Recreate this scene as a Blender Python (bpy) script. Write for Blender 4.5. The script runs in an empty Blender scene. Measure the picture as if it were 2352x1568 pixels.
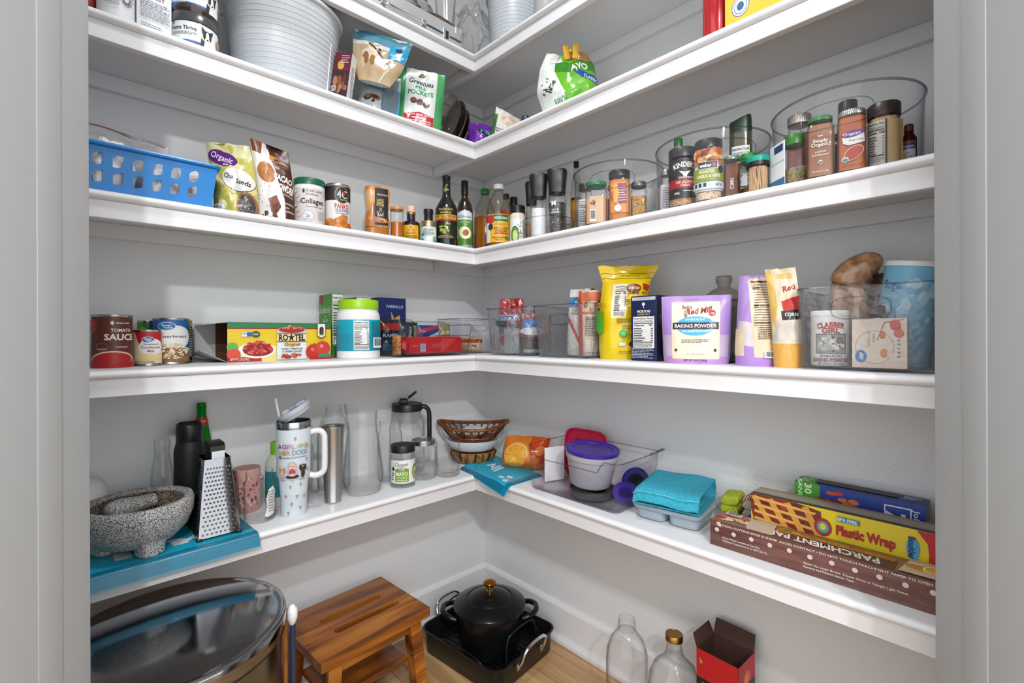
import bpy, bmesh, math, random
from math import sin, cos, pi, radians, atan2, sqrt, tan, asin
from mathutils import Vector, Matrix, noise
from mathutils.geometry import tessellate_polygon
random.seed(11)
SC = bpy.context.scene
COL = SC.collection

# ------------------------------------------------------------------ camera
F, CX, CY, YAW, ROLL = 1094.0, 1176.0, 766.5, radians(46.283), -0.00356   # focal length and horizon of the 2352x1568 frame
U, V, W, HC = 1.3453, 1.5798, 0.2767, 1.125       # camera distance to the two walls, shelf depth, camera height
cam_d = bpy.data.cameras.new('camera'); cam = bpy.data.objects.new('camera', cam_d); COL.objects.link(cam)
cam_d.sensor_width = 36.0; cam_d.lens = F / 2352 * 36.0; cam_d.shift_y = (CY - 784) / 2352; cam_d.clip_start = 0.02
cam.matrix_world = Matrix.Translation((-U, -V, HC)) @ Matrix.Rotation(YAW - pi / 2, 4, 'Z') @ Matrix.Rotation(pi / 2, 4, 'X') @ Matrix.Rotation(ROLL, 4, 'Z')
SC.camera = cam

# ------------------------------------------------------------------ world, lights, exposure
wd = bpy.data.worlds.new('room_light'); SC.world = wd; wd.use_nodes = True
bg = wd.node_tree.nodes['Background']; bg.inputs[0].default_value = (0.96, 0.98, 1.0, 1); bg.inputs[1].default_value = 1.75
def lamp(name, loc, power, size, target=None, kind='POINT', col=(0.98, 0.99, 1.0)):
    l = bpy.data.lights.new(name, kind); l.energy = power; l.color = col
    if kind == 'AREA': l.shape = 'DISK'; l.size = size
    else: l.shadow_soft_size = size
    o = bpy.data.objects.new(name, l); COL.objects.link(o); o.location = loc
    if target is not None: o.rotation_euler = (Vector(target) - Vector(loc)).to_track_quat('-Z', 'Y').to_euler()
    return o
lamp('room_downlight_far', (-1.997, -3.047, 2.465), 100.0, 0.05)
lamp('room_downlight_near', (-2.203, -2.770, 2.84), 86.0, 0.05)
lamp('pantry_ceiling_lamp', (-0.82, -0.92, 2.70), 9.0, 0.30, (-0.82, -0.92, 0), 'AREA')
vs = SC.view_settings
vs.view_transform = 'Standard'; vs.look = 'None'; vs.exposure = 0.22; vs.gamma = 1.0; vs.use_curve_mapping = False
cy_ = SC.cycles
cy_.use_denoising = True; cy_.use_adaptive_sampling = True; cy_.adaptive_threshold = 0.025; cy_.max_bounces = 8; cy_.diffuse_bounces = 4; cy_.glossy_bounces = 4; cy_.transmission_bounces = 8
cy_.transparent_max_bounces = 40; cy_.sample_clamp_indirect = 6.0; cy_.caustics_reflective = False; cy_.caustics_refractive = False

# ------------------------------------------------------------------ pixel rays (used to read places off the photograph)
FW = Vector((cos(YAW), sin(YAW), 0)); RT = Vector((sin(YAW), -cos(YAW), 0)); CAM = Vector((-U, -V, HC))
def ray(px, py=CY):
    X, Y = px - CX, py - CY
    x0, y0 = X * cos(ROLL) + Y * sin(ROLL), -X * sin(ROLL) + Y * cos(ROLL)
    return FW + RT * (x0 / F) + Vector((0, 0, -y0 / F))
def at_z(px, py, z):
    d = ray(px, py); return CAM + d * ((z - HC) / d.z)
def at_x(px, py, x):
    d = ray(px, py); return CAM + d * ((x + U) / d.x)
def at_y(px, py, y):
    d = ray(px, py); return CAM + d * ((y + V) / d.y)
def zpix(loc, py, px=None):
    """height of a thing's point seen at image row py when it stands at loc"""
    rel = Vector((loc[0], loc[1], HC)) - CAM
    z = rel.dot(FW); px = CX + F * rel.dot(RT) / z if px is None else px
    y0 = -(px - CX) * sin(ROLL) + (py - CY) * cos(ROLL)
    return HC - y0 / F * z

# ------------------------------------------------------------------ colour and materials
def lin(h):
    if not isinstance(h, str): return tuple(h[:3])
    h = h.lstrip('#'); h = ''.join(c * 2 for c in h) if len(h) == 3 else h
    out = []
    for i in (0, 2, 4):
        c = int(h[i:i + 2], 16) / 255
        out.append(c / 12.92 if c <= 0.04045 else ((c + 0.055) / 1.055) ** 2.4)
    return tuple(out)
_M = {}
ALB = 0.80          # the colours are read off a brightly exposed picture
def alb(h): return tuple(c * ALB for c in lin(h))
def N(t, typ, **kw):
    n = t.nodes.new(typ)
    for k, v in kw.items():
        if k.startswith('i_'):
            n.inputs[k[2:].replace('_', ' ')].default_value = v
        else: setattr(n, k, v)
    return n
def mat(col, rough=0.5, metal=0.0, spec=0.5, coat=0.0, key=None, bump=None, trans=0.0, ior=1.45, alpha=1.0, sub=0.0):
    k = key or (col, rough, metal, spec, coat, bump, trans, ior, alpha, sub)
    if k in _M: return _M[k]
    m = bpy.data.materials.new('surface'); m.use_nodes = True; t = m.node_tree; b = t.nodes['Principled BSDF']
    b.inputs['Base Color'].default_value = (*(lin(col) if metal > 0.5 else alb(col)), 1); b.inputs['Roughness'].default_value = rough
    b.inputs['Metallic'].default_value = metal; b.inputs['Specular IOR Level'].default_value = spec
    b.inputs['Coat Weight'].default_value = coat; b.inputs['Transmission Weight'].default_value = trans; b.inputs['IOR'].default_value = ior
    b.inputs['Alpha'].default_value = alpha
    if sub: b.inputs['Subsurface Weight'].default_value = sub; b.inputs['Subsurface Radius'].default_value = (.02, .02, .02)
    if bump:                                   # (scale, strength, distance)
        tc = N(t, 'ShaderNodeTexCoord'); no = N(t, 'ShaderNodeTexNoise'); no.inputs['Scale'].default_value = bump[0]; no.inputs['Detail'].default_value = 3
        bp = N(t, 'ShaderNodeBump'); bp.inputs['Strength'].default_value = bump[1]; bp.inputs['Distance'].default_value = bump[2]
        t.links.new(tc.outputs['Object'], no.inputs['Vector']); t.links.new(no.outputs['Fac'], bp.inputs['Height']); t.links.new(bp.outputs['Normal'], b.inputs['Normal'])
    _M[k] = m; return m
def noisemat(key, cols, scale=20, rough=0.5, detail=4, bump=0.0, stretch=(1, 1, 1), metal=0.0, voronoi=False, coat=0.0, dist=0.002, distort=0.0):
    """procedural two- or many-colour mottling"""
    if key in _M: return _M[key]
    m = bpy.data.materials.new(key if isinstance(key, str) else "mottled"); m.use_nodes = True; t = m.node_tree; b = t.nodes['Principled BSDF']
    tc = N(t, 'ShaderNodeTexCoord'); mp = N(t, 'ShaderNodeMapping'); mp.inputs['Scale'].default_value = stretch
    if voronoi: no = N(t, 'ShaderNodeTexVoronoi'); o = no.outputs['Color']
    else:
        no = N(t, 'ShaderNodeTexNoise'); no.inputs['Detail'].default_value = detail; no.inputs['Distortion'].default_value = distort; o = no.outputs['Fac']
    no.inputs['Scale'].default_value = scale
    cr = N(t, 'ShaderNodeValToRGB'); e = cr.color_ramp.elements
    n = len(cols)
    for i, c in enumerate(cols):
        p = (0.30 + 0.40 * i / max(1, n - 1)) if not isinstance(c, tuple) or isinstance(c[0], float) else c[1]
        c = c[0] if isinstance(c, tuple) and isinstance(c[0], str) else c
        if i < 2: el = e[i]; el.position = p
        else: el = e.new(p)
        el.color = (*alb(c), 1)
    t.links.new(tc.outputs['Object'], mp.inputs[0]); t.links.new(mp.outputs[0], no.inputs['Vector']); t.links.new(o, cr.inputs[0]); t.links.new(cr.outputs[0], b.inputs['Base Color'])
    b.inputs['Roughness'].default_value = rough; b.inputs['Metallic'].default_value = metal; b.inputs['Coat Weight'].default_value = coat
    if bump:
        bp = N(t, 'ShaderNodeBump'); bp.inputs['Strength'].default_value = bump; bp.inputs['Distance'].default_value = dist
        t.links.new(o, bp.inputs['Height']); t.links.new(bp.outputs['Normal'], b.inputs['Normal'])
    _M[key] = m; return m
def clear(tint='#ffffff', edge='#9aa4a6', rough=0.03, refl=1.0, key=None, bump=None, body=0.0, bodycol='#ffffff', epow=2.5):
    """thin-walled clear glass or plastic: see-through sheet with Fresnel reflection, denser along its edges"""
    k = ('clear', tint, edge, rough, refl, bump, body, bodycol, epow)
    if k in _M: return _M[k]
    m = bpy.data.materials.new('clear_sheet'); m.use_nodes = True; t = m.node_tree; t.nodes.remove(t.nodes['Principled BSDF'])
    out = t.nodes['Material Output']
    lw = N(t, 'ShaderNodeLayerWeight'); lw.inputs['Blend'].default_value = 0.5
    fr = N(t, 'ShaderNodeMath', operation='POWER'); fr.inputs[1].default_value = 4.0; t.links.new(lw.outputs['Facing'], fr.inputs[0])
    fa = N(t, 'ShaderNodeMath', operation='MULTIPLY_ADD'); fa.inputs[1].default_value = 0.55; fa.inputs[2].default_value = 0.014; t.links.new(fr.outputs[0], fa.inputs[0])
    pw = N(t, 'ShaderNodeMath', operation='POWER'); pw.inputs[1].default_value = epow; t.links.new(lw.outputs['Facing'], pw.inputs[0])
    mx = N(t, 'ShaderNodeMix', data_type='RGBA'); mx.inputs[6].default_value = (*lin(tint), 1); mx.inputs[7].default_value = (*lin(edge), 1)
    t.links.new(pw.outputs[0], mx.inputs[0])
    tr = N(t, 'ShaderNodeBsdfTransparent'); t.links.new(mx.outputs[2], tr.inputs[0])
    gl = N(t, 'ShaderNodeBsdfGlossy'); gl.inputs['Roughness'].default_value = rough
    fm = N(t, 'ShaderNodeMath', operation='MULTIPLY'); fm.inputs[1].default_value = refl; t.links.new(fa.outputs[0], fm.inputs[0])
    ms = N(t, 'ShaderNodeMixShader'); t.links.new(fm.outputs[0], ms.inputs[0]); t.links.new(tr.outputs[0], ms.inputs[1]); t.links.new(gl.outputs[0], ms.inputs[2])
    last = ms
    if body:
        df = N(t, 'ShaderNodeBsdfDiffuse'); df.inputs[0].default_value = (*lin(bodycol), 1)
        m2 = N(t, 'ShaderNodeMixShader'); m2.inputs[0].default_value = body
        t.links.new(ms.outputs[0], m2.inputs[1]); t.links.new(df.outputs[0], m2.inputs[2]); last = m2
    if bump:
        tc = N(t, 'ShaderNodeTexCoord'); no = N(t, 'ShaderNodeTexVoronoi' if bump[3:] else 'ShaderNodeTexNoise'); no.inputs['Scale'].default_value = bump[0]
        bp = N(t, 'ShaderNodeBump'); bp.inputs['Strength'].default_value = bump[1]; bp.inputs['Distance'].default_value = bump[2]
        t.links.new(tc.outputs['Object'], no.inputs['Vector']); t.links.new(no.outputs[0], bp.inputs['Height'])
        for n in (gl, lw): t.links.new(bp.outputs['Normal'], n.inputs['Normal'])
        if bump[3:]: t.links.new(bp.outputs['Normal'], df.inputs['Normal']) if body else None
    t.links.new(last.outputs[0], out.inputs[0]); _M[k] = m; return m
def inkmat(rough=0.45, coat=0.0):
    k = ('ink', rough, coat)
    if k in _M: return _M[k]
    m = bpy.data.materials.new('printed_ink'); m.use_nodes = True; t = m.node_tree; b = t.nodes['Principled BSDF']
    a = N(t, 'ShaderNodeVertexColor'); a.layer_name = 'ink'; t.links.new(a.outputs[0], b.inputs['Base Color'])
    b.inputs['Roughness'].default_value = rough; b.inputs['Coat Weight'].default_value = coat; _M[k] = m; return m
GLASS = clear('#ffffff', '#8d9997', 0.02, 1.2, epow=6.0)
GLASSD = clear('#fefefe', '#4c5755', 0.02, 1.3, epow=6.0)
PLAST = clear('#ffffff', '#c3c5ca', 0.04, 0.9, epow=4.0)
HAMMER = clear('#fdfdfd', '#c0c2c8', 0.05, 2.0, bump=(150, 0.7, 0.005, 1), body=0.05, bodycol='#d8dadd', epow=2.0)
FROST = clear('#e9edf2', '#c8ced6', 0.25, 0.7, body=0.45, bodycol='#dfe5ec')
FILM = clear('#fafafa', '#c9ccd0', 0.06, 2.2, body=0.22, bodycol='#ffffff', epow=1.5)
STEEL = mat('#b9babb', 0.22, 1.0); TIN = mat('#b4b4b2', 0.28, 1.0); CHROME = mat('#d8d8d8', 0.08, 1.0)
WHITE = mat('#f1f1f1', 0.35); BLACK = mat('#141414', 0.4); DARK = mat('#202022', 0.5)

# ------------------------------------------------------------------ mesh helpers
class MB:
    def __init__(s): s.v = []; s.f = []
    def add(s, vs, fs):
        b = len(s.v); s.v += [tuple(v) for v in vs]; s.f += [tuple(i + b for i in q) for q in fs]; return s
    def loft(s, secs, cap0=True, cap1=True, closed=True):
        n = len(secs[0]); vs = [p for q in secs for p in q]; fs = []
        for i in range(len(secs) - 1):
            for j in range(n if closed else n - 1):
                k = (j + 1) % n; fs.append((i * n + j, i * n + k, (i + 1) * n + k, (i + 1) * n + j))
        if cap0: fs.append(tuple(range(n - 1, -1, -1)))
        if cap1: fs.append(tuple((len(secs) - 1) * n + j for j in range(n)))
        return s.add(vs, fs)
    def lathe(s, prof, seg=36, c=(0, 0, 0), n=2.0, sy=1.0):
        """revolve (r, z) pairs; n > 2 squares the section, sy flattens it"""
        secs = []
        for r, z in prof: secs.append([(c[0] + x, c[1] + y, c[2] + z) for x, y in sec(max(r, 1e-5), max(r, 1e-5) * sy, n, seg)])
        return s.loft(secs, prof[0][0] > 1e-4, prof[-1][0] > 1e-4)
    def box(s, cx, cy, cz, w, d, h, b=0.0, r=None):
        """box standing on cz with its middle at cx, cy"""
        if b <= 0:
            p = [(cx + i * w / 2, cy + j * d / 2, cz + k * h) for k in (0, 1) for i, j in ((-1, -1), (1, -1), (1, 1), (-1, 1))]
            return s.add(p, [(3, 2, 1, 0), (4, 5, 6, 7), (0, 1, 5, 4), (1, 2, 6, 5), (2, 3, 7, 6), (3, 0, 4, 7)])
        r = r or b
        secs = [rrect(cx, cy, w - 2 * b, d - 2 * b, max(r - b, b * 0.3), cz), rrect(cx, cy, w, d, r, cz + b), rrect(cx, cy, w, d, r, cz + h - b), rrect(cx, cy, w - 2 * b, d - 2 * b, max(r - b, b * 0.3), cz + h)]
        return s.loft(secs)
    def tube(s, path, r, seg=8, closed=False, flat=1.0):
        P = [Vector(p) for p in path]; n = len(P); secs = []; up = None
        for i in range(n):
            t = (P[(i + 1) % n] - P[i - 1]) if closed else (P[min(i + 1, n - 1)] - P[max(i - 1, 0)])
            t.normalize()
            if up is None: up = Vector((0, 0, 1)) if abs(t.z) < 0.9 else Vector((1, 0, 0))
            sd = t.cross(up); sd.normalize(); up = sd.cross(t); up.normalize()
            rr = r[i] if isinstance(r, (list, tuple)) else r
            secs.append([P[i] + sd * (rr * cos(2 * pi * j / seg)) + up * (rr * flat * sin(2 * pi * j / seg)) for j in range(seg)])
        if closed: secs.append(secs[0])
        return s.loft(secs, not closed, not closed)
    def grid(s, fn, nu, nv, closeu=False):
        vs = [fn(i / nu, j / nv) for j in range(nv + 1) for i in range(nu + 1)]
        return s.add(vs, [(j * (nu + 1) + i, j * (nu + 1) + i + 1, (j + 1) * (nu + 1) + i + 1, (j + 1) * (nu + 1) + i) for j in range(nv) for i in range(nu)])
    def prism(s, pts, thick, ax=None):
        """flat outline (x, z) given thickness along y"""
        n = len(pts); a = [(x, -thick / 2, z) for x, z in pts]; b = [(x, thick / 2, z) for x, z in pts]
        return s.add(a + b, [tuple(range(n)), tuple(range(2 * n - 1, n - 1, -1))] + [(i, i + n, (i + 1) % n + n, (i + 1) % n) for i in range(n)])
    def xf(s, M):
        s.v = [tuple(M @ Vector(p)) for p in s.v]; return s
    def mesh(s, name, angle=38):
        me = bpy.data.meshes.new(name); me.from_pydata(s.v, [], s.f)
        bm = bmesh.new(); bm.from_mesh(me); bmesh.ops.remove_doubles(bm, verts=bm.verts, dist=2e-6); bmesh.ops.recalc_face_normals(bm, faces=bm.faces); bm.to_mesh(me); bm.free()
        if angle:
            me.shade_smooth(); me.set_sharp_from_angle(angle=radians(angle))
        return me
    def build(s, name, m, parent=None, loc=None, rot=None, angle=38):
        me = s.mesh(name, angle); me.materials.append(m); return link(name, me, parent, loc, rot)
def link(name, me, parent=None, loc=None, rot=None):
    o = bpy.data.objects.new(name, me); COL.objects.link(o); o.parent = parent
    if loc is not None: o.location = loc
    if rot is not None: o.rotation_euler = rot
    return o
def sec(rx, ry, n, seg):
    out = []
    for j in range(seg):
        a = 2 * pi * j / seg; c, s_ = cos(a), sin(a)
        out.append((rx * math.copysign(abs(c) ** (2 / n), c), ry * math.copysign(abs(s_) ** (2 / n), s_)))
    return out
def rrect(cx, cy, w, d, r, z=None, k=3):
    r = min(r, w / 2 - 1e-5, d / 2 - 1e-5); out = []
    for sx, sy, a0 in ((1, 1, 0), (-1, 1, 90), (-1, -1, 180), (1, -1, 270)):
        for i in range(k + 1):
            a = radians(a0 + 90 * i / k); p = (cx + sx * (w / 2 - r) + r * cos(a), cy + sy * (d / 2 - r) + r * sin(a))
            out.append(p if z is None else (*p, z))
    return out
def thing(name, label, cat, loc=(0, 0, 0), rz=0.0, group=None, rot=None):
    o = bpy.data.objects.new(name, None); COL.objects.link(o); o.empty_display_size = 0.03
    o.location = loc; o.rotation_euler = rot if rot is not None else (0, 0, rz); o['label'] = label; o['category'] = cat
    if group: o['group'] = group
    return o
def tag(o, label, cat, group=None):
    o['label'] = label; o['category'] = cat
    if group: o['group'] = group
    return o
def struct(o): o['kind'] = 'structure'; return o

# ------------------------------------------------------------------ print: flat shapes and lettering laid on a surface
_T = {}
def glyphs(txt, bold=0.0):
    k = (txt, bold)
    if k in _T: return _T[k]
    cu = bpy.data.curves.new('t', 'FONT'); cu.body = txt; cu.resolution_u = 2; cu.offset = bold
    ob = bpy.data.objects.new('t', cu); me = ob.to_mesh()
    v = [(p.co.x, p.co.y) for p in me.vertices]; f = [tuple(p.vertices) for p in me.polygons]
    ob.to_mesh_clear(); bpy.data.objects.remove(ob); bpy.data.curves.remove(cu)
    if not v: v = [(0, 0)]
    x0 = min(p[0] for p in v); x1 = max(p[0] for p in v)
    v = [((x - (x0 + x1) / 2) / 0.73, y / 0.73 - 0.5) for x, y in v]
    _T[k] = (v, f, (x1 - x0) / 0.73); return _T[k]
def T(s, x, y, h, col, w=None, rot=0, b=0.02, sh=0.0, arc=0.0): return ('t', s, x, y, h, col, w, rot, b, sh, arc)
def Rr(x, y, w, h, col): return ('p', [(x - w / 2, y - h / 2), (x + w / 2, y - h / 2), (x + w / 2, y + h / 2), (x - w / 2, y + h / 2)], col)
def El(x, y, rx, ry, col, n=26, rot=0): return ('e', x, y, rx, ry, col, n, rot)
def Po(pts, col): return ('p', pts, col)
def fine(x, y, w, h, n, col, seed=1):
    """rows of print too small to read: broken bars"""
    rnd = random.Random(seed); out = []; lh = h / n
    for i in range(n):
        yy = y + h / 2 - lh * (i + 0.5); xx = x - w / 2; end = x + w / 2 - (rnd.random() * 0.35 * w if i % 3 == 2 else 0)
        while xx < end - w * 0.04:
            ww = min(w * rnd.uniform(0.05, 0.16), end - xx); out.append(Rr(xx + ww / 2, yy, ww, lh * 0.42, col)); xx += ww + w * 0.025
    return out
def facts(x, y, w, h, n=7, head=True, bg='#f4f4f2', ink='#151515', seed=3):
    rnd = random.Random(seed); out = [Rr(x, y, w, h, bg)]; t = y + h / 2
    hh = h * 0.085
    if head: out.append(T('Nutrition Facts', x, t - h * 0.06, h * 0.055, ink, w * 0.92, b=0.03))
    out += fine(x, t - h * 0.155, w * 0.9, h * 0.07, 2, '#555', seed)
    out.append(Rr(x, t - h * 0.215, w * 0.92, h * 0.022, ink))
    out.append(T('Calories', x - w * 0.2, t - h * 0.275, h * 0.05, ink, w * 0.48, b=0.03)); out.append(T(str(rnd.choice((0, 120, 160, 100))), x + w * 0.33, t - h * 0.275, h * 0.055, ink, b=0.03))
    r0, r1 = t - h * 0.34, y - h / 2 + h * 0.2; st = (r0 - r1) / n
    for i in range(n):
        yy = r0 - st * (i + 0.5); ww = w * rnd.uniform(0.3, 0.55)
        out.append(Rr(x - w * 0.45 + ww / 2, yy, ww, st * 0.32, '#333')); out.append(Rr(x + w * 0.4, yy, w * 0.09, st * 0.32, '#333')); out.append(Rr(x, yy - st * 0.5, w * 0.92, st * 0.06, '#777'))
    out.append(Rr(x, r1 - h * 0.012, w * 0.92, h * 0.02, ink)); out += fine(x, y - h / 2 + h * 0.09, w * 0.9, h * 0.13, 3, '#666', seed)
    return out
def barcode(x, y, w, h, bg='#f4f4f4', seed=2):
    rnd = random.Random(seed); out = [Rr(x, y, w, h, bg)]; xx = x - w * 0.44
    while xx < x + w * 0.42:
        ww = w * rnd.choice((0.012, 0.022, 0.034)); out.append(Rr(xx + ww / 2, y + h * 0.06, ww, h * 0.72, '#181818')); xx += ww + w * rnd.choice((0.014, 0.026))
    return out
def blobs(x, y, w, h, n, cols, r=(0.05, 0.12), seed=4, asp=1.0):
    rnd = random.Random(seed); out = []
    for i in range(n):
        a = rnd.uniform(0, 2 * pi); q = sqrt(rnd.random()); rr = rnd.uniform(*r)
        out.append(wob(x + q * cos(a) * w / 2, y + q * sin(a) * h / 2, rr, rr * asp * rnd.uniform(0.6, 1.0), rnd.choice(cols), rnd.random() * 99))
    return out
def wob(x, y, rx, ry, col, seed=0.0, n=14, amp=0.22):
    pts = []
    for i in range(n):
        a = 2 * pi * i / n; k = 1 + amp * noise.noise((cos(a) * 1.3 + seed, sin(a) * 1.3, seed)); pts.append((x + rx * k * cos(a), y + ry * k * sin(a)))
    return ('p', pts, col)
def prt(parent, items, w, h, fn, name='printed_label', cx=0, cy=0, m=None, lift=0.00025, layer=0.00006, flat2=None):
    """items in 0..1 label coordinates -> one mesh; fn(s, t, off) -> point, s in -w/2..w/2, t in 0..h"""
    bm = bmesh.new(); pal = []; L = 0
    def addpoly(pts2, faces, col, L):
        if col not in pal: pal.append(col)
        ci = pal.index(col); vs = [bm.verts.new((p[0], p[1], L)) for p in pts2]
        for q in faces:
            if len(set(q)) < 3: continue
            try: fc = bm.faces.new([vs[i] for i in q]); fc.material_index = ci
            except ValueError: pass
    for it in items:
        if isinstance(it, list):
            raise TypeError('nested print list')
        L += 1
        if it[0] == 'p':
            pts = [((x - 0.5) * w, y * h) for x, y in it[1]]
            tri = tessellate_polygon([[Vector((*p, 0)) for p in pts]]) if len(pts) > 4 else ([(0, 1, 2, 3)] if len(pts) == 4 else [(0, 1, 2)])
            addpoly(pts, tri, it[2], L)
        elif it[0] == 'e':
            _, x, y, rx, ry, col, n, rot = it; c_, s_ = cos(radians(rot)), sin(radians(rot)); pts = []
            for i in range(n):
                a = 2 * pi * i / n; ex, ey = rx * w * cos(a), ry * h * sin(a); pts.append(((x - 0.5) * w + ex * c_ - ey * s_, y * h + ex * s_ + ey * c_))
            addpoly(pts, [tuple(range(n))], col, L)
        else:
            _, s, x, y, hh, col, tw, rot, bold, sh, arc = it; v, f, gw = glyphs(s, bold); sy = hh * h; sx = sy if tw is None else tw * w / max(gw, 1e-4)
            c_, s_ = cos(radians(rot)), sin(radians(rot)); pts = []
            for (gx, gy) in v:
                ex, ey = gx * sx + gy * sh * sy, gy * sy
                if arc:
                    R_ = gw * sx / arc; a = ex / R_; ex, ey = (R_ + ey) * sin(a), (R_ + ey) * cos(a) - R_
                pts.append(((x - 0.5) * w + ex * c_ - ey * s_, y * h + ex * s_ + ey * c_))
            addpoly(pts, f, col, L)
    for k in range(1, cx): bmesh.ops.bisect_plane(bm, geom=bm.verts[:] + bm.edges[:] + bm.faces[:], dist=1e-7, plane_co=((k / cx - 0.5) * w, 0, 0), plane_no=(1, 0, 0))
    for k in range(1, cy): bmesh.ops.bisect_plane(bm, geom=bm.verts[:] + bm.edges[:] + bm.faces[:], dist=1e-7, plane_co=(0, k / cy * h, 0), plane_no=(0, 1, 0))
    if flat2:                                    # also along the diagonals of the cells, so every piece lies in one flat triangle
        for k in range(1 - cy, cx): bmesh.ops.bisect_plane(bm, geom=bm.verts[:] + bm.edges[:] + bm.faces[:], dist=1e-7, plane_co=((k / cx - 0.5) * w, 0, 0), plane_no=(cx / w, -cy / h, 0))
        new = bmesh.new(); lay_ = []
        for fc in bm.faces:
            c_ = fc.calc_center_median(); vs = [new.verts.new(fn(v.co.x, v.co.y, lift + v.co.z * layer, c_.x, c_.y)) for v in fc.verts]; g_ = new.faces.new(vs); g_.material_index = fc.material_index
        bm.free(); bm = new; bmesh.ops.remove_doubles(bm, verts=bm.verts, dist=4e-6)
    else:
        for v in bm.verts: v.co = fn(v.co.x, v.co.y, lift + v.co.z * layer)
    me = bpy.data.meshes.new(name); bm.to_mesh(me); bm.free()
    at = me.color_attributes.new('ink', 'FLOAT_COLOR', 'CORNER'); lp = [(*alb(c), 1.0) for c in pal]; buf = []
    for p in me.polygons:
        buf += list(lp[p.material_index]) * p.loop_total
    at.data.foreach_set('color', buf)
    me.polygons.foreach_set('material_index', [0] * len(me.polygons)); me.materials.append(m or inkmat()); me.shade_smooth() if cx or cy else me.shade_flat()
    return link(name, me, parent)
# mappings for prt
def on_cyl(R, z0=0.0, phi=0.0, sy=1.0):
    return lambda s, t, o: Vector(((R + o) * sin(s / R + phi), -(R + o) * cos(s / R + phi) * sy, z0 + t))
def on_cone(R0, R1, z0, h, phi=0.0, sy=1.0):
    def fn(s, t, o):
        r = R0 + (R1 - R0) * t / h; a = s / ((R0 + R1) / 2) + phi; return Vector(((r + o) * sin(a), -(r + o) * cos(a) * sy, z0 + t))
    return fn
def on_front(d, z0=0.0, x0=0.0): return lambda s, t, o: Vector((x0 + s, -d / 2 - o, z0 + t))
def on_right(w, z0=0.0, y0=0.0): return lambda s, t, o: Vector((w / 2 + o, y0 + s, z0 + t))
def on_left(w, z0=0.0, y0=0.0): return lambda s, t, o: Vector((-w / 2 - o, y0 - s, z0 + t))
def on_top(h, y0=0.0, x0=0.0): return lambda s, t, o: Vector((x0 + s, y0 + t, h + o))

# ------------------------------------------------------------------ places on the shelves
Z = {'A': HC + 0.925, 'B': HC + 0.616, 'C': HC + 0.2443, 'D': HC - 0.1297, 'E': HC - 0.5504, 'F': -0.057}      # underside of each fascia
TOP = {k: v + 0.057 for k, v in Z.items()}
def faceto(loc, off=0.0):
    dx, dy = CAM.x - loc[0], CAM.y - loc[1]; return atan2(dx, -dy) + radians(off)
def cyl(side, shelf, p0, p1, ptop=None, g=0.02, base=None):
    """round thing between image columns p0 and p1: its place, radius and height; g = gap from shelf front, or read from its base row"""
    d0, d1 = ray(p0), ray(p1); a0, a1 = atan2(d0.y, d0.x), atan2(d1.y, d1.x); am, hf = (a0 + a1) / 2, abs(a1 - a0) / 2
    if base is not None:
        q = at_z((p0 + p1) / 2, base, TOP[shelf]); Rn = (q.xy - CAM.xy).length; R = Rn / (1 - sin(hf))
    elif side == 'L': R = (V - W + g) / (sin(am) - sin(hf))
    else: R = (U - W + g) / (cos(am) - sin(hf))
    loc = Vector((CAM.x + R * cos(am), CAM.y + R * sin(am), TOP[shelf])); r = R * sin(hf)
    return loc, r, (zpix(loc, ptop) - TOP[shelf] if ptop is not None else None)
def flat(side, shelf, p0, p1, ptop=None, g=0.02):
    """flat-fronted thing parallel to the shelf: middle of its front foot, width, height"""
    if side == 'L':
        a, b = at_y(p0, CY, -W + g), at_y(p1, CY, -W + g)
    else: a, b = at_x(p0, CY, -W + g), at_x(p1, CY, -W + g)
    c = (a + b) / 2; c.z = TOP[shelf]; w = (a.xy - b.xy).length
    return c, w, (zpix(c, ptop) - TOP[shelf] if ptop is not None else None)
def gap(side, shelf, px, py):
    q = at_z(px, py, TOP[shelf]); return (q.y if side == 'L' else q.x) + W
RZ = {'L': 0.0, 'R': -pi / 2}

# ================================================================== the room
def painted(key, col, bump, scale, rough=0.55):
    m = bpy.data.materials.new(key); m.use_nodes = True; t = m.node_tree; b = t.nodes['Principled BSDF']
    b.inputs['Base Color'].default_value = (*lin(col), 1); b.inputs['Roughness'].default_value = rough
    tc = N(t, 'ShaderNodeTexCoord'); no = N(t, 'ShaderNodeTexNoise'); no.inputs['Scale'].default_value = scale; no.inputs['Detail'].default_value = 2.5
    bp = N(t, 'ShaderNodeBump'); bp.inputs['Strength'].default_value = bump; bp.inputs['Distance'].default_value = 0.0022
    t.links.new(tc.outputs['Object'], no.inputs['Vector']); t.links.new(no.outputs['Fac'], bp.inputs['Height']); t.links.new(bp.outputs['Normal'], b.inputs['Normal'])
    return m
WALLM = painted('orange_peel_wall_paint', '#d9dadb', 0.65, 130)
TRIMM = painted('white_trim_paint', '#dedee0', 0.05, 30, 0.32)
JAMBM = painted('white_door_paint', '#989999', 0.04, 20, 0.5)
CEIL = 2.74
LX, LY = -2.35, -2.35          # how far the two walls run
def slab(name, x0, x1, y0, y1, z0, z1, m, parent=None):
    b = MB(); b.box((x0 + x1) / 2, (y0 + y1) / 2, z0, x1 - x0, y1 - y0, z1 - z0); return b.build(name, m, parent, angle=0)
struct(slab('wall_left', LX, 0.1, 0.0, 0.1, 0, CEIL, WALLM))
struct(slab('wall_right', 0.0, 0.1, LY, 0.0, 0, CEIL, WALLM))
struct(slab('ceiling', LX, 0.1, LY, 0.1, CEIL, CEIL + 0.05, painted('ceiling_paint', '#e6e6e6', 0.4, 110)))
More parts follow.
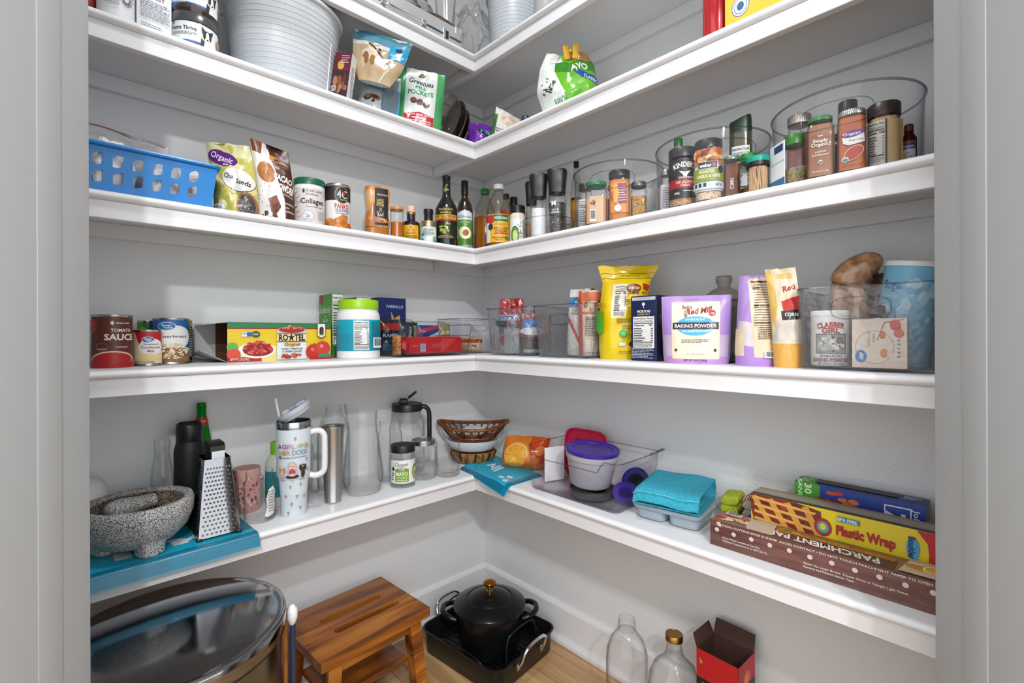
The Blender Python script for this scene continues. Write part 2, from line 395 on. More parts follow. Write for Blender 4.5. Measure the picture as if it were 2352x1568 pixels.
# floor of wood planks running along the right wall
def woodmat(key, c, scale=1.0, rough=0.45, grain=(26, 1.2, 26), coat=0.0, dark=0.55):
    m = bpy.data.materials.new(key); m.use_nodes = True; t = m.node_tree; b = t.nodes['Principled BSDF']
    tc = N(t, 'ShaderNodeTexCoord'); mp = N(t, 'ShaderNodeMapping'); mp.inputs['Scale'].default_value = tuple(g * scale for g in grain)
    oi = N(t, 'ShaderNodeObjectInfo'); va = N(t, 'ShaderNodeVectorMath', operation='ADD'); vm = N(t, 'ShaderNodeVectorMath', operation='SCALE'); vm.inputs['Scale'].default_value = 7
    no = N(t, 'ShaderNodeTexNoise'); no.inputs['Scale'].default_value = 1.0; no.inputs['Detail'].default_value = 6; no.inputs['Distortion'].default_value = 0.7
    cr = N(t, 'ShaderNodeValToRGB'); e = cr.color_ramp.elements; e[0].position = 0.28; e[0].color = (*lin(c[0]), 1); e[1].position = 0.72; e[1].color = (*lin(c[-1]), 1)
    for i, q in enumerate(c[1:-1]):
        x = e.new(0.28 + 0.44 * (i + 1) / (len(c) - 1)); x.color = (*lin(q), 1)
    cmb = N(t, 'ShaderNodeCombineXYZ')
    for i in range(3): t.links.new(oi.outputs['Random'], cmb.inputs[i])
    t.links.new(cmb.outputs[0], vm.inputs[0]); t.links.new(tc.outputs['Object'], mp.inputs[0]); t.links.new(mp.outputs[0], va.inputs[0]); t.links.new(vm.outputs[0], va.inputs[1])
    t.links.new(va.outputs[0], no.inputs['Vector']); t.links.new(no.outputs['Fac'], cr.inputs[0])
    hs = N(t, 'ShaderNodeHueSaturation'); mr = N(t, 'ShaderNodeMapRange'); mr.inputs[3].default_value = 0.86; mr.inputs[4].default_value = 1.12
    t.links.new(oi.outputs['Random'], mr.inputs[0]); t.links.new(mr.outputs[0], hs.inputs['Value']); t.links.new(cr.outputs[0], hs.inputs['Color']); t.links.new(hs.outputs[0], b.inputs['Base Color'])
    b.inputs['Roughness'].default_value = rough; b.inputs['Coat Weight'].default_value = coat
    bp = N(t, 'ShaderNodeBump'); bp.inputs['Strength'].default_value = 0.12; bp.inputs['Distance'].default_value = 0.002; t.links.new(no.outputs['Fac'], bp.inputs['Height']); t.links.new(bp.outputs['Normal'], b.inputs['Normal'])
    return m
OAK = woodmat('oak_floor_plank', ['#8a6743', '#b08a60', '#c9a67c'], 1.0, 0.45)
floor = struct(slab('floor', LX - 1.2, 0.1, LY - 1.2, 0.1, -0.06, -0.012, mat('#3b2a1c', 0.8)))
pm = {}
rnd = random.Random(5)
x = 0.0; k = 0
while x > -2.2:
    y = 0.0 + rnd.uniform(0, 0.6)
    while y > -2.4:
        L = 1.22
        y1, y0 = min(y, 0.0), max(y - L, -2.5)
        if y1 - y0 > 0.05:
            b = MB(); b.box(0, 0, 0, 0.178, y1 - y0 - 0.0015, 0.012, 0.0012)
            o = b.build('plank', OAK, floor, angle=30); o.location = (x - 0.09, (y0 + y1) / 2, -0.012)
        y -= L
    x -= 0.18; k += 1
# baseboards with a shoe strip
for nm, lft in (('baseboard_left', 1), ('baseboard_right', 0)):
    prof = [(0, 0), (0.030, 0), (0.030, 0.012), (0.024, 0.020), (0.016, 0.022), (0.016, 0.122), (0.011, 0.131), (0.004, 0.136), (0, 0.136)]
    b = MB()
    if lft: b.loft([[(LX, -d, z) for d, z in prof], [(0.0, -d, z) for d, z in prof]])
    else: b.loft([[(-d, LY, z) for d, z in prof], [(-d, 0.0, z) for d, z in prof]])
    struct(b.build(nm, TRIMM, angle=20))
# door opening the picture is taken through
DH, DE = 0.62, 0.70          # half width of the opening, distance of its inner edge in front of the camera
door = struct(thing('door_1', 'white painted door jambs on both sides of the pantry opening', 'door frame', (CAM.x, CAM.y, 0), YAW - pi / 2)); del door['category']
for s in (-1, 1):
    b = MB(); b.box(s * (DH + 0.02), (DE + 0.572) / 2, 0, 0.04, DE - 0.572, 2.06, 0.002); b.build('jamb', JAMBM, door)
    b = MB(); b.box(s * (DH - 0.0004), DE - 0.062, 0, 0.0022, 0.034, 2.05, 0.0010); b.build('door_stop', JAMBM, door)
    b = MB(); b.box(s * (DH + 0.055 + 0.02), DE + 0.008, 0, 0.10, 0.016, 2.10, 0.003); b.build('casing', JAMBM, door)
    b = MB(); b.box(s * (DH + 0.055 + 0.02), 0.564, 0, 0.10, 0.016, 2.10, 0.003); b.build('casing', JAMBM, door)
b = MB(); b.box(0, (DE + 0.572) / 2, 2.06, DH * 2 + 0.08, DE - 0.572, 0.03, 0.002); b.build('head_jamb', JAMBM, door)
# wall the door stands in: two leaves and a header
fr = struct(thing('wall_door', 'wall around the pantry door', 'wall', (CAM.x, CAM.y, 0), YAW - pi / 2)); del fr['category']
for s in (-1, 1):
    b = MB(); b.box(s * (DH + 0.042 + 0.42), 0.636, 0, 0.84, 0.11, CEIL); b.build('wall_panel', WALLM, fr, angle=0)
b = MB(); b.box(0, 0.636, 2.092, DH * 2 + 0.08, 0.11, CEIL - 2.092); b.build('wall_panel', WALLM, fr, angle=0)

# ================================================================== shelves: five L-shaped tiers
WORDS = {'A': 'topmost white painted L-shaped shelf holding the metal case', 'B': 'white painted L-shaped shelf with the large ribbed bucket',
         'C': 'white painted L-shaped shelf with the blue basket and spice bins', 'D': 'white painted L-shaped shelf at eye level with cans and baking bags',
         'E': 'lowest white painted L-shaped shelf with glass pitchers and towel'}
NOSE, TH, FH = 0.0125, 0.019, 0.038
def nose_prof(n=6):       # (out, up) of the rounded front edge
    return [(0.0, 0.0)] + [(NOSE * sin(pi * i / n) ** 0.8 if 0 < i < n else 0.0, TH * (1 - cos(pi * i / n)) / 2) for i in range(0, n + 1)]
SX, SY = -1.59, -1.59          # where the shelves end behind the door wall
for k in 'ABCDE':
    z = Z[k]; s = thing('wall_shelf', WORDS[k], 'shelf', (0, 0, z), group='pantry shelves')
    zt = FH                                         # board lies on the fascia
    pr = [(NOSE * sin(pi * i / 8), TH / 2 - TH / 2 * cos(pi * i / 8)) for i in range(9)]
    # right board runs through to the left wall, left board butts against it; noses meet in a mitre
    b = MB(); sec_ = lambda y, m: [(-W - o - 0 * m, y + 0, zt + u) for o, u in pr] + [(0.0, y, zt + TH), (0.0, y, zt)]
    b.loft([[(-W - o, SY, zt + u) for o, u in pr] + [(0, SY, zt + TH), (0, SY, zt)],
            [(-W - o, -W - o - 0.0003, zt + u) for o, u in pr] + [(0, -W, zt + TH), (0, -W, zt)],
            ]); b.box(-W / 2, -W / 2, zt, W, W, TH); b.build('board', TRIMM, s, angle=30)
    b = MB(); b.loft([[(SX, -W - o, zt + u) for o, u in pr] + [(SX, 0, zt + TH), (SX, 0, zt)],
                      [(-W - o - 0.0006, -W - o, zt + u) for o, u in pr] + [(-W - 0.0006, 0, zt + TH), (-W - 0.0006, 0, zt)]]); b.build('board', TRIMM, s, angle=30)
    t = 0.019
    b = MB(); b.box((SX - W) / 2 - 0.0003, -W + t / 2, 0, -W - SX - 0.0006, t, FH, 0.0012); b.build('fascia', TRIMM, s, angle=30)
    b = MB(); b.box(-W + t / 2, SY / 2 , 0, t, -SY, FH, 0.0012); b.build('fascia', TRIMM, s, angle=30)
    b = MB(); b.box((SX - W) / 2, -t / 2, 0, -W - SX - 0.002, t - 0.001, FH, 0.0012); b.build('wall_cleat', TRIMM, s, angle=30)
    b = MB(); b.box(-t / 2, SY / 2, 0, t - 0.001, -SY, FH, 0.0012); b.build('wall_cleat', TRIMM, s, angle=30)
    b = MB(); b.box(-W / 2, -t / 2, 0, W - 2 * t - .001, t - 0.001, FH, 0.0012); b.build('wall_cleat', TRIMM, s, angle=30)

# ================================================================== builders shared by many things
def lerp(tab, t):
    for (a, x), (b, y) in zip(tab, tab[1:]):
        if t <= b: return x + (y - x) * max(0.0, (t - a)) / (b - a)
    return tab[-1][1]
def shellprof(prof, t, floor=None):
    """outer (r, z) profile from bottom centre up -> closed profile with an inner wall"""
    fl = t if floor is None else floor
    inner = [(max(r - t, 0.0004), max(z, fl)) for r, z in prof]
    return [(0, prof[0][1])] + prof + [(max(r, 0.0004), z) for r, z in reversed(inner)] + [(0, fl)]
def can(side, sh, p0, p1, pt, name, label, base='#cc2222', items=(), g=0.02, off=0.0, group=None, cat='can', lbl=(0.006, 0.006), top=TIN):
    loc, r, h = cyl(side, sh, p0, p1, pt, g)
    o = thing(name, label, cat, loc, faceto(loc, off), group)
    b = MB(); b.lathe([(0, 0.002), (r - 0.004, 0.002), (r - 0.003, 0), (r, 0.001), (r, 0.0035), (r - 0.0016, 0.006), (r - 0.0016, h - 0.006), (r, h - 0.0035), (r, h - 0.0008), (r - 0.0015, h), (r - 0.003, h - 0.0035), (0, h - 0.0035)], 44)
    b.build('can_body', top, o)
    z0, z1 = lbl; b = MB(); b.lathe([(r - 0.0014, z0), (r - 0.0006, z0 + 0.0003), (r - 0.0006, h - z1 - 0.0003), (r - 0.0014, h - z1)], 44); q = b.build('paper_label', mat(base, 0.35), o)
    if items: prt(q, list(items), 2 * r * 1.25, h - z0 - z1, on_cyl(r - 0.0006, z0), cx=16)
    return o, r, h
def lidded(o, r, h, m, n=40, z=0.0, name='lid', ribs=0, top=0.0):
    b = MB(); pr = [(r - 0.0012, z), (r, z + 0.0008), (r, z + h - 0.002), (r - 0.0015, z + h), (r * 0.86, z + h), (r * 0.84, z + h - 0.0006), (0, z + h - 0.0006 + top)]
    if ribs:
        secs = []
        for (q, zz) in pr[:4]:
            secs.append([((q + 0.0006 * (j % 2)) * cos(pi * j / ribs), (q + 0.0006 * (j % 2)) * sin(pi * j / ribs), zz) for j in range(2 * ribs)])
        secs.append([(0.001 * cos(pi * j / ribs), 0.001 * sin(pi * j / ribs), z + h + top) for j in range(2 * ribs)])
        b.loft(secs)
    else: b.lathe([(0, z)] + pr, n)
    return b.build(name, m, o)
def spice(side, sh, p0, p1, pt, name, label, fill='#b5713f', lid='#2a7d3b', items=(), g=0.02, off=0.0, n=2.0, lh=0.13, fillto=0.72, neck=0.86, lab=None, glass=None, group=None, cat='spice jar', lidr=None, fm=None, shoulder=0.80, zoff=0.0, nameb='jar_body', flip=False, ribs=0, labz=None, metal=0.0):
    """glass or plastic jar with a lid, its contents and a label"""
    loc, r, h = cyl(side, sh, p0, p1, pt, g)
    loc.z += zoff; h -= zoff
    o = thing(name, label, cat, loc, faceto(loc, off), group)
    hb = h * (1 - lh); rn = r * neck
    pr = [(r * 0.93, 0), (r, h * 0.03), (r, hb * shoulder), (r * 0.985, hb * (shoulder + 0.04)), (rn + (r - rn) * 0.35, hb * (shoulder + 0.11)), (rn, hb * 0.965), (rn, hb + 0.004)]
    b = MB(); b.lathe(shellprof(pr, 0.0018, 0.003), 40, n=n); b.build(nameb, glass or GLASS, o)
    ft = hb * fillto
    fp = [(0, 0.0035), (r * 0.90, 0.0035), (r - 0.0024, h * 0.03 + 0.002)] + [(q - 0.0024, z) for q, z in pr[2:] if z < ft]
    if ft <= pr[2][1]: fp.append((r - 0.0024, ft))
    else:
        for (qa, za), (qb, zb) in zip(pr[2:], pr[3:]):
            if za <= ft <= zb: fp.append((qa + (qb - qa) * (ft - za) / (zb - za) - 0.0024, ft)); break
    fp.append((0, ft - 0.001)); b = MB(); b.lathe(fp, 32, n=n)
    b.build('contents', fm or noisemat(('fill', fill), [fill, shade(fill, 1.25)], 260, 0.8, bump=0.4, dist=0.001), o)
    lr = lidr or rn * 1.06
    lidded(o, lr, h * lh, mat(lid, 0.35, metal) if isinstance(lid, str) else lid, z=hb, ribs=ribs)
    if lab:
        lw, z0, lhh, col = lab       # width (of r), from, height (of h), colour
        q = labelpatch(o, r, h * z0, h * lhh, lw, col, n)
        if items: prt(q, list(items), 2 * r * lw, h * lhh, on_sq(r + 0.0004, h * z0, n), cx=12)
    elif items: prt(o, list(items), 2 * r * 1.1, h * 0.62, on_sq(r, h * 0.05, n), cx=12)
    return o, r, h
def on_sq(R, z0, n):
    if n <= 2.01: return on_cyl(R, z0)
    def fn(s, t, o):
        a = s / R * 0.9 - pi / 2; c, s_ = cos(a), sin(a); k = (abs(c) ** n + abs(s_) ** n) ** (-1 / n); return Vector((c * k * (R + o), s_ * k * (R + o), z0 + t))
    return fn
def shade(c, k): return tuple(min(1.0, q * k) for q in lin(c))
def labelpatch(o, r, z0, h, w, col, n=2.0, name='paper_label', m=None):
    """curved sheet wrapped on the front of a round body; w = width in diameters"""
    f = on_sq(r + 0.0002, z0, n); b = MB(); b.grid(lambda u, v: f((u - 0.5) * 2 * r * w, v * h, 0.0), 20, 1)
    return b.build(name, m or mat(col, 0.4), o)
def carton(side, sh, p0, p1, pt, name, label, dep, col, g=0.02, front=(), right=(), left=(), top=(), off=0.0, cat='box', group=None, loc=None, w=None, h=None, rot=None, m=None, pname='carton', b=0.0012):
    if loc is None:
        loc, w, h = flat(side, sh, p0, p1, pt, g)
        nrm = Vector((0, 1, 0)) if side == 'L' else Vector((1, 0, 0)); loc = loc + nrm * dep / 2
    o = thing(name, label, cat, loc, RZ[side] + radians(off), group, rot)
    bb = MB(); bb.box(0, 0, 0, w, dep, h, b); q = bb.build(pname, m or mat(col, 0.42), o)
    if front: prt(q, list(front), w, h, on_front(dep), 'front_print')
    if right: prt(q, list(right), dep, h, on_right(w), 'side_print')
    if left: prt(q, list(left), dep, h, on_left(w), 'side_print')
    if top: prt(q, list(top), w, dep, on_top(h, -dep / 2), 'top_print')
    return o, w, h
def pouch(o, w, h, d, col, items=(), back=(), name='pouch', seed=1, cr=0.004, bulge=((0, .75), (.15, 1), (.55, .8), (.85, .25), (1, .03)), wp=((0, .96), (.1, 1), (1, 1)), bend=0.0, sq=2.4, m=None, skew=0.0, tilt=0.0, topwave=0.0, rough=0.3, nu=18, nv=22):
    """soft filled bag standing on its foot; returns it and the mapping of its front"""
    def base(s, t, sgn):
        th = d / 2 * lerp(bulge, t) * max(0.0, 1 - abs(s) ** sq) ** 0.6
        x = s * w / 2 * lerp(wp, t) + skew * t * t; y = -sgn * th + bend * t * t
        e = min(1.0, (1 - abs(s)) * 4) * min(1.0, t * 6 + 0.1)
        nn = noise.noise((s * 2.3 + seed * 3.1, t * 3.4 * h / w, seed * 1.7 + sgn)); n2 = noise.noise((s * 6 + seed, t * 8, seed * 2.1 - sgn))
        y += -sgn * cr * e * (nn + 0.35 * n2)
        if topwave: y += topwave * t * t * sin(s * 3.2 + seed)
        z = t * h + tilt * s * t * w / 2 + cr * 0.5 * t * noise.noise((s * 3, seed, 0))
        return Vector((x, y, z))
    gr = {(i, j, g_): base(-1 + 2 * i / nu, j / nv, g_) for i in range(nu + 1) for j in range(nv + 1) for g_ in (1, -1)}
    b = MB()
    for g_ in (1, -1):
        vs = [gr[(i, j, g_)] for j in range(nv + 1) for i in range(nu + 1)]; n_ = nu + 1; fs = []
        for j in range(nv):
            for i in range(nu):
                q = j * n_ + i; fs += [(q, q + 1, q + n_ + 1), (q, q + n_ + 1, q + n_)]
        b.add(vs, fs)
    for j in (0, nv): b.add([gr[(i, j, 1)] for i in range(nu + 1)] + [gr[(i, j, -1)] for i in range(nu, -1, -1)], [tuple(range(2 * nu + 2))])
    q = b.build(name, m or mat(col, rough), o, angle=50)
    vn = {}
    for (i, j, g_) in gr:
        e1 = gr[(min(i + 1, nu), j, g_)] - gr[(max(i - 1, 0), j, g_)]; e2 = gr[(i, min(j + 1, nv), g_)] - gr[(i, max(j - 1, 0), g_)]; n_ = e1.cross(e2) * g_
        vn[(i, j, g_)] = n_.normalized() if n_.length > 1e-12 else Vector((0, -g_, 0))
    def cell(s, t, sgn, cs, ct):
        i, j = min(max(int((cs + 1) / 2 * nu), 0), nu - 1), min(max(int(ct * nv), 0), nv - 1); u0, v0 = (cs + 1) / 2 * nu - i, ct * nv - j; u, v = (s + 1) / 2 * nu - i, t * nv - j
        P0, P1, P2, P3 = gr[(i, j, sgn)], gr[(i + 1, j, sgn)], gr[(i, j + 1, sgn)], gr[(i + 1, j + 1, sgn)]
        a, c = (P1 - P0, P3 - P1) if u0 >= v0 else (P3 - P2, P2 - P0)
        K0, K1, K2, K3 = vn[(i, j, sgn)], vn[(i + 1, j, sgn)], vn[(i, j + 1, sgn)], vn[(i + 1, j + 1, sgn)]
        ka, kc = (K1 - K0, K3 - K1) if u0 >= v0 else (K3 - K2, K2 - K0)
        return P0 + a * u + c * v, K0 + ka * u + kc * v
    def fm(s, t, of, cs=None, ct=None):
        p, n_ = cell(2 * s / w, t / h, 1, 2 * (s if cs is None else cs) / w, (t if ct is None else ct) / h); return p + n_ * (of + 0.0002)
    def bm_(s, t, of, cs=None, ct=None):
        p, n_ = cell(-2 * s / w, t / h, -1, -2 * (s if cs is None else cs) / w, (t if ct is None else ct) / h); return p + n_ * (of + 0.0002)
    ik = inkmat(rough)
    if items: prt(q, list(items), w, h, fm, 'printed_face', cx=nu, cy=nv, m=ik, flat2=True)
    if back: prt(q, list(back), w, h, bm_, 'printed_back', cx=nu, cy=nv, m=ik, flat2=True)
    return q, fm
def tub(o, w, d, h, m, tp=0.93, r=0.02, t=0.002, zf=None, name='bin_body', rim=0.0016, rimm=None, k=6, handle=None):
    """open rectangular bin; zf(x, y) lowers the rim"""
    zf = zf or (lambda x, y: 0.0)
    def ring(sc, z, ins, top=False):
        P = rrect(0, 0, (w - 2 * ins) * sc, (d - 2 * ins) * sc, r, None, k); Q = []
        n = len(P)
        for i in range(n):                      # add points along the straight runs
            a, b_ = P[i], P[(i + 1) % n]; L = sqrt((a[0] - b_[0]) ** 2 + (a[1] - b_[1]) ** 2); m_ = 24 if L > r else 1
            for j in range(m_): Q.append((a[0] + (b_[0] - a[0]) * j / m_, a[1] + (b_[1] - a[1]) * j / m_))
        return [(x, y, z - (zf(x, y) if top else 0)) for x, y in Q]
    b = MB(); top = ring(1, h, 0, True)
    b.loft([ring(tp, 0.0, 0.004), ring(tp, 0.004, 0), top, ring(1, h, t, True), ring(tp, 0.006, t), ring(tp, 0.005, 0.008)])
    q = b.build(name, m, o, angle=50)
    b = MB(); b.tube(top, rim, 6, True); b.build('rim', rimm or PLAST, q)
    if handle:
        for y, zc, hw, hh in handle:
            lp = [(hw * math.copysign(abs(cos(a)) ** 0.6, cos(a)), y * (tp + (1 - tp) * zc / h), zc + hh * math.copysign(abs(sin(a)) ** 0.6, sin(a))) for a in [2 * pi * i / 32 for i in range(32)]]
            b = MB(); b.tube(lp, 0.0013, 5, True); b.build('handle_hole_edge', rimm or PLAST, q)
    return q
PEDGE = clear('#eceef0', '#a3a6ad', 0.05, 1.6, epow=1.0)
def hook(o, pts, r, m, name='handle', seg=8, closed=False): b = MB(); b.tube(pts, r, seg, closed); return b.build(name, m, o)
def arcpts(c, r, a0, a1, n=12, plane='xz', ry=None):
    out = []
    for i in range(n + 1):
        a = radians(a0 + (a1 - a0) * i / n); u, v = r * cos(a), (ry or r) * sin(a)
        out.append({'xz': (c[0] + u, c[1], c[2] + v), 'xy': (c[0] + u, c[1] + v, c[2]), 'yz': (c[0], c[1] + u, c[2] + v)}[plane])
    return out
def smoothpath(P, n=6):
    """Catmull-Rom through control points"""
    P = [Vector(p) for p in P]; out = []
    for i in range(len(P) - 1):
        a, b, c, d = P[max(i - 1, 0)], P[i], P[i + 1], P[min(i + 2, len(P) - 1)]
        for j in range(n):
            t = j / n; out.append(0.5 * ((2 * b) + (c - a) * t + (2 * a - 5 * b + 4 * c - d) * t * t + (3 * b - a - 3 * c + d) * t ** 3))
    out.append(P[-1]); return out
def crumple(o, w, d, h, m, name, seed=1, amp=0.25, seg=28, floor=True, n=3.0):
    """crumpled bundle: faceted lump standing on its foot"""
    b = MB(); secs = []
    for i in range(seg // 2 + 1):
        ph = pi * i / (seg // 2); row = []
        for j in range(seg):
            a = 2 * pi * j / seg; x, y, z = sin(ph) * cos(a), sin(ph) * sin(a), -cos(ph)
            k = 1 + amp * noise.noise((x * 2.1 + seed, y * 2.1, z * 2.1)) + amp * 0.6 * abs(noise.noise((x * 5, y * 5 + seed, z * 5)))
            q = lambda c: math.copysign(abs(c) ** (2 / n), c)
            row.append((q(x) * k * w / 2, q(y) * k * d / 2, max(0.0, (z * k + 1) * h / 2) if floor else (z * k + 1) * h / 2))
        secs.append(row)
    b.loft(secs, True, True); return b.build(name, m, o, angle=18)

# ================================================================== on the floor
# round steel bin
o = thing('trash_can', 'large round stainless steel trash can with domed lid before the left shelf', 'trash can', (-1.185, -0.452, 0))
BR = mat('#8d8c8b', 0.2, 1.0); LIDM = mat('#97979a', 0.1, 1.0)
b = MB(); b.lathe([(0, 0), (0.194, 0), (0.196, 0.01), (0.196, 0.512), (0, 0.512)], 80); b.build('can_body', BR, o)
b = MB(); b.lathe([(0.185, 0.512), (0.197, 0.513), (0.197, 0.518), (0.185, 0.519)], 80); b.build('gasket', DARK, o)
b = MB(); b.lathe([(0.18, 0.519), (0.2005, 0.520), (0.202, 0.522), (0.202, 0.548), (0.201, 0.5515), (0.1975, 0.5535), (0.192, 0.5540), (0.187, 0.5535), (0.183, 0.5540), (0.15, 0.5575), (0.11, 0.5605), (0.07, 0.5625), (0.035, 0.5635), (0, 0.564)], 96); b.build('lid', LIDM, o)
b = MB(); b.box(0, -0.199, 0.004, 0.11, 0.03, 0.016, 0.004); b.build('foot_pedal', DARK, o)
# white trash bag knot peeking beside it and a wooden pole behind
q = at_z(649, 1403, 0.47); o = thing('plastic_bag_knot', 'white plastic bag end sticking out beside the steel trash can', 'plastic bag', (-0.985, -0.522, 0.0))
b = MB(); b.tube(smoothpath([(0, 0, 0), (0.002, 0.002, 0.2), (0.001, 0, 0.49), (0.002, 0, 0.52)]), [0.006] * 19, 8); b.build('drawstring', mat('#2b3350', 0.5), o)
b = MB(); b.lathe([(0, 0.505), (0.006, 0.51), (0.011, 0.525), (0.010, 0.542), (0.004, 0.55), (0, 0.551)], 12); b.build('knot', mat('#f2f2f2', 0.4), o)
b = MB(); b.tube([(-0.972, -0.43, 0.0), (-0.973, -0.435, 0.50)], 0.008, 10); tag(b.build('wooden_pole', woodmat('pale_pole', ['#8f5a25', '#b67a3b'], 1, .4)), 'slim wooden pole standing upright against the trash can', 'pole')
# acacia step stool
ACA = woodmat('acacia', ['#4a240a', '#7a4213', '#a05d1c', '#b5762e'], 1.0, 0.33, (3.2, 24, 24), 0.15)
o = thing('step_stool', 'brown acacia wood step stool with two slots in its seat', 'stool', (-0.687, -0.196, 0), radians(3.5))
sw, sd, st = 0.350, 0.283, 0.026; ztop = 0.272
def slotboard(name, w, d, z, t, slots, m, parent):
    bm = bmesh.new(); vs = [bm.verts.new((x, y, 0)) for x, y in rrect(0, 0, w, d, 0.004, None, 2)]; es = [bm.edges.new((vs[i], vs[(i + 1) % len(vs)])) for i in range(len(vs))]
    for (cx, cy_, L, r) in slots:
        pts = [(cx + (L / 2 - r) + r * cos(a), cy_ + r * sin(a)) for a in [-pi / 2 + pi * i / 8 for i in range(9)]] + [(cx - (L / 2 - r) - r * cos(a), cy_ - r * sin(a)) for a in [-pi / 2 + pi * i / 8 for i in range(9)]]
        v2 = [bm.verts.new((x, y, 0)) for x, y in pts]; es += [bm.edges.new((v2[i], v2[(i + 1) % len(v2)])) for i in range(len(v2))]
    bmesh.ops.triangle_fill(bm, use_beauty=True, use_dissolve=False, edges=es)
    r = bmesh.ops.extrude_face_region(bm, geom=bm.faces[:]); bmesh.ops.translate(bm, vec=(0, 0, t), verts=[v for v in r['geom'] if isinstance(v, bmesh.types.BMVert)]); bmesh.ops.recalc_face_normals(bm, faces=bm.faces)
    me = bpy.data.meshes.new(name); bm.to_mesh(me); bm.free(); me.materials.append(m); q = link(name, me, parent, (0, 0, z)); return q
slotboard('seat', sw, sd, ztop - st, st, [(0.005, 0.036, 0.20, 0.012), (0.02, -0.038, 0.215, 0.012)], ACA, o)
for sx in (-1, 1):
    for sy in (-1, 1):
        b = MB(); c0 = (sx * 0.150, sy * 0.122); c1 = (sx * 0.128, sy * 0.108); w_ = 0.019
        sq = lambda c, z: [(c[0] - w_, c[1] - w_, z), (c[0] + w_, c[1] - w_, z), (c[0] + w_, c[1] + w_, z), (c[0] - w_, c[1] + w_, z)]
        b.loft([sq(c0, 0), sq(c1, ztop - st)]); b.build('leg', ACA, o, angle=20)
b = MB(); b.box(0, 0, 0.105, 0.25, 0.185, 0.018, 0.003); b.build('lower_shelf', ACA, o)
for sy in (-1, 1): b = MB(); b.box(0, sy * 0.108, ztop - st - 0.04, 0.23, 0.016, 0.04, 0.002); b.build('apron', ACA, o)
# roasting pan with rack
o = thing('roasting_pan', 'black rectangular roasting pan with steel handles in the corner', 'roasting pan', (-0.236, -0.292, 0), radians(6))
PANM = mat('#1f1e1e', 0.3, 0.3, bump=(300, 0.05, 0.001)); pw, pd, ph = 0.318, 0.372, 0.083
b = MB(); rr = lambda s, z, r: rrect(0, 0, pw * s, pd * s, r, z, 6)
b.loft([rr(.93, 0, .03), rr(.955, .006, .035), rr(.985, ph - .006, .04), rr(1.02, ph - .003, .045), rr(1.025, ph, .045), rr(.99, ph + .001, .04), rr(.975, ph - .006, .04), rr(.94, .008, .035), rr(.9, .004, .03)]); b.build('pan_body', PANM, o, angle=50)
for sy in (-1, 1):
    y = sy * (pd / 2 + 0.004)
    q = hook(o, smoothpath([(-0.062, y, 0.058), (-0.06, y + sy * 0.012, 0.075), (-0.055, y + sy * 0.022, 0.106), (-0.03, y + sy * 0.026, 0.122), (0.03, y + sy * 0.026, 0.122), (0.055, y + sy * 0.022, 0.106), (0.06, y + sy * 0.012, 0.075), (0.062, y, 0.058)], 5), 0.0052, CHROME, 'handle')
    for sx in (-1, 1):
        b = MB(); b.box(sx * 0.062, y, 0.046, 0.016, 0.005, 0.022, 0.002); b.lathe([(0.005, 0), (0.004, 0.003), (0, 0.0035)], 10, (sx * 0.062, y, 0.056)); b.build('rivet_plate', STEEL, q)
rk = thing('roasting_rack', 'black wire roasting rack lying inside the roasting pan', 'rack', (-0.236, -0.292, 0.006), radians(6))
WIRE = mat('#2a2a2b', 0.25, 0.6); rw, rd = 0.262, 0.315
hook(rk, [(x, y, 0.012) for x, y in rrect(0, 0, rw, rd, 0.04, None, 5)], 0.003, WIRE, 'frame_wire', 8, True)
for i in range(11): x = -rw / 2 + rw * (i + 1) / 12; hook(rk, [(x, -rd / 2, 0.012), (x, rd / 2, 0.012)], 0.0018, WIRE, 'cross_wire', 6)
for sx in (-1, 1): hook(rk, smoothpath([(sx * rw / 2, -0.13, 0.012), (sx * (rw / 2 + 0.006), -0.11, 0.052), (sx * (rw / 2 + 0.008), -0.05, 0.07), (sx * (rw / 2 + 0.008), 0.05, 0.07), (sx * (rw / 2 + 0.006), 0.11, 0.052), (sx * rw / 2, 0.13, 0.012)], 4), 0.0028, WIRE, 'side_wire')
for sy in (-1, 1): hook(rk, smoothpath([(-0.08, sy * rd / 2, 0.012), (-0.075, sy * (rd / 2 - 0.006), 0.1), (-0.05, sy * (rd / 2 - 0.006), 0.135), (0.05, sy * (rd / 2 - 0.006), 0.135), (0.075, sy * (rd / 2 - 0.006), 0.1), (0.08, sy * rd / 2, 0.012)], 4), 0.0028, WIRE, 'carry_handle')
# dutch oven
o = thing('dutch_oven', 'black enamelled dutch oven with gold lid knob standing in the roasting pan', 'pot', (-0.236, -0.300, 0.0215), radians(-42)); o.scale = (1.02, 1.02, 0.90)
ENA = mat('#101112', 0.26, 0.0, 0.35, 0.12)
b = MB(); b.lathe([(0, 0), (0.088, 0), (0.098, 0.006), (0.108, 0.04), (0.115, 0.1), (0.118, 0.150), (0.121, 0.153), (0.121, 0.158), (0.112, 0.159), (0.108, 0.1), (0.09, 0.012), (0, 0.008)], 64); b.build('pot_body', ENA, o)
b = MB(); b.lathe([(0, 0.157), (0.119, 0.158), (0.1245, 0.162), (0.1245, 0.168), (0.119, 0.173), (0.10, 0.181), (0.083, 0.190), (0.079, 0.191), (0.074, 0.190), (0.069, 0.194), (0.05, 0.202), (0.022, 0.208), (0, 0.209)], 64); l = b.build('lid', ENA, o)
b = MB(); b.lathe([(0.010, 0.206), (0.010, 0.214), (0.0065, 0.217), (0.0065, 0.226)], 20); b.lathe([(0.006, 0.226), (0.014, 0.232), (0.0225, 0.243), (0.0225, 0.247), (0.018, 0.251), (0.008, 0.253), (0, 0.2535)], 28); b.build('knob', mat('#c98a2b', 0.25, 1.0), l)
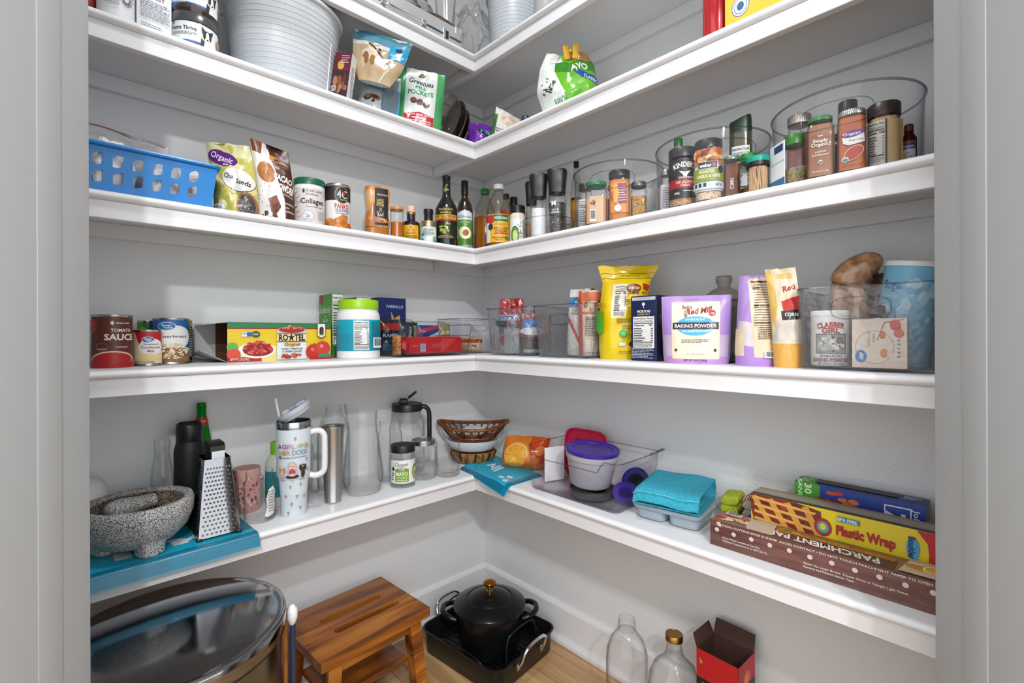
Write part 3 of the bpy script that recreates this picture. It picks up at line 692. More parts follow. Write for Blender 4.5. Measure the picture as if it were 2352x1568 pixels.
for s in (-1, 1):
    hook(o, smoothpath([(s * 0.112, -0.048, 0.135), (s * 0.138, -0.044, 0.142), (s * 0.158, -0.022, 0.147), (s * 0.162, 0, 0.148), (s * 0.158, 0.022, 0.147), (s * 0.138, 0.044, 0.142), (s * 0.112, 0.048, 0.135)], 5), 0.0095, ENA, 'handle', 10)
# two glass bottles
def glassbottle(name, label, loc, prof, wall=0.003, m=GLASSD, cat='glass bottle', seg=44, group=None):
    o = thing(name, label, cat, loc, faceto(loc), group); b = MB(); b.lathe(shellprof(prof, wall, 0.006), seg); b.build('bottle_glass', m, o); return o
glassbottle('glass_bottle', 'clear glass juice bottle without a cap standing on the floor', (-0.135, -0.798, 0), [(0.055, 0), (0.0605, 0.008), (0.0605, 0.17), (0.058, 0.195), (0.048, 0.225), (0.032, 0.247), (0.0255, 0.256), (0.0275, 0.260), (0.0275, 0.266), (0.025, 0.268), (0.0252, 0.273), (0.0243, 0.276), (0.0252, 0.281), (0.0243, 0.287), (0.023, 0.289)])
o = glassbottle('glass_jug', 'round clear glass jug with gold screw cap beside red carton', (-0.108, -0.933, 0), [(0.060, 0), (0.0705, 0.012), (0.072, 0.13), (0.068, 0.17), (0.056, 0.20), (0.035, 0.22), (0.024, 0.238), (0.021, 0.262), (0.021, 0.288)])
lidded(o, 0.0235, 0.018, mat('#a98345', 0.35, 1.0), z=0.274, name='screw_cap')
prt(o, [T('JUICY', 0.5, 0.5, 0.8, '#d9dad8', 0.8, b=0.01)], 0.06, 0.012, on_cone(0.066, 0.058, 0.182, 0.012, radians(-38)), 'embossed_letters', cx=8, m=GLASS)
# tall red carton with open flaps
o = thing('juice_carton', 'tall open red and black cardboard juice carton on the floor', 'carton', (-0.086, -1.064, 0), radians(-92.5))
cw, cd, ch = 0.108, 0.094, 0.300; RB = mat('#c01820', 0.4); BK = mat('#1b1414', 0.42); BRN = mat('#4a3029', 0.7)
b = MB()
for (x, y, w_, d_) in ((0, -cd / 2, cw, 0.0012), (0, cd / 2, cw, 0.0012), (-cw / 2, 0, 0.0012, cd), (cw / 2, 0, 0.0012, cd)): b.box(x, y, 0, w_, d_, ch)
b.box(0, 0, 0, cw, cd, 0.0012); b.build('carton_walls', BRN, o, angle=0)
def flap(p0, p1, tip0, tip1, m, name='flap'):
    q = MB(); P = [Vector(p) for p in (p0, p1, tip1, tip0)]; n_ = (P[1] - P[0]).cross(P[3] - P[0]).normalized() * 0.0006
    q.add([p + n_ for p in P] + [p - n_ for p in P], [(0, 1, 2, 3), (7, 6, 5, 4), (0, 4, 5, 1), (1, 5, 6, 2), (2, 6, 7, 3), (3, 7, 4, 0)]); return q.build(name, m, o, angle=0)
flap((-cw / 2, cd / 2, ch), (cw / 2, cd / 2, ch), (-cw / 2 + .002, cd / 2 + .012, ch + 0.038), (cw / 2 - .002, cd / 2 + .012, ch + 0.038), BRN)
flap((-cw / 2, -cd / 2, ch), (-cw / 2, cd / 2, ch), (-cw / 2 - .012, -cd / 2 + .004, ch + 0.03), (-cw / 2 - .012, cd / 2 - .004, ch + 0.03), BRN)
prt(o, [Rr(.5, .43, 1, .86, '#1a1212'), Rr(.5, .88, 1, .24, '#bf151d'), Po([(.08, .93), (.16, .90), (.14, .885), (.09, .875)], '#b98d54'), T('TRADER', .24, .715, .018, '#e8e2da', .2), T("JOE'S", .25, .688, .018, '#e8e2da', .16), El(.46, .70, .022, .009, '#d8d8d8'), El(.46, .70, .015, .006, '#1a1212'), El(.42, .665, .018, .008, '#d8d8d8'), El(.42, .665, .012, .005, '#1a1212'), El(.2, .635, .16, .022, '#2f7a2a', rot=-14), El(.22, .585, .17, .04, '#d7b521'), T('sparkling', .72, .645, .03, '#e0a54a', .42, b=.01), T('blood', .6, .585, .055, '#b9bde6', .42), T('orange', .6, .51, .055, '#b9bde6', .6)], cw, ch, on_front(cd + .0014), 'front_print')
prt(o, [Rr(.5, .42, 1, .84, '#1f1717'), Rr(.5, .9, 1, .2, '#bb161d'), El(.5, .85, .2, .06, '#d96a1c'), El(.45, .84, .12, .04, '#eb8a2f'), El(.4, .66, .2, .07, '#d96a1c'), El(.36, .67, .1, .04, '#f0a040'), Po([(.5, .78), (.58, .77), (.7, .55), (.6, .56)], '#3c5a24')], cd, ch, on_right(cw + .0014), 'side_print')

# ================================================================== lowest shelf, left run
e = TOP['E']
TEAL = mat('#18a9c8', 0.35); TEALD = mat('#0f7f9e', 0.35)
def drape(name, label, corners, over, parent=None, items=(), w=1, h=1, mapf=None): pass
# blue shopping bag lying under the stone bowl, its edge hanging over the shelf
o = thing('shopping_bag', 'flat turquoise shopping bag under the stone bowl and grater', 'shopping bag', (-1.19, -0.19, e))
def dr(u, v):          # u along the shelf, v from back to front then down over the nose
    x = -0.20 + u * (0.395 + 0.01 * v); s = v * 0.235
    if s < 0.198: y, z = 0.1 - s, 0.003
    else:
        a = min((s - 0.198) / 0.012, pi / 2); y = -0.098 - 0.012 * sin(a) - (max(0, s - 0.198 - 0.012 * pi / 2)) * 0.28; z = 0.003 - 0.012 * (1 - cos(a)) - max(0, s - 0.198 - 0.012 * pi / 2) * 0.96
    return Vector((x, y, z + 0.0012 * noise.noise((u * 5, v * 4, 2))))
def solidgrid(fn, nu, nv, th, name, m, parent):
    b = MB(); top = [[fn(i / nu, j / nv) for i in range(nu + 1)] for j in range(nv + 1)]
    nrm = lambda i, j: ((top[j][min(i + 1, nu)] - top[j][max(i - 1, 0)]).cross(top[min(j + 1, nv)][i] - top[max(j - 1, 0)][i])).normalized() * th
    A = [p for r in top for p in r]; B = [top[j][i] + nrm(i, j) for j in range(nv + 1) for i in range(nu + 1)]; n = nu + 1; k = len(A); fs = []
    for j in range(nv):
        for i in range(nu): q = (j * n + i, j * n + i + 1, (j + 1) * n + i + 1, (j + 1) * n + i); fs += [q, tuple(p + k for p in reversed(q))]
    for i in range(nu): fs += [(i + 1, i, i + k, i + 1 + k), (nv * n + i, nv * n + i + 1, nv * n + i + 1 + k, nv * n + i + k)]
    for j in range(nv): fs += [(j * n, (j + 1) * n, (j + 1) * n + k, j * n + k), ((j + 1) * n + nu, j * n + nu, j * n + nu + k, (j + 1) * n + nu + k)]
    b.add(A + B, fs); return b.build(name, m, parent, angle=40)
q = solidgrid(dr, 24, 30, -0.0022, 'bag_sheet', mat('#19b7dc', 0.3), o)
nz = lambda s, t, of: dr(s / 0.395 + 0.5, 1 - t / 0.235) + Vector((0, -of - 0.0026, of + 0.0026))
prt(q, [Rr(.5, .6, 1, .8, '#19b7dc'), Po([(0, .0), (1, 0), (1, .22), (.93, .20), (0, .20)], '#0d7796'), Po([(.88, .3), (1, .3), (1, 1), (.93, 1)], '#0b7593'), T('in', .5, .52, .30, '#f2f6f7', .34, b=.03), El(.74, .52, .055, .04, '#f2f6f7', rot=25), El(.80, .47, .05, .035, '#f2f6f7', rot=-20), El(.69, .46, .04, .03, '#f2f6f7', rot=50), Rr(.75, .44, .16, .012, '#f2f6f7')], 0.395, 0.235, nz, 'printed_face', cx=16, cy=24, m=inkmat(.3))
# molcajete
o = thing('stone_mortar', 'grey speckled granite mortar bowl on the turquoise bag', 'mortar', (-1.213, -0.190, e + 0.005), 0.4)
GRAN = noisemat('granite', [('#2c2b2b', .36), ('#6e6d6c', .43), ('#b4b3b1', .5), ('#d8d7d5', .58)], 460, 0.75, 3, 0.35)
b = MB(); b.lathe([(0, 0.012), (0.045, 0.012), (0.072, 0.022), (0.094, 0.045), (0.1055, 0.075), (0.107, 0.102), (0.103, 0.110), (0.094, 0.110), (0.087, 0.104), (0.083, 0.09), (0.07, 0.07), (0.05, 0.057), (0, 0.052)], 56); b.build('bowl', GRAN, o)
b = MB(); b.lathe([(0.0, 0.0525), (0.049, 0.0575), (0.069, 0.0705), (0.0822, 0.0905), (0.0862, 0.103), (0.0855, 0.1035), (0.081, 0.091), (0.068, 0.072), (0.048, 0.0595), (0, 0.055)], 48); b.build('worn_inside', noisemat('granite_in', [('#241c16', .34), ('#5a4736', .45), ('#8a7b6c', .56), ('#a89f94', .66)], 260, .8, 3, .3), o)
for a in (20, 140, 260):
    b = MB(); a = radians(a); b.lathe([(0.021, 0), (0.025, 0.004), (0.027, 0.03), (0.02, 0.034)], 16, (0.060 * cos(a), 0.060 * sin(a), 0), 3); b.build('foot', GRAN, o)
pm_ = thing('stone_pestle', 'rounded granite pestle lying inside the mortar bowl', 'pestle', (-1.223, -0.177, e + 0.073), 0.3)
b = MB(); b.tube(smoothpath([(-0.045, 0, 0.014), (-0.03, 0, 0.022), (0, 0.0, 0.026), (0.035, -0.008, 0.03), (0.05, -0.012, 0.032)], 5), [0.006, .012, .017, .021, .0235, .025, .0255, .025, .0245, .023, .021, .0195, .018, .0172, .0165, .016, .016, .0155, .014, .011, .004], 18); b.build('pestle_body', GRAN, pm_)
# black bottle
loc, r, h = cyl('L', 'E', 397, 470, 972, base=1212); o = thing('water_bottle', 'matt black insulated water bottle behind the grater', 'bottle', loc + Vector((0, 0, .004)), faceto(loc)); h -= .004
b = MB(); b.lathe([(0, 0), (r * .95, 0), (r, .004), (r, h * .70), (r * .97, h * .74), (r * .86, h * .80), (r * .84, h * .815)], 44); b.build('bottle_body', mat('#17181a', .55), o)
b = MB(); b.lathe([(r * .84, h * .815), (r * .86, h * .82), (r * .86, h * .965), (r * .8, h * .99), (r * .72, h), (r * .68, h * .985), (0, h * .98)], 44); b.build('cap', mat('#101112', .4), o)
# glass bottle with swing mouth behind
loc, r, h = cyl('L', 'E', 347, 400, 1015, g=.175); o = glassbottle('glass_milk_bottle', 'small clear glass milk bottle beside the black water bottle', loc, [(r * .93, 0), (r, .004), (r, h * .55), (r * .92, h * .66), (r * .74, h * .78), (r * .66, h * .84), (r * .66, h * .88), (r * .74, h * .9), (r * .74, h * .985), (r * .7, h)], .002, GLASS)
# green bottle
loc, r, h = cyl('L', 'E', 436, 487, 925, g=.205); GG = clear('#7fd688', '#2f7f3a', .03, 1.0, body=.45, bodycol='#1f9a30')
o = glassbottle('green_bottle', 'green glass mineral water bottle behind the black bottle', loc, [(r * .95, 0), (r, .005), (r, h * .55), (r * .85, h * .68), (r * .55, h * .84), (r * .43, h * .9), (r * .43, h * .955), (r * .47, h * .96), (r * .47, h * .97), (r * .42, h * .975), (r * .43, h)], .002, GG)
b = MB(); b.lathe([(r * .64, h * .80), (r * .50, h * .875)], 28); q = b.build('neck_label', mat('#c4221f', .4), o)
prt(q, [T('SPRING', .5, .5, .6, '#f5e9e4', .8)], r * 1.0, h * .03, on_cone(r * .62, r * .55, h * .825, h * .03), cx=6)
# box grater
o = thing('box_grater', 'shiny steel box grater with black handle on the turquoise bag', 'grater', (-1.063, -0.204, e + 0.0045), radians(-1))
GS = mat('#97999d', 0.11, 1.0)
bw, bd, tw, td, gh = 0.092, 0.118, 0.058, 0.072, 0.186
b = MB(); rc = lambda w_, d_, z: [(x, y, z) for x, y in rrect(0, 0, w_, d_, 0.004, None, 2)]
b.loft([rc(bw, bd, .006), rc(tw, td, gh), rc(tw - .002, td - .002, gh), rc(bw - .002, bd - .002, .006)], False, False); q = b.build('grater_walls', GS, o)
b = MB()
for i in range(17):
    for j in range(8):
        t = (i + .8) / 18; hw = (bw + (tw - bw) * t) / 2 * .82; yy = -(bd + (td - bd) * t) / 2; x = (-1 + 2 * (j + .5 * (i % 2) + .25) / 8) * hw; z = .006 + (gh - .006) * t
        if t > .9: continue
        n = 7; b.loft([[(x + .0026 * cos(2 * pi * k / n), yy - .0001, z + .0026 * sin(2 * pi * k / n)) for k in range(n)], [(x + .0015 * cos(2 * pi * k / n), yy - .0022, z + .0015 * sin(2 * pi * k / n) + .0008) for k in range(n)]])
q2 = b.build('grating_teeth', GS, o, angle=25); q2['kind'] = 'stuff'
b = MB()
for i in range(22):
    t = (i + 1) / 25; hd = (bd + (td - bd) * t) / 2 * .74; xx = -(bw + (tw - bw) * t) / 2; z = .006 + (gh - .006) * t
    b.add([(xx - .0004, -hd, z), (xx - .0004, hd, z + .006), (xx - .0030, hd, z + .0075), (xx - .0030, -hd, z + .0015)], [(0, 1, 2, 3)]); b.add([(xx - .0004, -hd, z), (xx - .003, -hd, z + .0015), (xx - .0004, -hd, z + .0035)], [(0, 1, 2)])
q2 = b.build('slicing_slots', mat('#3c3d3f', .25, 1.0), o, angle=10); q2['kind'] = 'stuff'
for sx in (-1, 1):
    for sy in (-1, 1): b = MB(); b.box(sx * (bw / 2 - .004), sy * (bd / 2 - .004), 0, .012, .012, .008, .002); b.build('foot_cap', BLACK, o)
b = MB(); b.prism([(-.014, gh - .03), (.014, gh - .03), (.014, gh + .026), (-.014, gh + .026)], .0015); b.xf(Matrix.Translation((0.002, -td / 2 - .0015 + .004, 0))); b.build('handle_strap', STEEL, o)
b = MB(); b.loft([[(-.015, y, z) for y, z in P] if s < 0 else [(.0165, y, z) for y, z in P] for s, P in ((-1, [(-.036, gh + .018), (-.035, gh + .03), (-.024, gh + .036), (.024, gh + .036), (.035, gh + .03), (.036, gh - .01), (.028, gh - .01), (.027, gh + .026), (-.028, gh + .027)]), (1, [(-.036, gh + .018), (-.035, gh + .03), (-.024, gh + .036), (.024, gh + .036), (.035, gh + .03), (.036, gh - .01), (.028, gh - .01), (.027, gh + .026), (-.028, gh + .027)]))]); b.build('handle', BLACK, o)
# white rounded thing at the very left behind the mortar
o = thing('white_container', 'white rounded plastic container behind the stone mortar at left', 'container', (-1.303, -0.066, e), 0)
b = MB(); b.lathe([(0, 0), (.05, 0), (.056, .01), (.058, .115), (.048, .137), (.03, .147), (0, .15)], 36, n=3); b.build('container_body', WHITE, o)
# mug
loc, r, h = cyl('L', 'E', 533, 598, 1073, g=.150); o = thing('coffee_mug', 'pink patterned ceramic mug with gold handle behind clear jar', 'mug', loc, faceto(loc))
b = MB(); b.lathe([(0, 0), (r * .85, 0), (r * .98, .006), (r, h * .5), (r * .99, h), (r * .93, h), (r * .92, h * .5), (r * .8, .008), (0, .007)], 40); q = b.build('mug_body', mat('#d9a59a', .35), o)
b = MB(); b.lathe([(r * .935, h * .998), (r * .92, h * .5), (r * .8, .009), (0, .008)], 40); b.build('glaze_inside', mat('#a55a45', .3), q)
prt(q, blobs(.6, .45, .8, .8, 40, ['#b3333f', '#8e2a33', '#f2dfd6', '#c76a63', '#e9c9bd'], (.02, .05), 3), r * 2, h, on_cyl(r, 0), 'flower_print', cx=10)
hook(o, smoothpath([(-r * .85, -r * .5, h * .8), (-r * 1.1, -r * .95, h * .78), (-r * 1.15, -r * 1.05, h * .5), (-r * 1.05, -r * .95, h * .25), (-r * .85, -r * .5, h * .2)], 5), .005, mat('#b58a2a', .2, 1.0), 'handle')
# clear jar in front of it
def masonjar(name, label, p0, p1, pt, base=None, g=None, lid=None, wall=.0025, m=GLASS, neck=.86):
    loc, r, h = cyl('L', 'E', p0, p1, pt, g=g or .02, base=base); o = thing(name, label, 'glass jar', loc, faceto(loc))
    k = [(r * .9, 0), (r, .006), (r, h * .74), (r * .97, h * .79), (r * neck, h * .85), (r * neck, h * .89), (r * (neck + .03), h * .905), (r * (neck + .03), h * .92), (r * neck, h * .93), (r * (neck + .02), h * .96), (r * neck, h)]
    b = MB(); b.lathe(shellprof(k, wall, .006), 44); b.build('jar_glass', m, o); return o, r, h
o, r, h = masonjar('empty_jar', 'empty clear glass jar with torn white label beside white tumbler', 557, 632, 1080, base=1203)
b = MB(); q = on_cyl(r + .0003, h * .1, .75); pts = [(.0, .05), (.25, .0), (.8, .06), (.95, .3), (.9, .55), (1.0, .8), (.7, .98), (.3, .9), (.12, .6), (.2, .35)]
prt(o, [Po(pts, '#e8e6e4'), *fine(.55, .5, .6, .7, 8, '#8a8886', 4)], r * .9, h * .62, q, 'torn_label', cx=8)
# printed tumbler with handle, tilted lid and straw
loc, r, h = cyl('L', 'E', 634, 712, 965, base=1191); rz = faceto(loc); o = thing('printed_tumbler', 'pale blue printed tumbler with white handle and tilted lid', 'tumbler', loc, rz)
TB = mat('#dfeaf0', .3); r1 = r * 1.02
b = MB(); b.lathe([(0, 0), (r * .72, 0), (r * .77, .004), (r * .84, h * .36), (r * .88, h * .385), (r * 1.0, h * .43), (r * 1.02, h * .47), (r * 1.05, h * .925), (r * 1.0, h * .925), (r * .95, h * .47), (r * .7, .01), (0, .008)], 48); q = b.build('tumbler_body', TB, o)
b = MB(); b.lathe([(r * 1.045, h * .925), (r * 1.05, h * .93), (r * 1.055, h * .995), (r * 1.04, h), (r * 1.0, h), (r * .99, h * .925)], 48); b.build('steel_rim', STEEL, o)
HCOL = WHITE
hook(o, smoothpath([(r * .95, 0, h * .855), (r * 1.25, -.002, h * .87), (r * 1.62, -.004, h * .865), (r * 1.83, -.005, h * .82), (r * 1.86, -.005, h * .75), (r * 1.86, -.005, h * .52), (r * 1.82, -.005, h * .44), (r * 1.62, -.004, h * .40), (r * 1.25, -.002, h * .385), (r * .95, 0, h * .40)], 5), .0085, HCOL, 'handle', 10)
PAW = lambda x, y, s=1, c='#c9949c': [El(x, y, .024 * s, .011 * s, c, 12), El(x - .026 * s, y + .016 * s, .011 * s, .007 * s, '#6b3f47', 8), El(x, y + .022 * s, .011 * s, .007 * s, '#6b3f47', 8), El(x + .026 * s, y + .016 * s, .011 * s, .007 * s, '#6b3f47', 8)]
it = []
for x, y in ((.55, .88), (.95, .78), (.92, .63), (.96, .51), (.38, .33), (.75, .345), (.2, .22), (.62, .215), (.9, .2), (.42, .13), (.74, .08), (.3, .03), (.1, .68)): it += PAW(x, y, 1.1)
for i, (c, ch_) in enumerate(zip(('#8a4b93', '#b0567f', '#c97fae', '#d8a0c0', '#c9a9cf', '#b5c3a2', '#c9b06a', '#b8b87a'), 'AGIRLAND')): it.append(T(ch_, (.09, .24, .335, .415, .51, .65, .77, .885)[i], .812, .052, c, b=.014))
for i, (c, ch_) in enumerate(zip(('#c9a56a', '#c98f6a', '#c9b06a', '#7fb0c0', '#8fa9c9', '#7f9fc9', '#9f9fd0'), 'HERDOGS')): it.append(T(ch_, (.14, .255, .36, .52, .64, .76, .87)[i], .742, .052, c, b=.014))
it += [T("A bond that can't be broken", .46, .687, .018, '#222', .86, b=.01)]
# a girl sitting between two dogs, drawn plainly
it += [El(.46, .575, .13, .062, '#b9b3bd'), El(.46, .52, .15, .06, '#c3bdc7'), El(.46, .585, .085, .042, '#f0c9b2'), El(.46, .515, .09, .045, '#c43c5c'), El(.425, .585, .012, .008, '#3a2a22', 8), El(.495, .585, .012, .008, '#3a2a22', 8), El(.46, .467, .19, .022, '#3b2f38'), El(.46, .49, .10, .016, '#f0c9b2'),
       El(.16, .50, .075, .055, '#d9c0a6'), El(.17, .548, .085, .036, '#e7d3bd'), El(.105, .545, .03, .034, '#b98a62'), El(.245, .545, .03, .034, '#b98a62'), El(.15, .553, .009, .006, '#222', 8), El(.2, .553, .009, .006, '#222', 8), El(.175, .54, .013, .006, '#222', 8),
       El(.76, .50, .06, .06, '#4a2c2e'), El(.755, .565, .055, .036, '#553336'), El(.685, .565, .04, .034, '#3a2224'), El(.825, .565, .04, .034, '#3a2224'), El(.735, .575, .012, .008, '#efe9e4', 8), El(.775, .575, .012, .008, '#efe9e4', 8), El(.755, .552, .014, .007, '#1a1212', 8)]
it += [T('Biscuit', .17, .425, .012, '#222', .14), T('Liz', .46, .42, .012, '#222', .07), T('Gracy', .76, .425, .014, '#222', .18)]
def tmap(s, t, of):
    tt = t / (h * .90); rr = lerp(((0, r * .77), (.40, r * .845), (.43, r * .88), (.48, r * 1.0), (.52, r * 1.02), (1, r * 1.05)), (t + .003) / (h * .925)); a = s / r; return Vector(((rr + of + .0003) * sin(a), -(rr + of + .0003) * cos(a), t + .003))
prt(q, it, 2 * r * .95, h * .92, tmap, 'printed_picture', cx=14, cy=30)
b = MB(); b.lathe([(0, 0), (.040, 0), (.042, .003), (.043, .010), (.046, .0105), (.046, .019), (.043, .022), (.04, .022), (.038, .018), (0, .018)], 40); b.box(-.02, 0, .016, .022, .026, .013, .004); b.box(.022, 0, .018, .03, .03, .009, .004)
lm = clear('#d5dae2', '#8a93a3', .15, .9, body=.62, bodycol='#cfd6df'); l = thing('tumbler_lid', 'frosted grey plastic lid resting tilted on the printed tumbler', 'lid', (loc.x, loc.y, loc.z + h), rot=(0, 0, 0))
l.matrix_world = Matrix.Translation((loc.x, loc.y, loc.z + h + .004)) @ Matrix.Rotation(rz, 4, 'Z') @ Matrix.Translation((.01, 0, .012)) @ Matrix.Rotation(radians(-32), 4, 'Y')
b.build('lid_body', lm, l)
st_ = thing('drinking_straw', 'translucent straw standing in the printed tumbler', 'straw', loc + Vector((0, 0, .012)), rz); b = MB(); b.tube([(.012, 0.004, 0), (-.045, 0.004, h * 1.20)], .0038, 10); b.build('straw_tube', clear('#eef1f3', '#b5bcc2', .1, .9, body=.35), st_)
# steel tumbler cup
loc, r, h = cyl('L', 'E', 736, 790, 977, base=1160); o = thing('steel_cup', 'tall brushed steel tumbler cup beside the printed tumbler', 'cup', loc, faceto(loc)); BRU = mat('#bdbcba', .33, 1.0)
b = MB(); b.lathe([(0, 0), (r * .70, 0), (r * .74, .002), (r * .74, .005), (r * .72, .007), (r * .98, h * .96), (r * 1.04, h * .985), (r * 1.04, h), (r * .95, h * .985), (r * .68, .012), (0, .012)], 48); b.build('cup_body', BRU, o)
# bottles behind
loc, r, h = cyl('L', 'E', 718, 812, 930, g=.15); r *= .82; glassbottle('wide_glass_bottle', 'wide clear glass bottle with short neck behind the steel cup', loc, [(r * .93, 0), (r, .006), (r, h * .62), (r * .95, h * .70), (r * .72, h * .83), (r * .46, h * .91), (r * .46, h * .93), (r * .52, h * .935), (r * .52, h * .95), (r * .46, h * .955), (r * .47, h * .99), (r * .44, h)], .0025, GLASS)
loc, r, h = cyl('L', 'E', 607, 662, 1012, g=.165); o = thing('soap_bottle', 'squat bottle with lime green cap and teal label behind tumbler', 'bottle', loc, faceto(loc))
b = MB(); b.lathe([(0, 0), (r * .95, 0), (r, .004), (r, h * .62), (r * .9, h * .7), (r * .5, h * .8), (0, h * .8)], 36); q = b.build('bottle_body', mat('#cfd5cc', .3), o); lidded(o, r * .55, h * .2, mat('#7cc32a', .4), z=h * .79, name='cap'); labelpatch(q, r, h * .12, h * .42, 1.3, '#13808b')
# glass pitcher
loc, r, h = cyl('L', 'E', 785, 880, 925, base=1143); o = thing('glass_pitcher', 'tall clear glass pitcher with curved handle beside mayonnaise jar', 'pitcher', loc, faceto(loc)); hs = h * .86
pr = [(r * .72, 0), (r * .78, .003), (r * .78, .008), (r * .92, h * .08), (r * 1.0, h * .16), (r * .985, h * .24), (r * .78, h * .62), (r * .72, h * .72), (r * .70, h * .80), (r * .71, h * .90)]
b = MB(); secs = []
P2 = shellprof(pr, .003, .012)
for rr, zz in P2:
    row = []
    for j in range(48):
        a = 2 * pi * j / 48; c = -cos(a); sp = max(0.0, c) ** 4 * max(0.0, (zz / h - .70) / .2); up = (max(0.0, c) ** 2.0) * max(0.0, (zz / h - .78) / .12) * h * .10
        row.append(((rr + sp * .012) * cos(a), (rr + sp * .0) * sin(a), zz + up))
    secs.append(row)
b.loft(secs, False, False); b.build('pitcher_glass', GLASSD, o)
hook(o, smoothpath([(r * .70, 0, h * .83), (r * .95, 0, h * .85), (r * 1.25, 0, h * .83), (r * 1.42, 0, h * .76), (r * 1.44, 0, h * .6), (r * 1.42, 0, h * .46), (r * 1.36, 0, h * .42)], 5), .0062, GLASSD, 'handle', 10)
# big jar with black pour lid
loc, r, h = cyl('L', 'E', 893, 975, 940, g=.14); h *= 1.0; o = thing('lidded_pitcher', 'clear pitcher jar with black pour-spout lid in the back corner', 'pitcher', loc, faceto(loc)); rn = r * .8
b = MB(); b.lathe(shellprof([(r * .93, 0), (r, .006), (r, h * .72), (r * .96, h * .8), (rn, h * .92), (rn, h)], .003, .006), 44); b.build('jar_glass', GLASSD, o)
ll = lidded(o, rn * 1.07, .026, BLACK, z=h - .004, name='lid'); zt = h + .020
b = MB(); b.box(-.012, 0, zt, .030, .026, .020, .004); b.build('spout_base', BLACK, ll); b = MB(); b.box(0, 0, 0, .038, .024, .008, .003); b.xf(Matrix.Translation((.012, 0, zt + .022)) @ Matrix.Rotation(radians(-38), 4, 'Y') @ Matrix.Translation((.012, 0, 0))); b.build('spout_flap', BLACK, ll)
hook(o, smoothpath([(rn * .9, 0, h + .006), (rn * 1.25, 0, h + .008), (rn * 1.5, 0, h - .004), (rn * 1.58, 0, h - .03), (rn * 1.58, 0, h - .12)], 5), .0085, BLACK, 'handle', 10)
masonjar('handled_glass_jar', 'clear glass jar standing behind the pitcher handle', 868, 925, 966, g=.12)
# mayo jar
loc, r, h = cyl('L', 'E', 890, 947, 1020, base=1123); o = thing('mayonnaise_jar', 'empty mayonnaise jar with black lid and green white label', 'glass jar', loc, faceto(loc, 4))
b = MB(); b.lathe(shellprof([(r * .9, 0), (r, .006), (r, h * .72), (r * .9, h * .8), (r * .88, h * .86)], .0022, .006), 44); b.build('jar_glass', GLASS, o); lidded(o, r * .98, h * .17, BLACK, z=h * .83, ribs=60)
q = labelpatch(o, r, h * .12, h * .55, 1.35, '#f1f1ee')
prt(q, [T('Chosen', .42, .83, .17, '#20231f', .42, sh=.2, b=.0), T('FOODS', .42, .70, .05, '#20231f', .16), Rr(.44, .34, .42, .56, '#7da72c'), Rr(.44, .6, .30, .1, '#5c8420'), T('CLASSIC', .44, .6, .065, '#f4f6ea', .2), T('MAYO', .44, .42, .17, '#f4f6ea', .36), T('WITH 100% PURE', .44, .25, .05, '#f4f6ea', .34), T('AVOCADO OIL', .44, .14, .065, '#f4f6ea', .34), El(.16, .62, .05, .085, '#23261f'), El(.9, .45, .13, .32, '#5f8428'), El(.92, .42, .10, .25, '#dfe6a8'), El(.93, .36, .05, .11, '#6b4a28'), *fine(.15, .3, .1, .34, 4, '#333', 2)], 2 * r * 1.35, h * .55, on_cyl(r + .0004, h * .12), cx=14)
# mason jar with band
o, r, h = masonjar('mason_jar', 'clear quilted mason jar with silver screw band', 940, 998, 1008, base=1103)
b = MB(); b.lathe([(r * .88, h * .88), (r * .96, h * .885), (r * .96, h * .99), (r * .92, h * 1.005), (r * .8, h * 1.005), (r * .8, h * .998), (0, h * .995)], 44); b.build('screw_band', TIN, o)
loc, r, h = cyl('L', 'E', 1000, 1055, 1014, base=1098); o = thing('drinking_glass', 'short clear drinking glass at the inner shelf corner', 'glass', loc, faceto(loc))
b = MB(); b.lathe([(0, 0), (r * .86, 0), (r * .95, .004), (r * .98, h * .4), (r, h), (r * .955, h), (r * .93, h * .4), (r * .85, .014), (0, .013)], 44); b.build('glass_body', GLASSD, o)

# ================================================================== lowest shelf, right run
# second turquoise bag across the corner
o = thing('shopping_bag', 'flat turquoise shopping bag under the baskets in the shelf corner', 'shopping bag', (-0.205, -0.29, e), 0)
P00, P10, P11, P01 = [Vector((a - .0, b_, 0)) - Vector((-0.205, -0.29, 0)) for a, b_ in ((-0.286, -0.195), (-0.316, -0.462), (-0.135, -0.462), (-0.06, -0.09))]
def dr2(u, v):
    p = (P00 * (1 - u) + P10 * u) * (1 - v) + (P01 * (1 - u) + P11 * u) * v; x = p.x - .205; z = .003 + .001 * noise.noise((u * 4, v * 4, 9))
    if x < -.289: z -= (-.289 - x) * 1.1
    if p.x < -.084 and x > -.289: z += 0
    return Vector((p.x, p.y, z))
q = solidgrid(dr2, 20, 16, -0.0022, 'bag_sheet', mat('#19b7dc', 0.3), o)
prt(q, [Rr(.5, .5, 1, 1, '#16b4d8'), Rr(.5, .05, 1, .1, '#0b6f8f'), Rr(.965, .5, .07, 1, '#0b7fa0'), T('liv', .40, .52, .30, '#eef6f8', .26, rot=180, b=.03), El(.72, .30, .05, .05, '#eef6f8', rot=30), El(.80, .42, .05, .05, '#eef6f8', rot=-30), El(.85, .22, .05, .05, '#eef6f8', rot=60), Rr(.80, .30, .20, .018, '#eef6f8')], 1, 1, lambda s, t, of: dr2(s + .5, t) + Vector((0, 0, of + .0026)), 'printed_face', cx=16, cy=12, m=inkmat(.3))
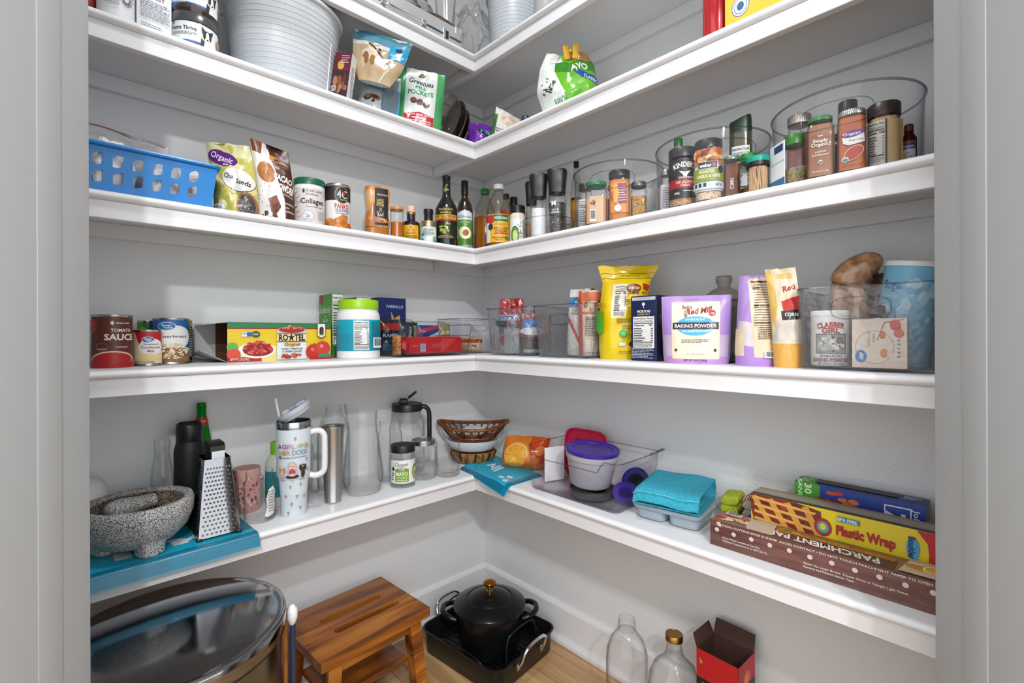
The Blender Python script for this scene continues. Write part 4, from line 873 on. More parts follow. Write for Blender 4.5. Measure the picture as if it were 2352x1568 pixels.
# stacked baskets and bowl
bc = (-0.175, -0.135)
WK = noisemat('wicker', ['#4a220b', '#7a3f16', '#9c5e26'], 60, .5, bump=.4); WKD = noisemat('wicker_dark', ['#2a1a0e', '#c08a45', '#3a2412'], 30, .55, bump=.4)
def weave(o, rx, ry, h, z0, m, m2, dip=0.02, nx=26, name='wicker'):
    def pt(a, t): 
        s = .62 + .38 * t; ex = abs(cos(a)) ** 3; return (rx * s * cos(a) * (1 + .06 * t * ex), ry * s * sin(a), z0 + h * t + dip * ex * t * t)
    for t, rr in ((1, .0065), (.93, .004), (.16, .004), (.08, .004)): hook(o, [pt(2 * pi * i / 48, t) for i in range(48)], rr, m, 'wicker_rim', 8, True)
    for i in range(nx):
        a = 2 * pi * i / nx
        for d in (-1, 1): hook(o, [pt(a + d * (2 * pi / nx) * .9 * (t - .16), t) for t in (.12, .4, .7, .95)], .0022, m2 if i % 3 == 0 else m, 'wicker_strand', 5)
    b = MB(); b.loft([[pt(2 * pi * i / 40, .1) for i in range(40)], [(p[0], p[1], p[2] + .003) for p in [pt(2 * pi * i / 40, .1) for i in range(40)]]]); b.build('wicker_base', m, o)
o = thing('wicker_bread_basket', 'lower woven basket with dark bands under the white bowl', 'basket', (bc[0], bc[1], e + .005), radians(-44))
b = MB(); b.lathe([(0, 0), (.070, 0), (.076, .006), (.088, .040), (.084, .040), (.072, .008), (0, .005)], 44, sy=.85); b.build('woven_body', WKD, o)
for i in range(18):
    a = 2 * pi * i / 18; b = MB(); b.tube([(.0765 * cos(a), .0765 * .85 * sin(a), .008), (.0885 * cos(a), .0885 * .85 * sin(a), .038)], .0042, 6); b.build('woven_stripe', WK if i % 2 else mat('#241a10', .6), o)
o = thing('ceramic_bowl', 'white oval ceramic bowl stacked between two wicker baskets', 'bowl', (bc[0], bc[1], e + .046), radians(-44))
b = MB(); b.lathe([(0, 0), (.065, 0), (.08, .006), (.102, .036), (.106, .042), (.102, .043), (.078, .010), (0, .006)], 48, sy=.85); b.build('bowl_body', mat('#efefee', .3), o)
o = thing('wicker_bread_basket', 'upper brown open-weave boat-shaped basket at the corner', 'basket', (bc[0], bc[1], e + .0885), radians(-44)); weave(o, .128, .088, .046, 0, WK, mat('#22180f', .6), .020)
o = thing('paper_bundle', 'white crumpled paper bundle lying in the upper wicker basket', 'paper', (bc[0] + .0, bc[1], e + .0965), 0); crumple(o, .085, .07, .038, mat('#e4e0d8', .7), 'crumpled_paper', 3)
# bag of oranges print
o = thing('orange_bag', 'shiny orange snack bag with orange slice picture on the turquoise bag', 'snack bag', (-0.108, -0.345, e + .006), radians(-52), rot=(radians(38) * 0, 0, radians(-58)))
q, fm = pouch(o, .165, .112, .105, '#d9701a', [Rr(.5, .5, 1, 1, '#d97a1f'), Rr(.8, .6, .4, .8, '#cf4a16'), El(.36, .47, .30, .40, '#e8912e'), El(.36, .47, .265, .35, '#f7d9a0'), El(.36, .47, .245, .32, '#ef9a2a')] + [Po([(.36, .47), (.36 + .235 * cos(a + .28), .47 + .30 * sin(a + .28)), (.36 + .245 * cos(a), .47 + .315 * sin(a)), (.36 + .235 * cos(a - .28), .47 + .30 * sin(a - .28))], '#f5b13c') for a in [pi * k / 4.5 for k in range(9)]] + [El(.72, .3, .16, .2, '#e2742a'), El(.86, .62, .1, .14, '#e8854a')], seed=5, cr=.007, bulge=((0, .5), (.25, 1), (.6, .9), (.9, .35), (1, .12)), sq=3, rough=.18, skew=.02)
# long clear bin with food containers
cb = (-0.142, -0.678); o = thing('clear_storage_bin', 'long clear plastic bin with handle holding food containers and lids', 'bin', (cb[0], cb[1], e), RZ['R'])
def zf(x, y): return (.034 * max(0, min(1, (.135 - abs(x + .012)) / .02)) if y < -.09 else 0.0)
tub(o, .348, .226, .138, clear('#fefdfe', '#c3c0c9', .04, .9, epow=3), .94, .02, .0025, zf, rimm=PEDGE)
hook(o.children[0], smoothpath([(.168, .06, .138), (.185, .065, .146), (.19, .09, .15), (.185, .108, .146), (.168, .11, .138)], 4), .0035, PEDGE, 'handle_lip')
fz = e + .006
loc = Vector((-0.165, -0.690, fz)); o = thing('round_food_container', 'round clear food container with purple lid standing in the bin', 'food container', (loc.x, loc.y, fz + .030), 0.5, rot=(radians(4), radians(-3), .5))
b = MB(); b.lathe(shellprof([(.058, 0), (.062, .004), (.075, .082), (.079, .084), (.080, .094), (.078, .1)], .0015, .003), 52); b.build('container_body', clear('#f2f2f5', '#c3c6cc', .15, .8, body=.30, bodycol='#e4e5ea'), o)
b = MB(); b.lathe([(0, .1005), (.081, .1005), (.083, .104), (.083, .110), (.079, .112), (.074, .108), (.064, .108), (.062, .105), (0, .105)], 52); b.build('lid', mat('#43289c', .28), o)
def disclid(name, label, loc, rot, R, m, hh=.008, n=2.0, sy=1.0, m2=None, cat='container lid'):
    o = thing(name, label, cat, loc, rot=rot); b = MB(); b.lathe([(0, 0), (R, 0), (R * 1.02, hh * .3), (R * 1.02, hh), (R * .95, hh), (R * .92, hh * .45), (0, hh * .45)], 44, n=n, sy=sy); b.build('lid_body', m, o)
    b = MB(); b.lathe([(R * .56, hh * .46), (R * .58, hh * .7), (R * .62, hh * .7), (R * .64, hh * .46)], 44, n=n, sy=sy); b.build('raised_ring', m2 or m, o); return o
disclid('round_container_lid', 'grey green round lid lying flat under the purple lidded container', (-0.165, -0.700, fz), (0, 0, 0), .070, mat('#3f4440', .35), .02, m2=mat('#2f5a2a', .5))
SQR = mat('#b5143c', .3)
def upright(name, label, base, faceoff, lean, R, m, n=5.0, **k):
    o = disclid(name, label, (0, 0, 0), (0, 0, 0), R, m, .009, n, **k); rz = faceto(base, faceoff)
    o.matrix_world = Matrix.Translation(base) @ Matrix.Rotation(rz, 4, 'Z') @ Matrix.Rotation(lean, 4, 'X') @ Matrix.Translation((0, 0, R * 1.02)) @ Matrix.Rotation(pi / 2, 4, 'X'); return o
upright('square_container_lid', 'crimson square lid standing upright at the back of the bin', Vector((-0.066, -0.592, fz)), -34, radians(-4), .082, SQR)
upright('round_container_lid', 'small purple and dark lid leaning in the bin beside the container', Vector((-0.095, -0.812, fz + .001)), -22, radians(-30), .042, mat('#3d2a86', .3), 2.0, m2=mat('#25302c', .4))
upright('round_container_lid', 'purple lid lowest on the right inside the clear bin', Vector((-0.175, -0.815, fz + .001)), -6, radians(-58), .036, mat('#4a2fa0', .3), 2.0)
o = thing('folded_paper', 'white paper sheet standing at the left end of the bin', 'paper', (-0.15, -0.532, fz), faceto((-0.15, -0.53), 30)); b = MB(); b.box(0, 0, 0, .075, .0016, .112, .0004); b.build('paper_sheet', mat('#f0eff0', .6), o)
# divided lunch container under towels
o = thing('lunch_container', 'pale translucent divided lunch container under the turquoise towel', 'food container', (-0.152, -0.958, e), radians(-84))
LC = clear('#dbe2e8', '#9fb0bd', .15, .9, body=.5, bodycol='#c3d0d9')
for x in (-.044, .044): b = MB(); b.lathe(shellprof([(.034, 0), (.039, .004), (.042, .030)], .0015, .002), 40, (x, 0, 0), 5, 1.5); b.build('compartment', LC, o)
b = MB(); b.box(0, 0, .030, .182, .144, .011, .004, .02); b.build('lid', LC, o)
def cloth(o, w, d, h, m, name, seed=1, sag=.006, fold=True, piping=None, open_=.0):
    """folded cloth: rounded stack whose front edge shows the fold"""
    def fn(u, v): pass
    nl = 3; lay = h / nl
    b = MB()
    for k in range(nl):
        zc = lay * (k + .5); secs = []
        for i in range(25):
            s = -1 + 2 * i / 24; row = []
            for j in range(26):
                a = 2 * pi * j / 26; cx_, sz = cos(a), sin(a); yy = math.copysign(abs(cx_) ** .35, cx_) * d / 2 * (1 - .03 * k); zz = math.copysign(abs(sz) ** .7, sz) * lay * .56 * (1 - .85 * abs(s) ** 10)
                x = s * w / 2 * (1 - .02 * ((k * 7) % 3)); n1 = noise.noise((x * 14 + seed, yy * 14, k * 2.0)); row.append((x + .004 * noise.noise((yy * 20, k, seed)), yy + .005 * noise.noise((x * 16, seed, k)), max(0.0005, zc + zz + sag * n1 * (k + 1) / nl)))
            secs.append(row)
        b.loft(secs)
    return b.build(name, m, o, angle=60)
TOW = noisemat('terry', ['#229fbe', '#36bddb', '#5fd2e8'], 420, .95, 2, 1.0, dist=.004)
# the towel: sheet folded over itself, drooping at the front
o = thing('hand_towel', 'folded turquoise terry towel draped over the lunch container', 'towel', (-0.148, -0.958, e + .0415), radians(-80))
def towelsheet(u, v):
    # v winds: bottom layer front -> back -> top layer front; u across
    L = v * 1.0; wd = .168; x = (u - .5) * wd
    if v < .36: y = -.078 + .150 * (v / .36); z = .004
    elif v < .46: a = (v - .36) / .10 * pi; y = .072 + .014 * sin(a); z = .004 + .021 * (1 - cos(a))
    elif v < .80: y = .072 - .152 * ((v - .46) / .34); z = .046
    elif v < .90: a = (v - .80) / .10 * pi; y = -.080 - .010 * sin(a); z = .046 - .012 * (1 - cos(a)) * .9
    else: y = -.080 + .05 * ((v - .90) / .10); z = .0245
    z += .006 * noise.noise((x * 13, y * 9, .3 if v < .4 else 4.1)) * (1 if v > .4 else .3) + (.012 * ((y + .08) / .15) if .44 < v < .82 else 0)
    z -= max(0, -y - .072) * .9 + max(0, -x - .07) * .55 * (1 if v > .4 else .1)
    return Vector((x, y + .004 * noise.noise((x * 20, v * 3, 1)), max(z, .0035)))
q = solidgrid(towelsheet, 26, 64, .0034, 'towel_sheet', TOW, o)
b = MB(); b.tube([towelsheet(i / 24, .985) + Vector((0, -.002, 0)) for i in range(25)], .0018, 6); b.tube([towelsheet(i / 24, .80) + Vector((0, -.006, 0.001)) for i in range(25)], .0014, 6); b.build('hem', mat('#67cfdd', .9), q)
o = thing('dish_cloth', 'lime green folded cloth beside the turquoise towel', 'cloth', (-0.062, -1.076, e + .0005), radians(-86)); cloth(o, .046, .066, .074, noisemat('limecloth', ['#8d9c1c', '#b3bf2c', '#c7cf4a'], 300, .95, 2, .6), 'cloth_folds', 4, .010)
o = thing('dish_cloth', 'beige cloth with red stripes at the wall behind the cutter boxes', 'cloth', (-0.056, -1.140, e + .0005), radians(-88)); q = cloth(o, .070, .058, .070, noisemat('beigecloth', ['#b7a893', '#cfc2ae', '#dcd2c2'], 300, .95, 2, .6), 'cloth_folds', 8, .012)
for k in range(3): b = MB(); b.tube(smoothpath([(-.030 + .006 * k, -.028, .05 + .004 * k), (-.030 + .006 * k, -.01, .072), (-.028 + .006 * k, .02, .073)], 4), .0014, 6); b.build('red_stripe', mat('#b8323a', .9), q)
# wrap boxes
def longbox(name, label, x0, x1, y0, y1, h, z, col, tilt=0.0, **k):
    dep = x1 - x0; return carton('R', 'E', 0, 0, 0, name, label, dep, col, loc=Vector(((x0 + x1) / 2, (y0 + y1) / 2, z)), w=y1 - y0, h=h, m=k.pop('m', None), **k)
PBM = noisemat('parchment_wood_print', ['#5b362f', '#6f453d', '#835850'], 14, .42, 5, stretch=(1, 1, 9))
dots = [El(.03 + .0745 * i, .66 - .015 * (i % 2), .0095, .082, '#dccfca', 16) for i in range(13)]
o, w, h = longbox('parchment_paper_box', 'brown parchment paper box with white dots along shelf front', -0.240, -0.168, -1.60, -1.094, .0590, e, '#6f453d', m=PBM,
    front=dots + [T('CAUTION: CUTTING EDGE IS SHARP. AVOID CONTACT • DO NOT TOUCH PARCHMENT PAPER TO OPEN FLAME', .425, .885, .075, '#e9ddd6', .80), T('Always Preheat Conventional Oven First.', .135, .43, .075, '#e3d4cc', .16, sh=.1), T('Withstands Temperatures Up To 420°F (216°C).', .150, .31, .075, '#e3d4cc', .19, sh=.1), T('Never Use Under Broiler, Toaster Ovens or Halogen Light Ovens.', .545, .40, .075, '#e3d4cc', .33, sh=.1), T('Remove and Discard Starter Tape.', .465, .28, .075, '#e3d4cc', .17, sh=.1), Po([(.03, .98), (.045, .98), (.05, .8), (.035, .82)], '#dccfca')],
    left=[Rr(.5, .5, 1, 1, '#6b4038'), Po([(.1, 1), (.9, 1), (.6, .6)], '#d9c8bd')],
    top=[Rr(.5, .5, 1, 1, '#8f6a4e'), Rr(.42, .35, .5, .7, '#5d4038'), T('PARCHMENT PAPER', .40, .30, .36, '#f1ebe4', .44, rot=180, sh=-.25, b=.03), Rr(.48, .68, .36, .2, '#d28a2a'), T('GREAT FOR', .62, .68, .1, '#5a3216', .07, rot=180, b=0), T('Baking', .54, .68, .1, '#5a3216', .05, rot=180, b=0), T('Grilling', .46, .68, .1, '#5a3216', .05, rot=180, b=0), T('Steaming', .37, .68, .1, '#5a3216', .06, rot=180, b=0), El(.285, .62, .032, .22, '#c9902c'), El(.285, .62, .026, .17, '#7a4a1c'), T('FRANCE', .285, .62, .1, '#e8c56a', .04, rot=180), Po([(.16, 0), (.26, 0), (.24, .95), (.10, .95)], '#cdb9a4'), *blobs(.07, .5, .13, .8, 16, ['#b5633a', '#e0b08a', '#8a3d22', '#f0d3b0'], (.015, .03), 5, 6), *barcode(.06, .86, .07, .26), Po([(.68, 0), (1, 0), (1, 1), (.70, 1)], '#d9c0a2'), *blobs(.8, .5, .2, .6, 8, ['#e2a534', '#e9bd5c', '#f1dfb3', '#c98a2a'], (.02, .045), 7, 5), El(.77, .5, .03, .25, '#f3e2b9'), El(.77, .5, .024, .2, '#e6b04a')])
o, w, h = longbox('foil_box', 'blue patterned foil box under the plastic wrap box', -0.160, -0.098, -1.60, -1.135, .046, e, '#1f3f8f', left=[Rr(.5, .5, 1, 1, '#1f6fa5'), Po([(0, 0), (1, 0), (1, .5), (0, .7)], '#c98b2c')], front=[Rr(.5, .5, 1, 1, '#17356f')], top=[Rr(.5, .5, 1, 1, '#203f8c')] + [Rr(.02 + .03 * i, .25 + .5 * (j % 2), .014, .22, '#dfe4ee') for i in range(33) for j in (i,)])
lat = [Po([(.0, .5), (.0, 1.0), (.24, 1.0), (.36, .9), (.37, .2), (.26, .0), (.02, .05)], '#7a2a12'), *blobs(.17, .55, .3, .8, 26, ['#8f1f14', '#5a160d', '#a8391c', '#6b1d10'], (.012, .028), 9, 4)]
for i in range(4): lat += [Po([(.0 + .09 * i, .92), (.03 + .09 * i, .98), (.13 + .08 * i, .12), (.10 + .08 * i, .06)], '#d89a3c'), Po([(.02, .2 + .22 * i), (.02, .29 + .22 * i), (.34, .12 + .24 * i), (.33, .04 + .24 * i)], '#e0ab55')]
o, w, h = longbox('plastic_wrap_box', 'yellow plastic wrap box with pie picture behind parchment box', -0.166, -0.105, -1.551, -1.158, .072, e + .0465, '#e7c81e',
    front=[Rr(.5, .5, 1, 1, '#e9cf1c')] + lat + [El(.37, .47, .042, .26, '#a81f1c'), El(.37, .47, .028, .17, '#3f9fb0'), El(.37, .48, .015, .1, '#e9cf1c'), Rr(.485, .82, .10, .15, '#1f8f9f'), T('BPA FREE', .48, .82, .1, '#f2f6f2', .085), T('Plastic Wrap', .555, .5, .27, '#b3151b', .25, b=.05), Po([(.80, 0), (1, 0), (1, 1), (.76, 1), (.80, .7), (.805, .4)], '#c2151b'), El(.745, .5, .025, .30, '#3f9fc9'), T('Boulder', .742, .5, .14, '#14245c', .11, rot=-90, b=.04), T('CLEAR', .84, .55, .08, '#f6dfe0', .06, rot=-90), Rr(.89, .5, .05, .42, '#f3ece9'), T('280', .89, .5, .16, '#b3151b', .07, rot=-90)],
    top=[Rr(.5, .5, 1, 1, '#9a8f7a'), Rr(.5, .12, 1, .2, '#2a221c'), Rr(.45, .55, .9, .5, '#b3a68f')], left=[Rr(.5, .5, 1, 1, '#3a2318'), Rr(.5, .82, 1, .3, '#d8a631')])
o, w, h = longbox('zip_bag_box', 'green and blue zip bag box standing against the wall', -0.078, -0.022, -1.462, -1.225, .1425, e, '#1f3f9f',
    front=[Rr(.5, .5, 1, 1, '#1d3f9e'), Po([(0, 0), (0, 1), (.22, 1), (.19, 0)], '#4aa52c'), T('30 XL', .12, .78, .10, '#e9f4dc', .26, rot=-90), T('SANDWICH', .05, .72, .06, '#e9f4dc', .4, rot=-90), *blobs(.36, .80, .28, .34, 16, ['#c63a1f', '#d8562a', '#a82c18', '#e0813c'], (.03, .06), 3), *blobs(.50, .70, .14, .2, 8, ['#2f8f3a', '#6fb53a', '#1f6f2c'], (.02, .05), 5), Rr(.81, .72, .19, .4, '#e8edf6'), Rr(.81, .72, .17, .36, '#27479f'), T('Zi', .80, .74, .22, '#f2f4fa', .11, rot=-90, b=.04), T('Johnson', .94, .70, .07, '#dfe6f6', .26, rot=-90)],
    top=[Rr(.5, .5, 1, 1, '#20407f'), Po([(0, 0), (0, 1), (.15, 1), (.19, 0)], '#4aa52c'), *fine(.08, .5, .10, .7, 4, '#dff0cf', 2), Po([(.16, .3), (.16, .8), (.80, .8), (.80, .3)], '#2a1712'), *fine(.9, .5, .12, .6, 3, '#cfd8ee', 5)], left=[Rr(.5, .5, 1, 1, '#3f9a28')], right=[Rr(.5, .5, 1, 1, '#b58a55')])

# ================================================================== eye-level shelf, left run
dz = TOP['D']
can('L', 'D', 208, 306, 723, 'tomato_sauce_can', 'red brown tomato sauce can at the left door jamb', '#6b2f1c', [Rr(.5, .5, 1, 1, '#5e2b1a')] + [Rr(.12 + .17 * i, .5, .006, 1, '#4a2013') for i in range(6)] + [El(.08, .82, .16, .16, '#b5231c'), El(.05, .86, .06, .06, '#d8614c'), Po([(.50, .88), (.54, .93), (.58, .88), (.54, .83)], '#f2e6da'), T("Member's Mark", .76, .88, .035, '#f2e6da', .28), T('TOMATO', .72, .73, .07, '#f2e6da', .42), T('SAUCE', .70, .59, .13, '#f2e6da', .62, b=.03), El(.34, .38, .13, .085, '#8d6a58'), El(.34, .38, .115, .075, '#5a2b1a'), T('CALIFORNIA', .34, .34, .025, '#e8d6c6', .2), T('9 HOURS', .72, .38, .03, '#e8d6c6', .24), El(.55, .0, .55, .30, '#e6c7b0'), El(.55, -.02, .53, .29, '#b0151a'), Rr(.5, .02, 1, .05, '#a8141a')], g=.07, off=-6, group='cans at the left end')
can('L', 'D', 305, 375, 757, 'condensed_milk_can', 'small red and cream condensed milk can in front of sauerkraut', '#f0dcb4', [Rr(.5, .5, 1, 1, '#c01824'), Po([(0, 1), (.14, 1), (.36, .35), (1, .40), (1, 0), (0, 0)], '#f0dfb8'), El(.62, .52, .36, .27, '#f4f1ee'), El(.52, .76, .17, .10, '#f2f2f2'), El(.52, .76, .155, .085, '#176fae'), T('Great', .51, .79, .065, '#fff', .2, sh=.1), T('Value', .55, .73, .06, '#fff', .18, sh=.1), T('Sweetened', .60, .62, .06, '#7a2a3a', .40, b=.01), T('Condensed', .60, .52, .085, '#8a1f38', .52, b=.01), T('Milk', .60, .40, .085, '#8a1f38', .2, b=.01), Po([(.2, .2), (.35, .33), (.62, .3), (1, .34), (1, .1), (.1, .08)], '#ecd49a'), T('NET WT 14 OZ (396g)', .42, .05, .04, '#9a1a24', .55)], g=.10, group='cans at the left end')
can('L', 'D', 350, 437, 731, 'sauerkraut_can', 'blue and white sauerkraut can behind the condensed milk', '#1c5fa8', [Rr(.5, .5, 1, 1, '#1b62ae'), El(.58, .60, .40, .28, '#f3f3f0'), El(.40, .86, .2, .1, '#f2f2f2'), El(.40, .86, .185, .088, '#1a6fb5'), T('Great', .39, .885, .05, '#fff', .22, sh=.1), T('Value', .43, .83, .045, '#fff', .2, sh=.1), T('Sauerkraut', .52, .62, .07, '#4a3a34', .66, b=.01), Rr(.5, .17, 1, .34, '#9a6a48'), *blobs(.55, .26, .7, .38, 90, ['#e8d9ae', '#d9c28a', '#f3ead0', '#c9ae74', '#efe0bb'], (.015, .045), 6, .8)], g=.135, group='cans at the left end')
can('L', 'D', 318, 366, 736, 'green_vegetable_can', 'green can mostly hidden behind the condensed milk can', '#5a9a2c', [Rr(.5, .5, 1, 1, '#5c9a2d'), Po([(.3, 1), (1, 1), (1, .2), (.5, .4)], '#2f6f24'), T('cil', .6, .72, .12, '#e8f2dc', .3), El(.3, .8, .16, .1, '#86b93a')], g=.19, group='cans at the left end')
can('L', 'D', 398, 441, 735, 'yellow_label_can', 'black and yellow can edge behind the sauerkraut can', '#1d1d1f', [Rr(.75, .8, .5, .4, '#d8a82a'), Rr(.75, .35, .5, .5, '#d9e2ea'), *fine(.8, .5, .4, .8, 12, '#333', 3)], g=.19, off=25, group='cans at the left end')
# open tomato carton
g = .118; a, b2 = at_y(522, CY, -W + g), at_y(760, CY, -W + g); cwid = b2.x - a.x; dep = .130; chh = .106
o = thing('tomato_can_carton', 'yellow eight-can tomato carton lying open at its left end', 'carton', ((a.x + b2.x) / 2, -W + g + dep / 2, dz))
BRI = mat('#5c3320', .7); OUT = mat('#e9c92c', .4)
b = MB(); t = .0012
b.box(0, -dep / 2 + t / 2, 0, cwid, t, chh); b.box(0, dep / 2 - t / 2, 0, cwid, t, chh); b.box(0, 0, 0, cwid, dep, t); b.box(0, 0, chh - t, cwid, dep, t); b.box(cwid / 2 - t / 2, 0, 0, t, dep, chh); q = b.build('carton_walls', BRI, o, angle=0)
GRY = mat('#b9b6b2', .6)
def flp(P, m, name='flap'):
    P = [Vector(p) for p in P]; n_ = (P[1] - P[0]).cross(P[3] - P[0]).normalized() * .0005; b = MB(); b.add([p + n_ for p in P] + [p - n_ for p in P], [(0, 1, 2, 3), (7, 6, 5, 4), (0, 4, 5, 1), (1, 5, 6, 2), (2, 6, 7, 3), (3, 7, 4, 0)]); return b.build(name, m, o, angle=0)
xl = -cwid / 2
flp([(xl, -dep / 2, chh), (xl, dep / 2, chh), (xl - .055, dep / 2 - .006, chh - .004), (xl - .055, -dep / 2 + .012, chh - .006)], GRY)
flp([(xl, -dep / 2, 0.001), (xl, dep / 2, 0.001), (xl - .06, dep / 2 - .006, .02), (xl - .06, -dep / 2 + .012, .034)], GRY)
flp([(xl, dep / 2, 0.002), (xl, dep / 2, chh - .002), (xl - .05, dep / 2 + .004, chh - .006), (xl - .05, dep / 2 + .004, .008)], mat('#c9c6c2', .6))
toms = blobs(.275, .34, .26, .34, 60, ['#b5201c', '#cf3a2c', '#d9523e', '#9a1815', '#e2705a'], (.010, .022), 8, 2.2)
items = [Rr(.5, .5, 1, 1, '#ecca1f'), Rr(.5, .93, 1, .14, '#23804a'), Rr(.5, .85, 1, .03, '#8a2a18'), Rr(.5, .2, 1, .4, '#f0dc86'), Rr(.15, .06, .3, .12, '#b5281e'), El(.26, .29, .17, .21, '#f6f1ea'), El(.27, .30, .14, .17, '#8f1512')] + toms + [Rr(.16, .70, .085, .12, '#dfe8ea'), Rr(.185, .70, .04, .11, '#2f5aa0'), El(.245, .70, .038, .08, '#1e4a3c'), T('NON', .145, .72, .04, '#1e4a3c', .035), T('GMO', .245, .70, .05, '#dff0e0', .05), El(.04, .38, .05, .11, '#5fae4a'), El(.05, .2, .06, .14, '#d84a34'), T('NET WT 5 LB (2.27kg)', .1, .07, .055, '#f6dcd2', .16),
         Rr(.585, .40, .29, .74, '#dfe7ea'), El(.585, .80, .145, .11, '#c9ccce'), El(.585, .82, .13, .085, '#a8211a'), *blobs(.585, .86, .2, .12, 22, ['#c0302a', '#d8604a', '#e08a70'], (.01, .02), 4, 2.2), Rr(.585, .61, .29, .22, '#f0d9a8'), Rr(.585, .715, .29, .02, '#6a4a22'), Rr(.585, .505, .29, .02, '#6a4a22'), T('RO★TEL', .585, .615, .17, '#1e1a17', .26, b=.04), El(.585, .43, .085, .06, '#e8c06a'), T('Original', .585, .43, .07, '#3a2414', .15), T('DICED TOMATOES', .585, .31, .04, '#1e2a33', .21), T('& GREEN CHILIES', .585, .24, .04, '#1e2a33', .19), *blobs(.585, .12, .22, .1, 18, ['#b5281e', '#d8513a', '#c96a4a'], (.012, .022), 6, 2.2),
         El(.80, .22, .08, .2, '#c3241c'), El(.90, .30, .08, .2, '#cf3a2c'), El(.79, .28, .02, .05, '#e06a58'), El(.885, .37, .02, .05, '#e58a78'), Po([(.80, .42), (.815, .46), (.83, .41)], '#3f6f2c'), Po([(.95, .15), (.99, .3), (.985, .12)], '#6fae4a'), Rr(.5 + .385, .04, .23, .12, '#b51f1b'), Po([(.84, .98), (.93, .98), (.93, .64), (.885, .58), (.84, .64)], '#7a1f14'), Po([(.845, .98), (.925, .98), (.925, .655), (.885, .60), (.845, .655)], '#f3ead8'), T('8', .885, .80, .2, '#1a1613', .05, b=.06), T('CANS', .885, .68, .045, '#1a1613', .055), *[El(.865 + .03 * i, .1, .016, .05, '#2f8f6a') for i in range(4)]]
prt(q, items, cwid, chh, on_front(dep), 'front_print')
prt(q, [Rr(.5, .5, 1, 1, '#23804a')], cwid, dep, on_top(chh, -dep / 2), 'top_print')
# salad boxes standing like books
cov = lambda: [Rr(.5, .5, 1, 1, '#4f9a2e'), Rr(.5, .2, 1, .4, '#3f8a2a'), Rr(.5, .46, 1, .1, '#1f5f7f'), El(.15, .46, .07, .04, '#c0502c'), T('CLASSIC', .45, .46, .035, '#eef4f6', .34), Rr(.2, .93, .22, .14, '#b3202a'), T('Suddenly!', .5, .76, .11, '#eef6e4', .9, sh=.25, b=.0), T('SALAD', .5, .585, .055, '#eef6e4', .42), T('PASTA', .5, .645, .02, '#eef6e4', .14), *blobs(.5, .2, .9, .3, 40, ['#d9b45a', '#e8cf86', '#c0502c', '#6fae3a'], (.04, .08), 5)]
for i, (p0, p1, yy) in enumerate(((763, 788, -.126), (819, 845, -.122))):
    a, c = at_y(p0, CY, yy), at_y(p1, CY, yy); hh = zpix(a, 674 if i == 0 else 682) - dz
    carton('L', 'D', 0, 0, 0, 'pasta_salad_box', ('green pasta salad box beside the tomato carton, spine outward', 'green pasta salad box partly hidden behind the lime-lidded tub')[i], .100, '#4f9a2e', loc=Vector(((a.x + c.x) / 2, yy + .050, dz)), w=c.x - a.x, h=hh, group='pasta salad boxes', front=facts(.5, .6, .94, .78, 9, seed=4 + i) + fine(.5, .1, .9, .18, 6, '#444', 2), left=cov())
# powder tub
loc, r, h = cyl('L', 'D', 773, 873, 690, .018); o = thing('powder_tub', 'white plastic tub with lime green lid and turquoise label', 'tub', loc, faceto(loc))
b = MB(); b.lathe([(0, 0), (r * .96, 0), (r, .003), (r, h * .70), (r * .985, h * .75), (r * .93, h * .79), (r * .91, h * .81), (r * .91, h * .85), (0, h * .85)], 52); q = b.build('tub_body', mat('#f1f1f0', .3), o)
lidded(o, r * .93, h * .165, mat('#9ccf1c', .35), z=h * .835, n=52, top=.0)
b = MB(); b.lathe([(r + .0002, h * .135), (r + .0006, h * .14), (r + .0006, h * .655), (r + .0002, h * .66)], 52); q = b.build('label_band', mat('#16a3bb', .35), o)
prt(q, [Rr(.5, .27, 1, .54, '#1493ad'), *facts(.55, .5, .26, .94, 9, seed=6), *fine(.82, .72, .22, .5, 9, '#0b5f70', 8), *barcode(.82, .26, .19, .33), El(.10, .3, .02, .07, '#e4f2f0'), *fine(.06, .7, .07, .4, 5, '#0f8a6a', 3)], 2 * r * 1.35, h * .52, on_cyl(r + .0006, h * .135), cx=14)
# farfalle box
carton('L', 'D', 868, 932, 684, 'farfalle_box', 'dark blue farfalle pasta box behind the clear bin', .05, '#16275f', g=.20, front=[Rr(.5, .5, 1, 1, '#172a66'), T('FARFALLE', .6, .85, .05, '#cfd6ea', .6, b=.01), Po([(.46, .76), (.60, .62), (.62, .66), (.78, .70), (.80, .52), (.64, .58), (.60, .55), (.50, .48)], '#d9a65a'), Po([(.1, .60), (.24, .50), (.34, .58), (.36, .42), (.24, .46), (.12, .42)], '#e0c08a'), El(.5, .36, .44, .085, '#b3181f'), T('Barilla', .5, .36, .09, '#f6f0f0', .62, sh=.1), Rr(.5, .1, 1, .2, '#20357a')])
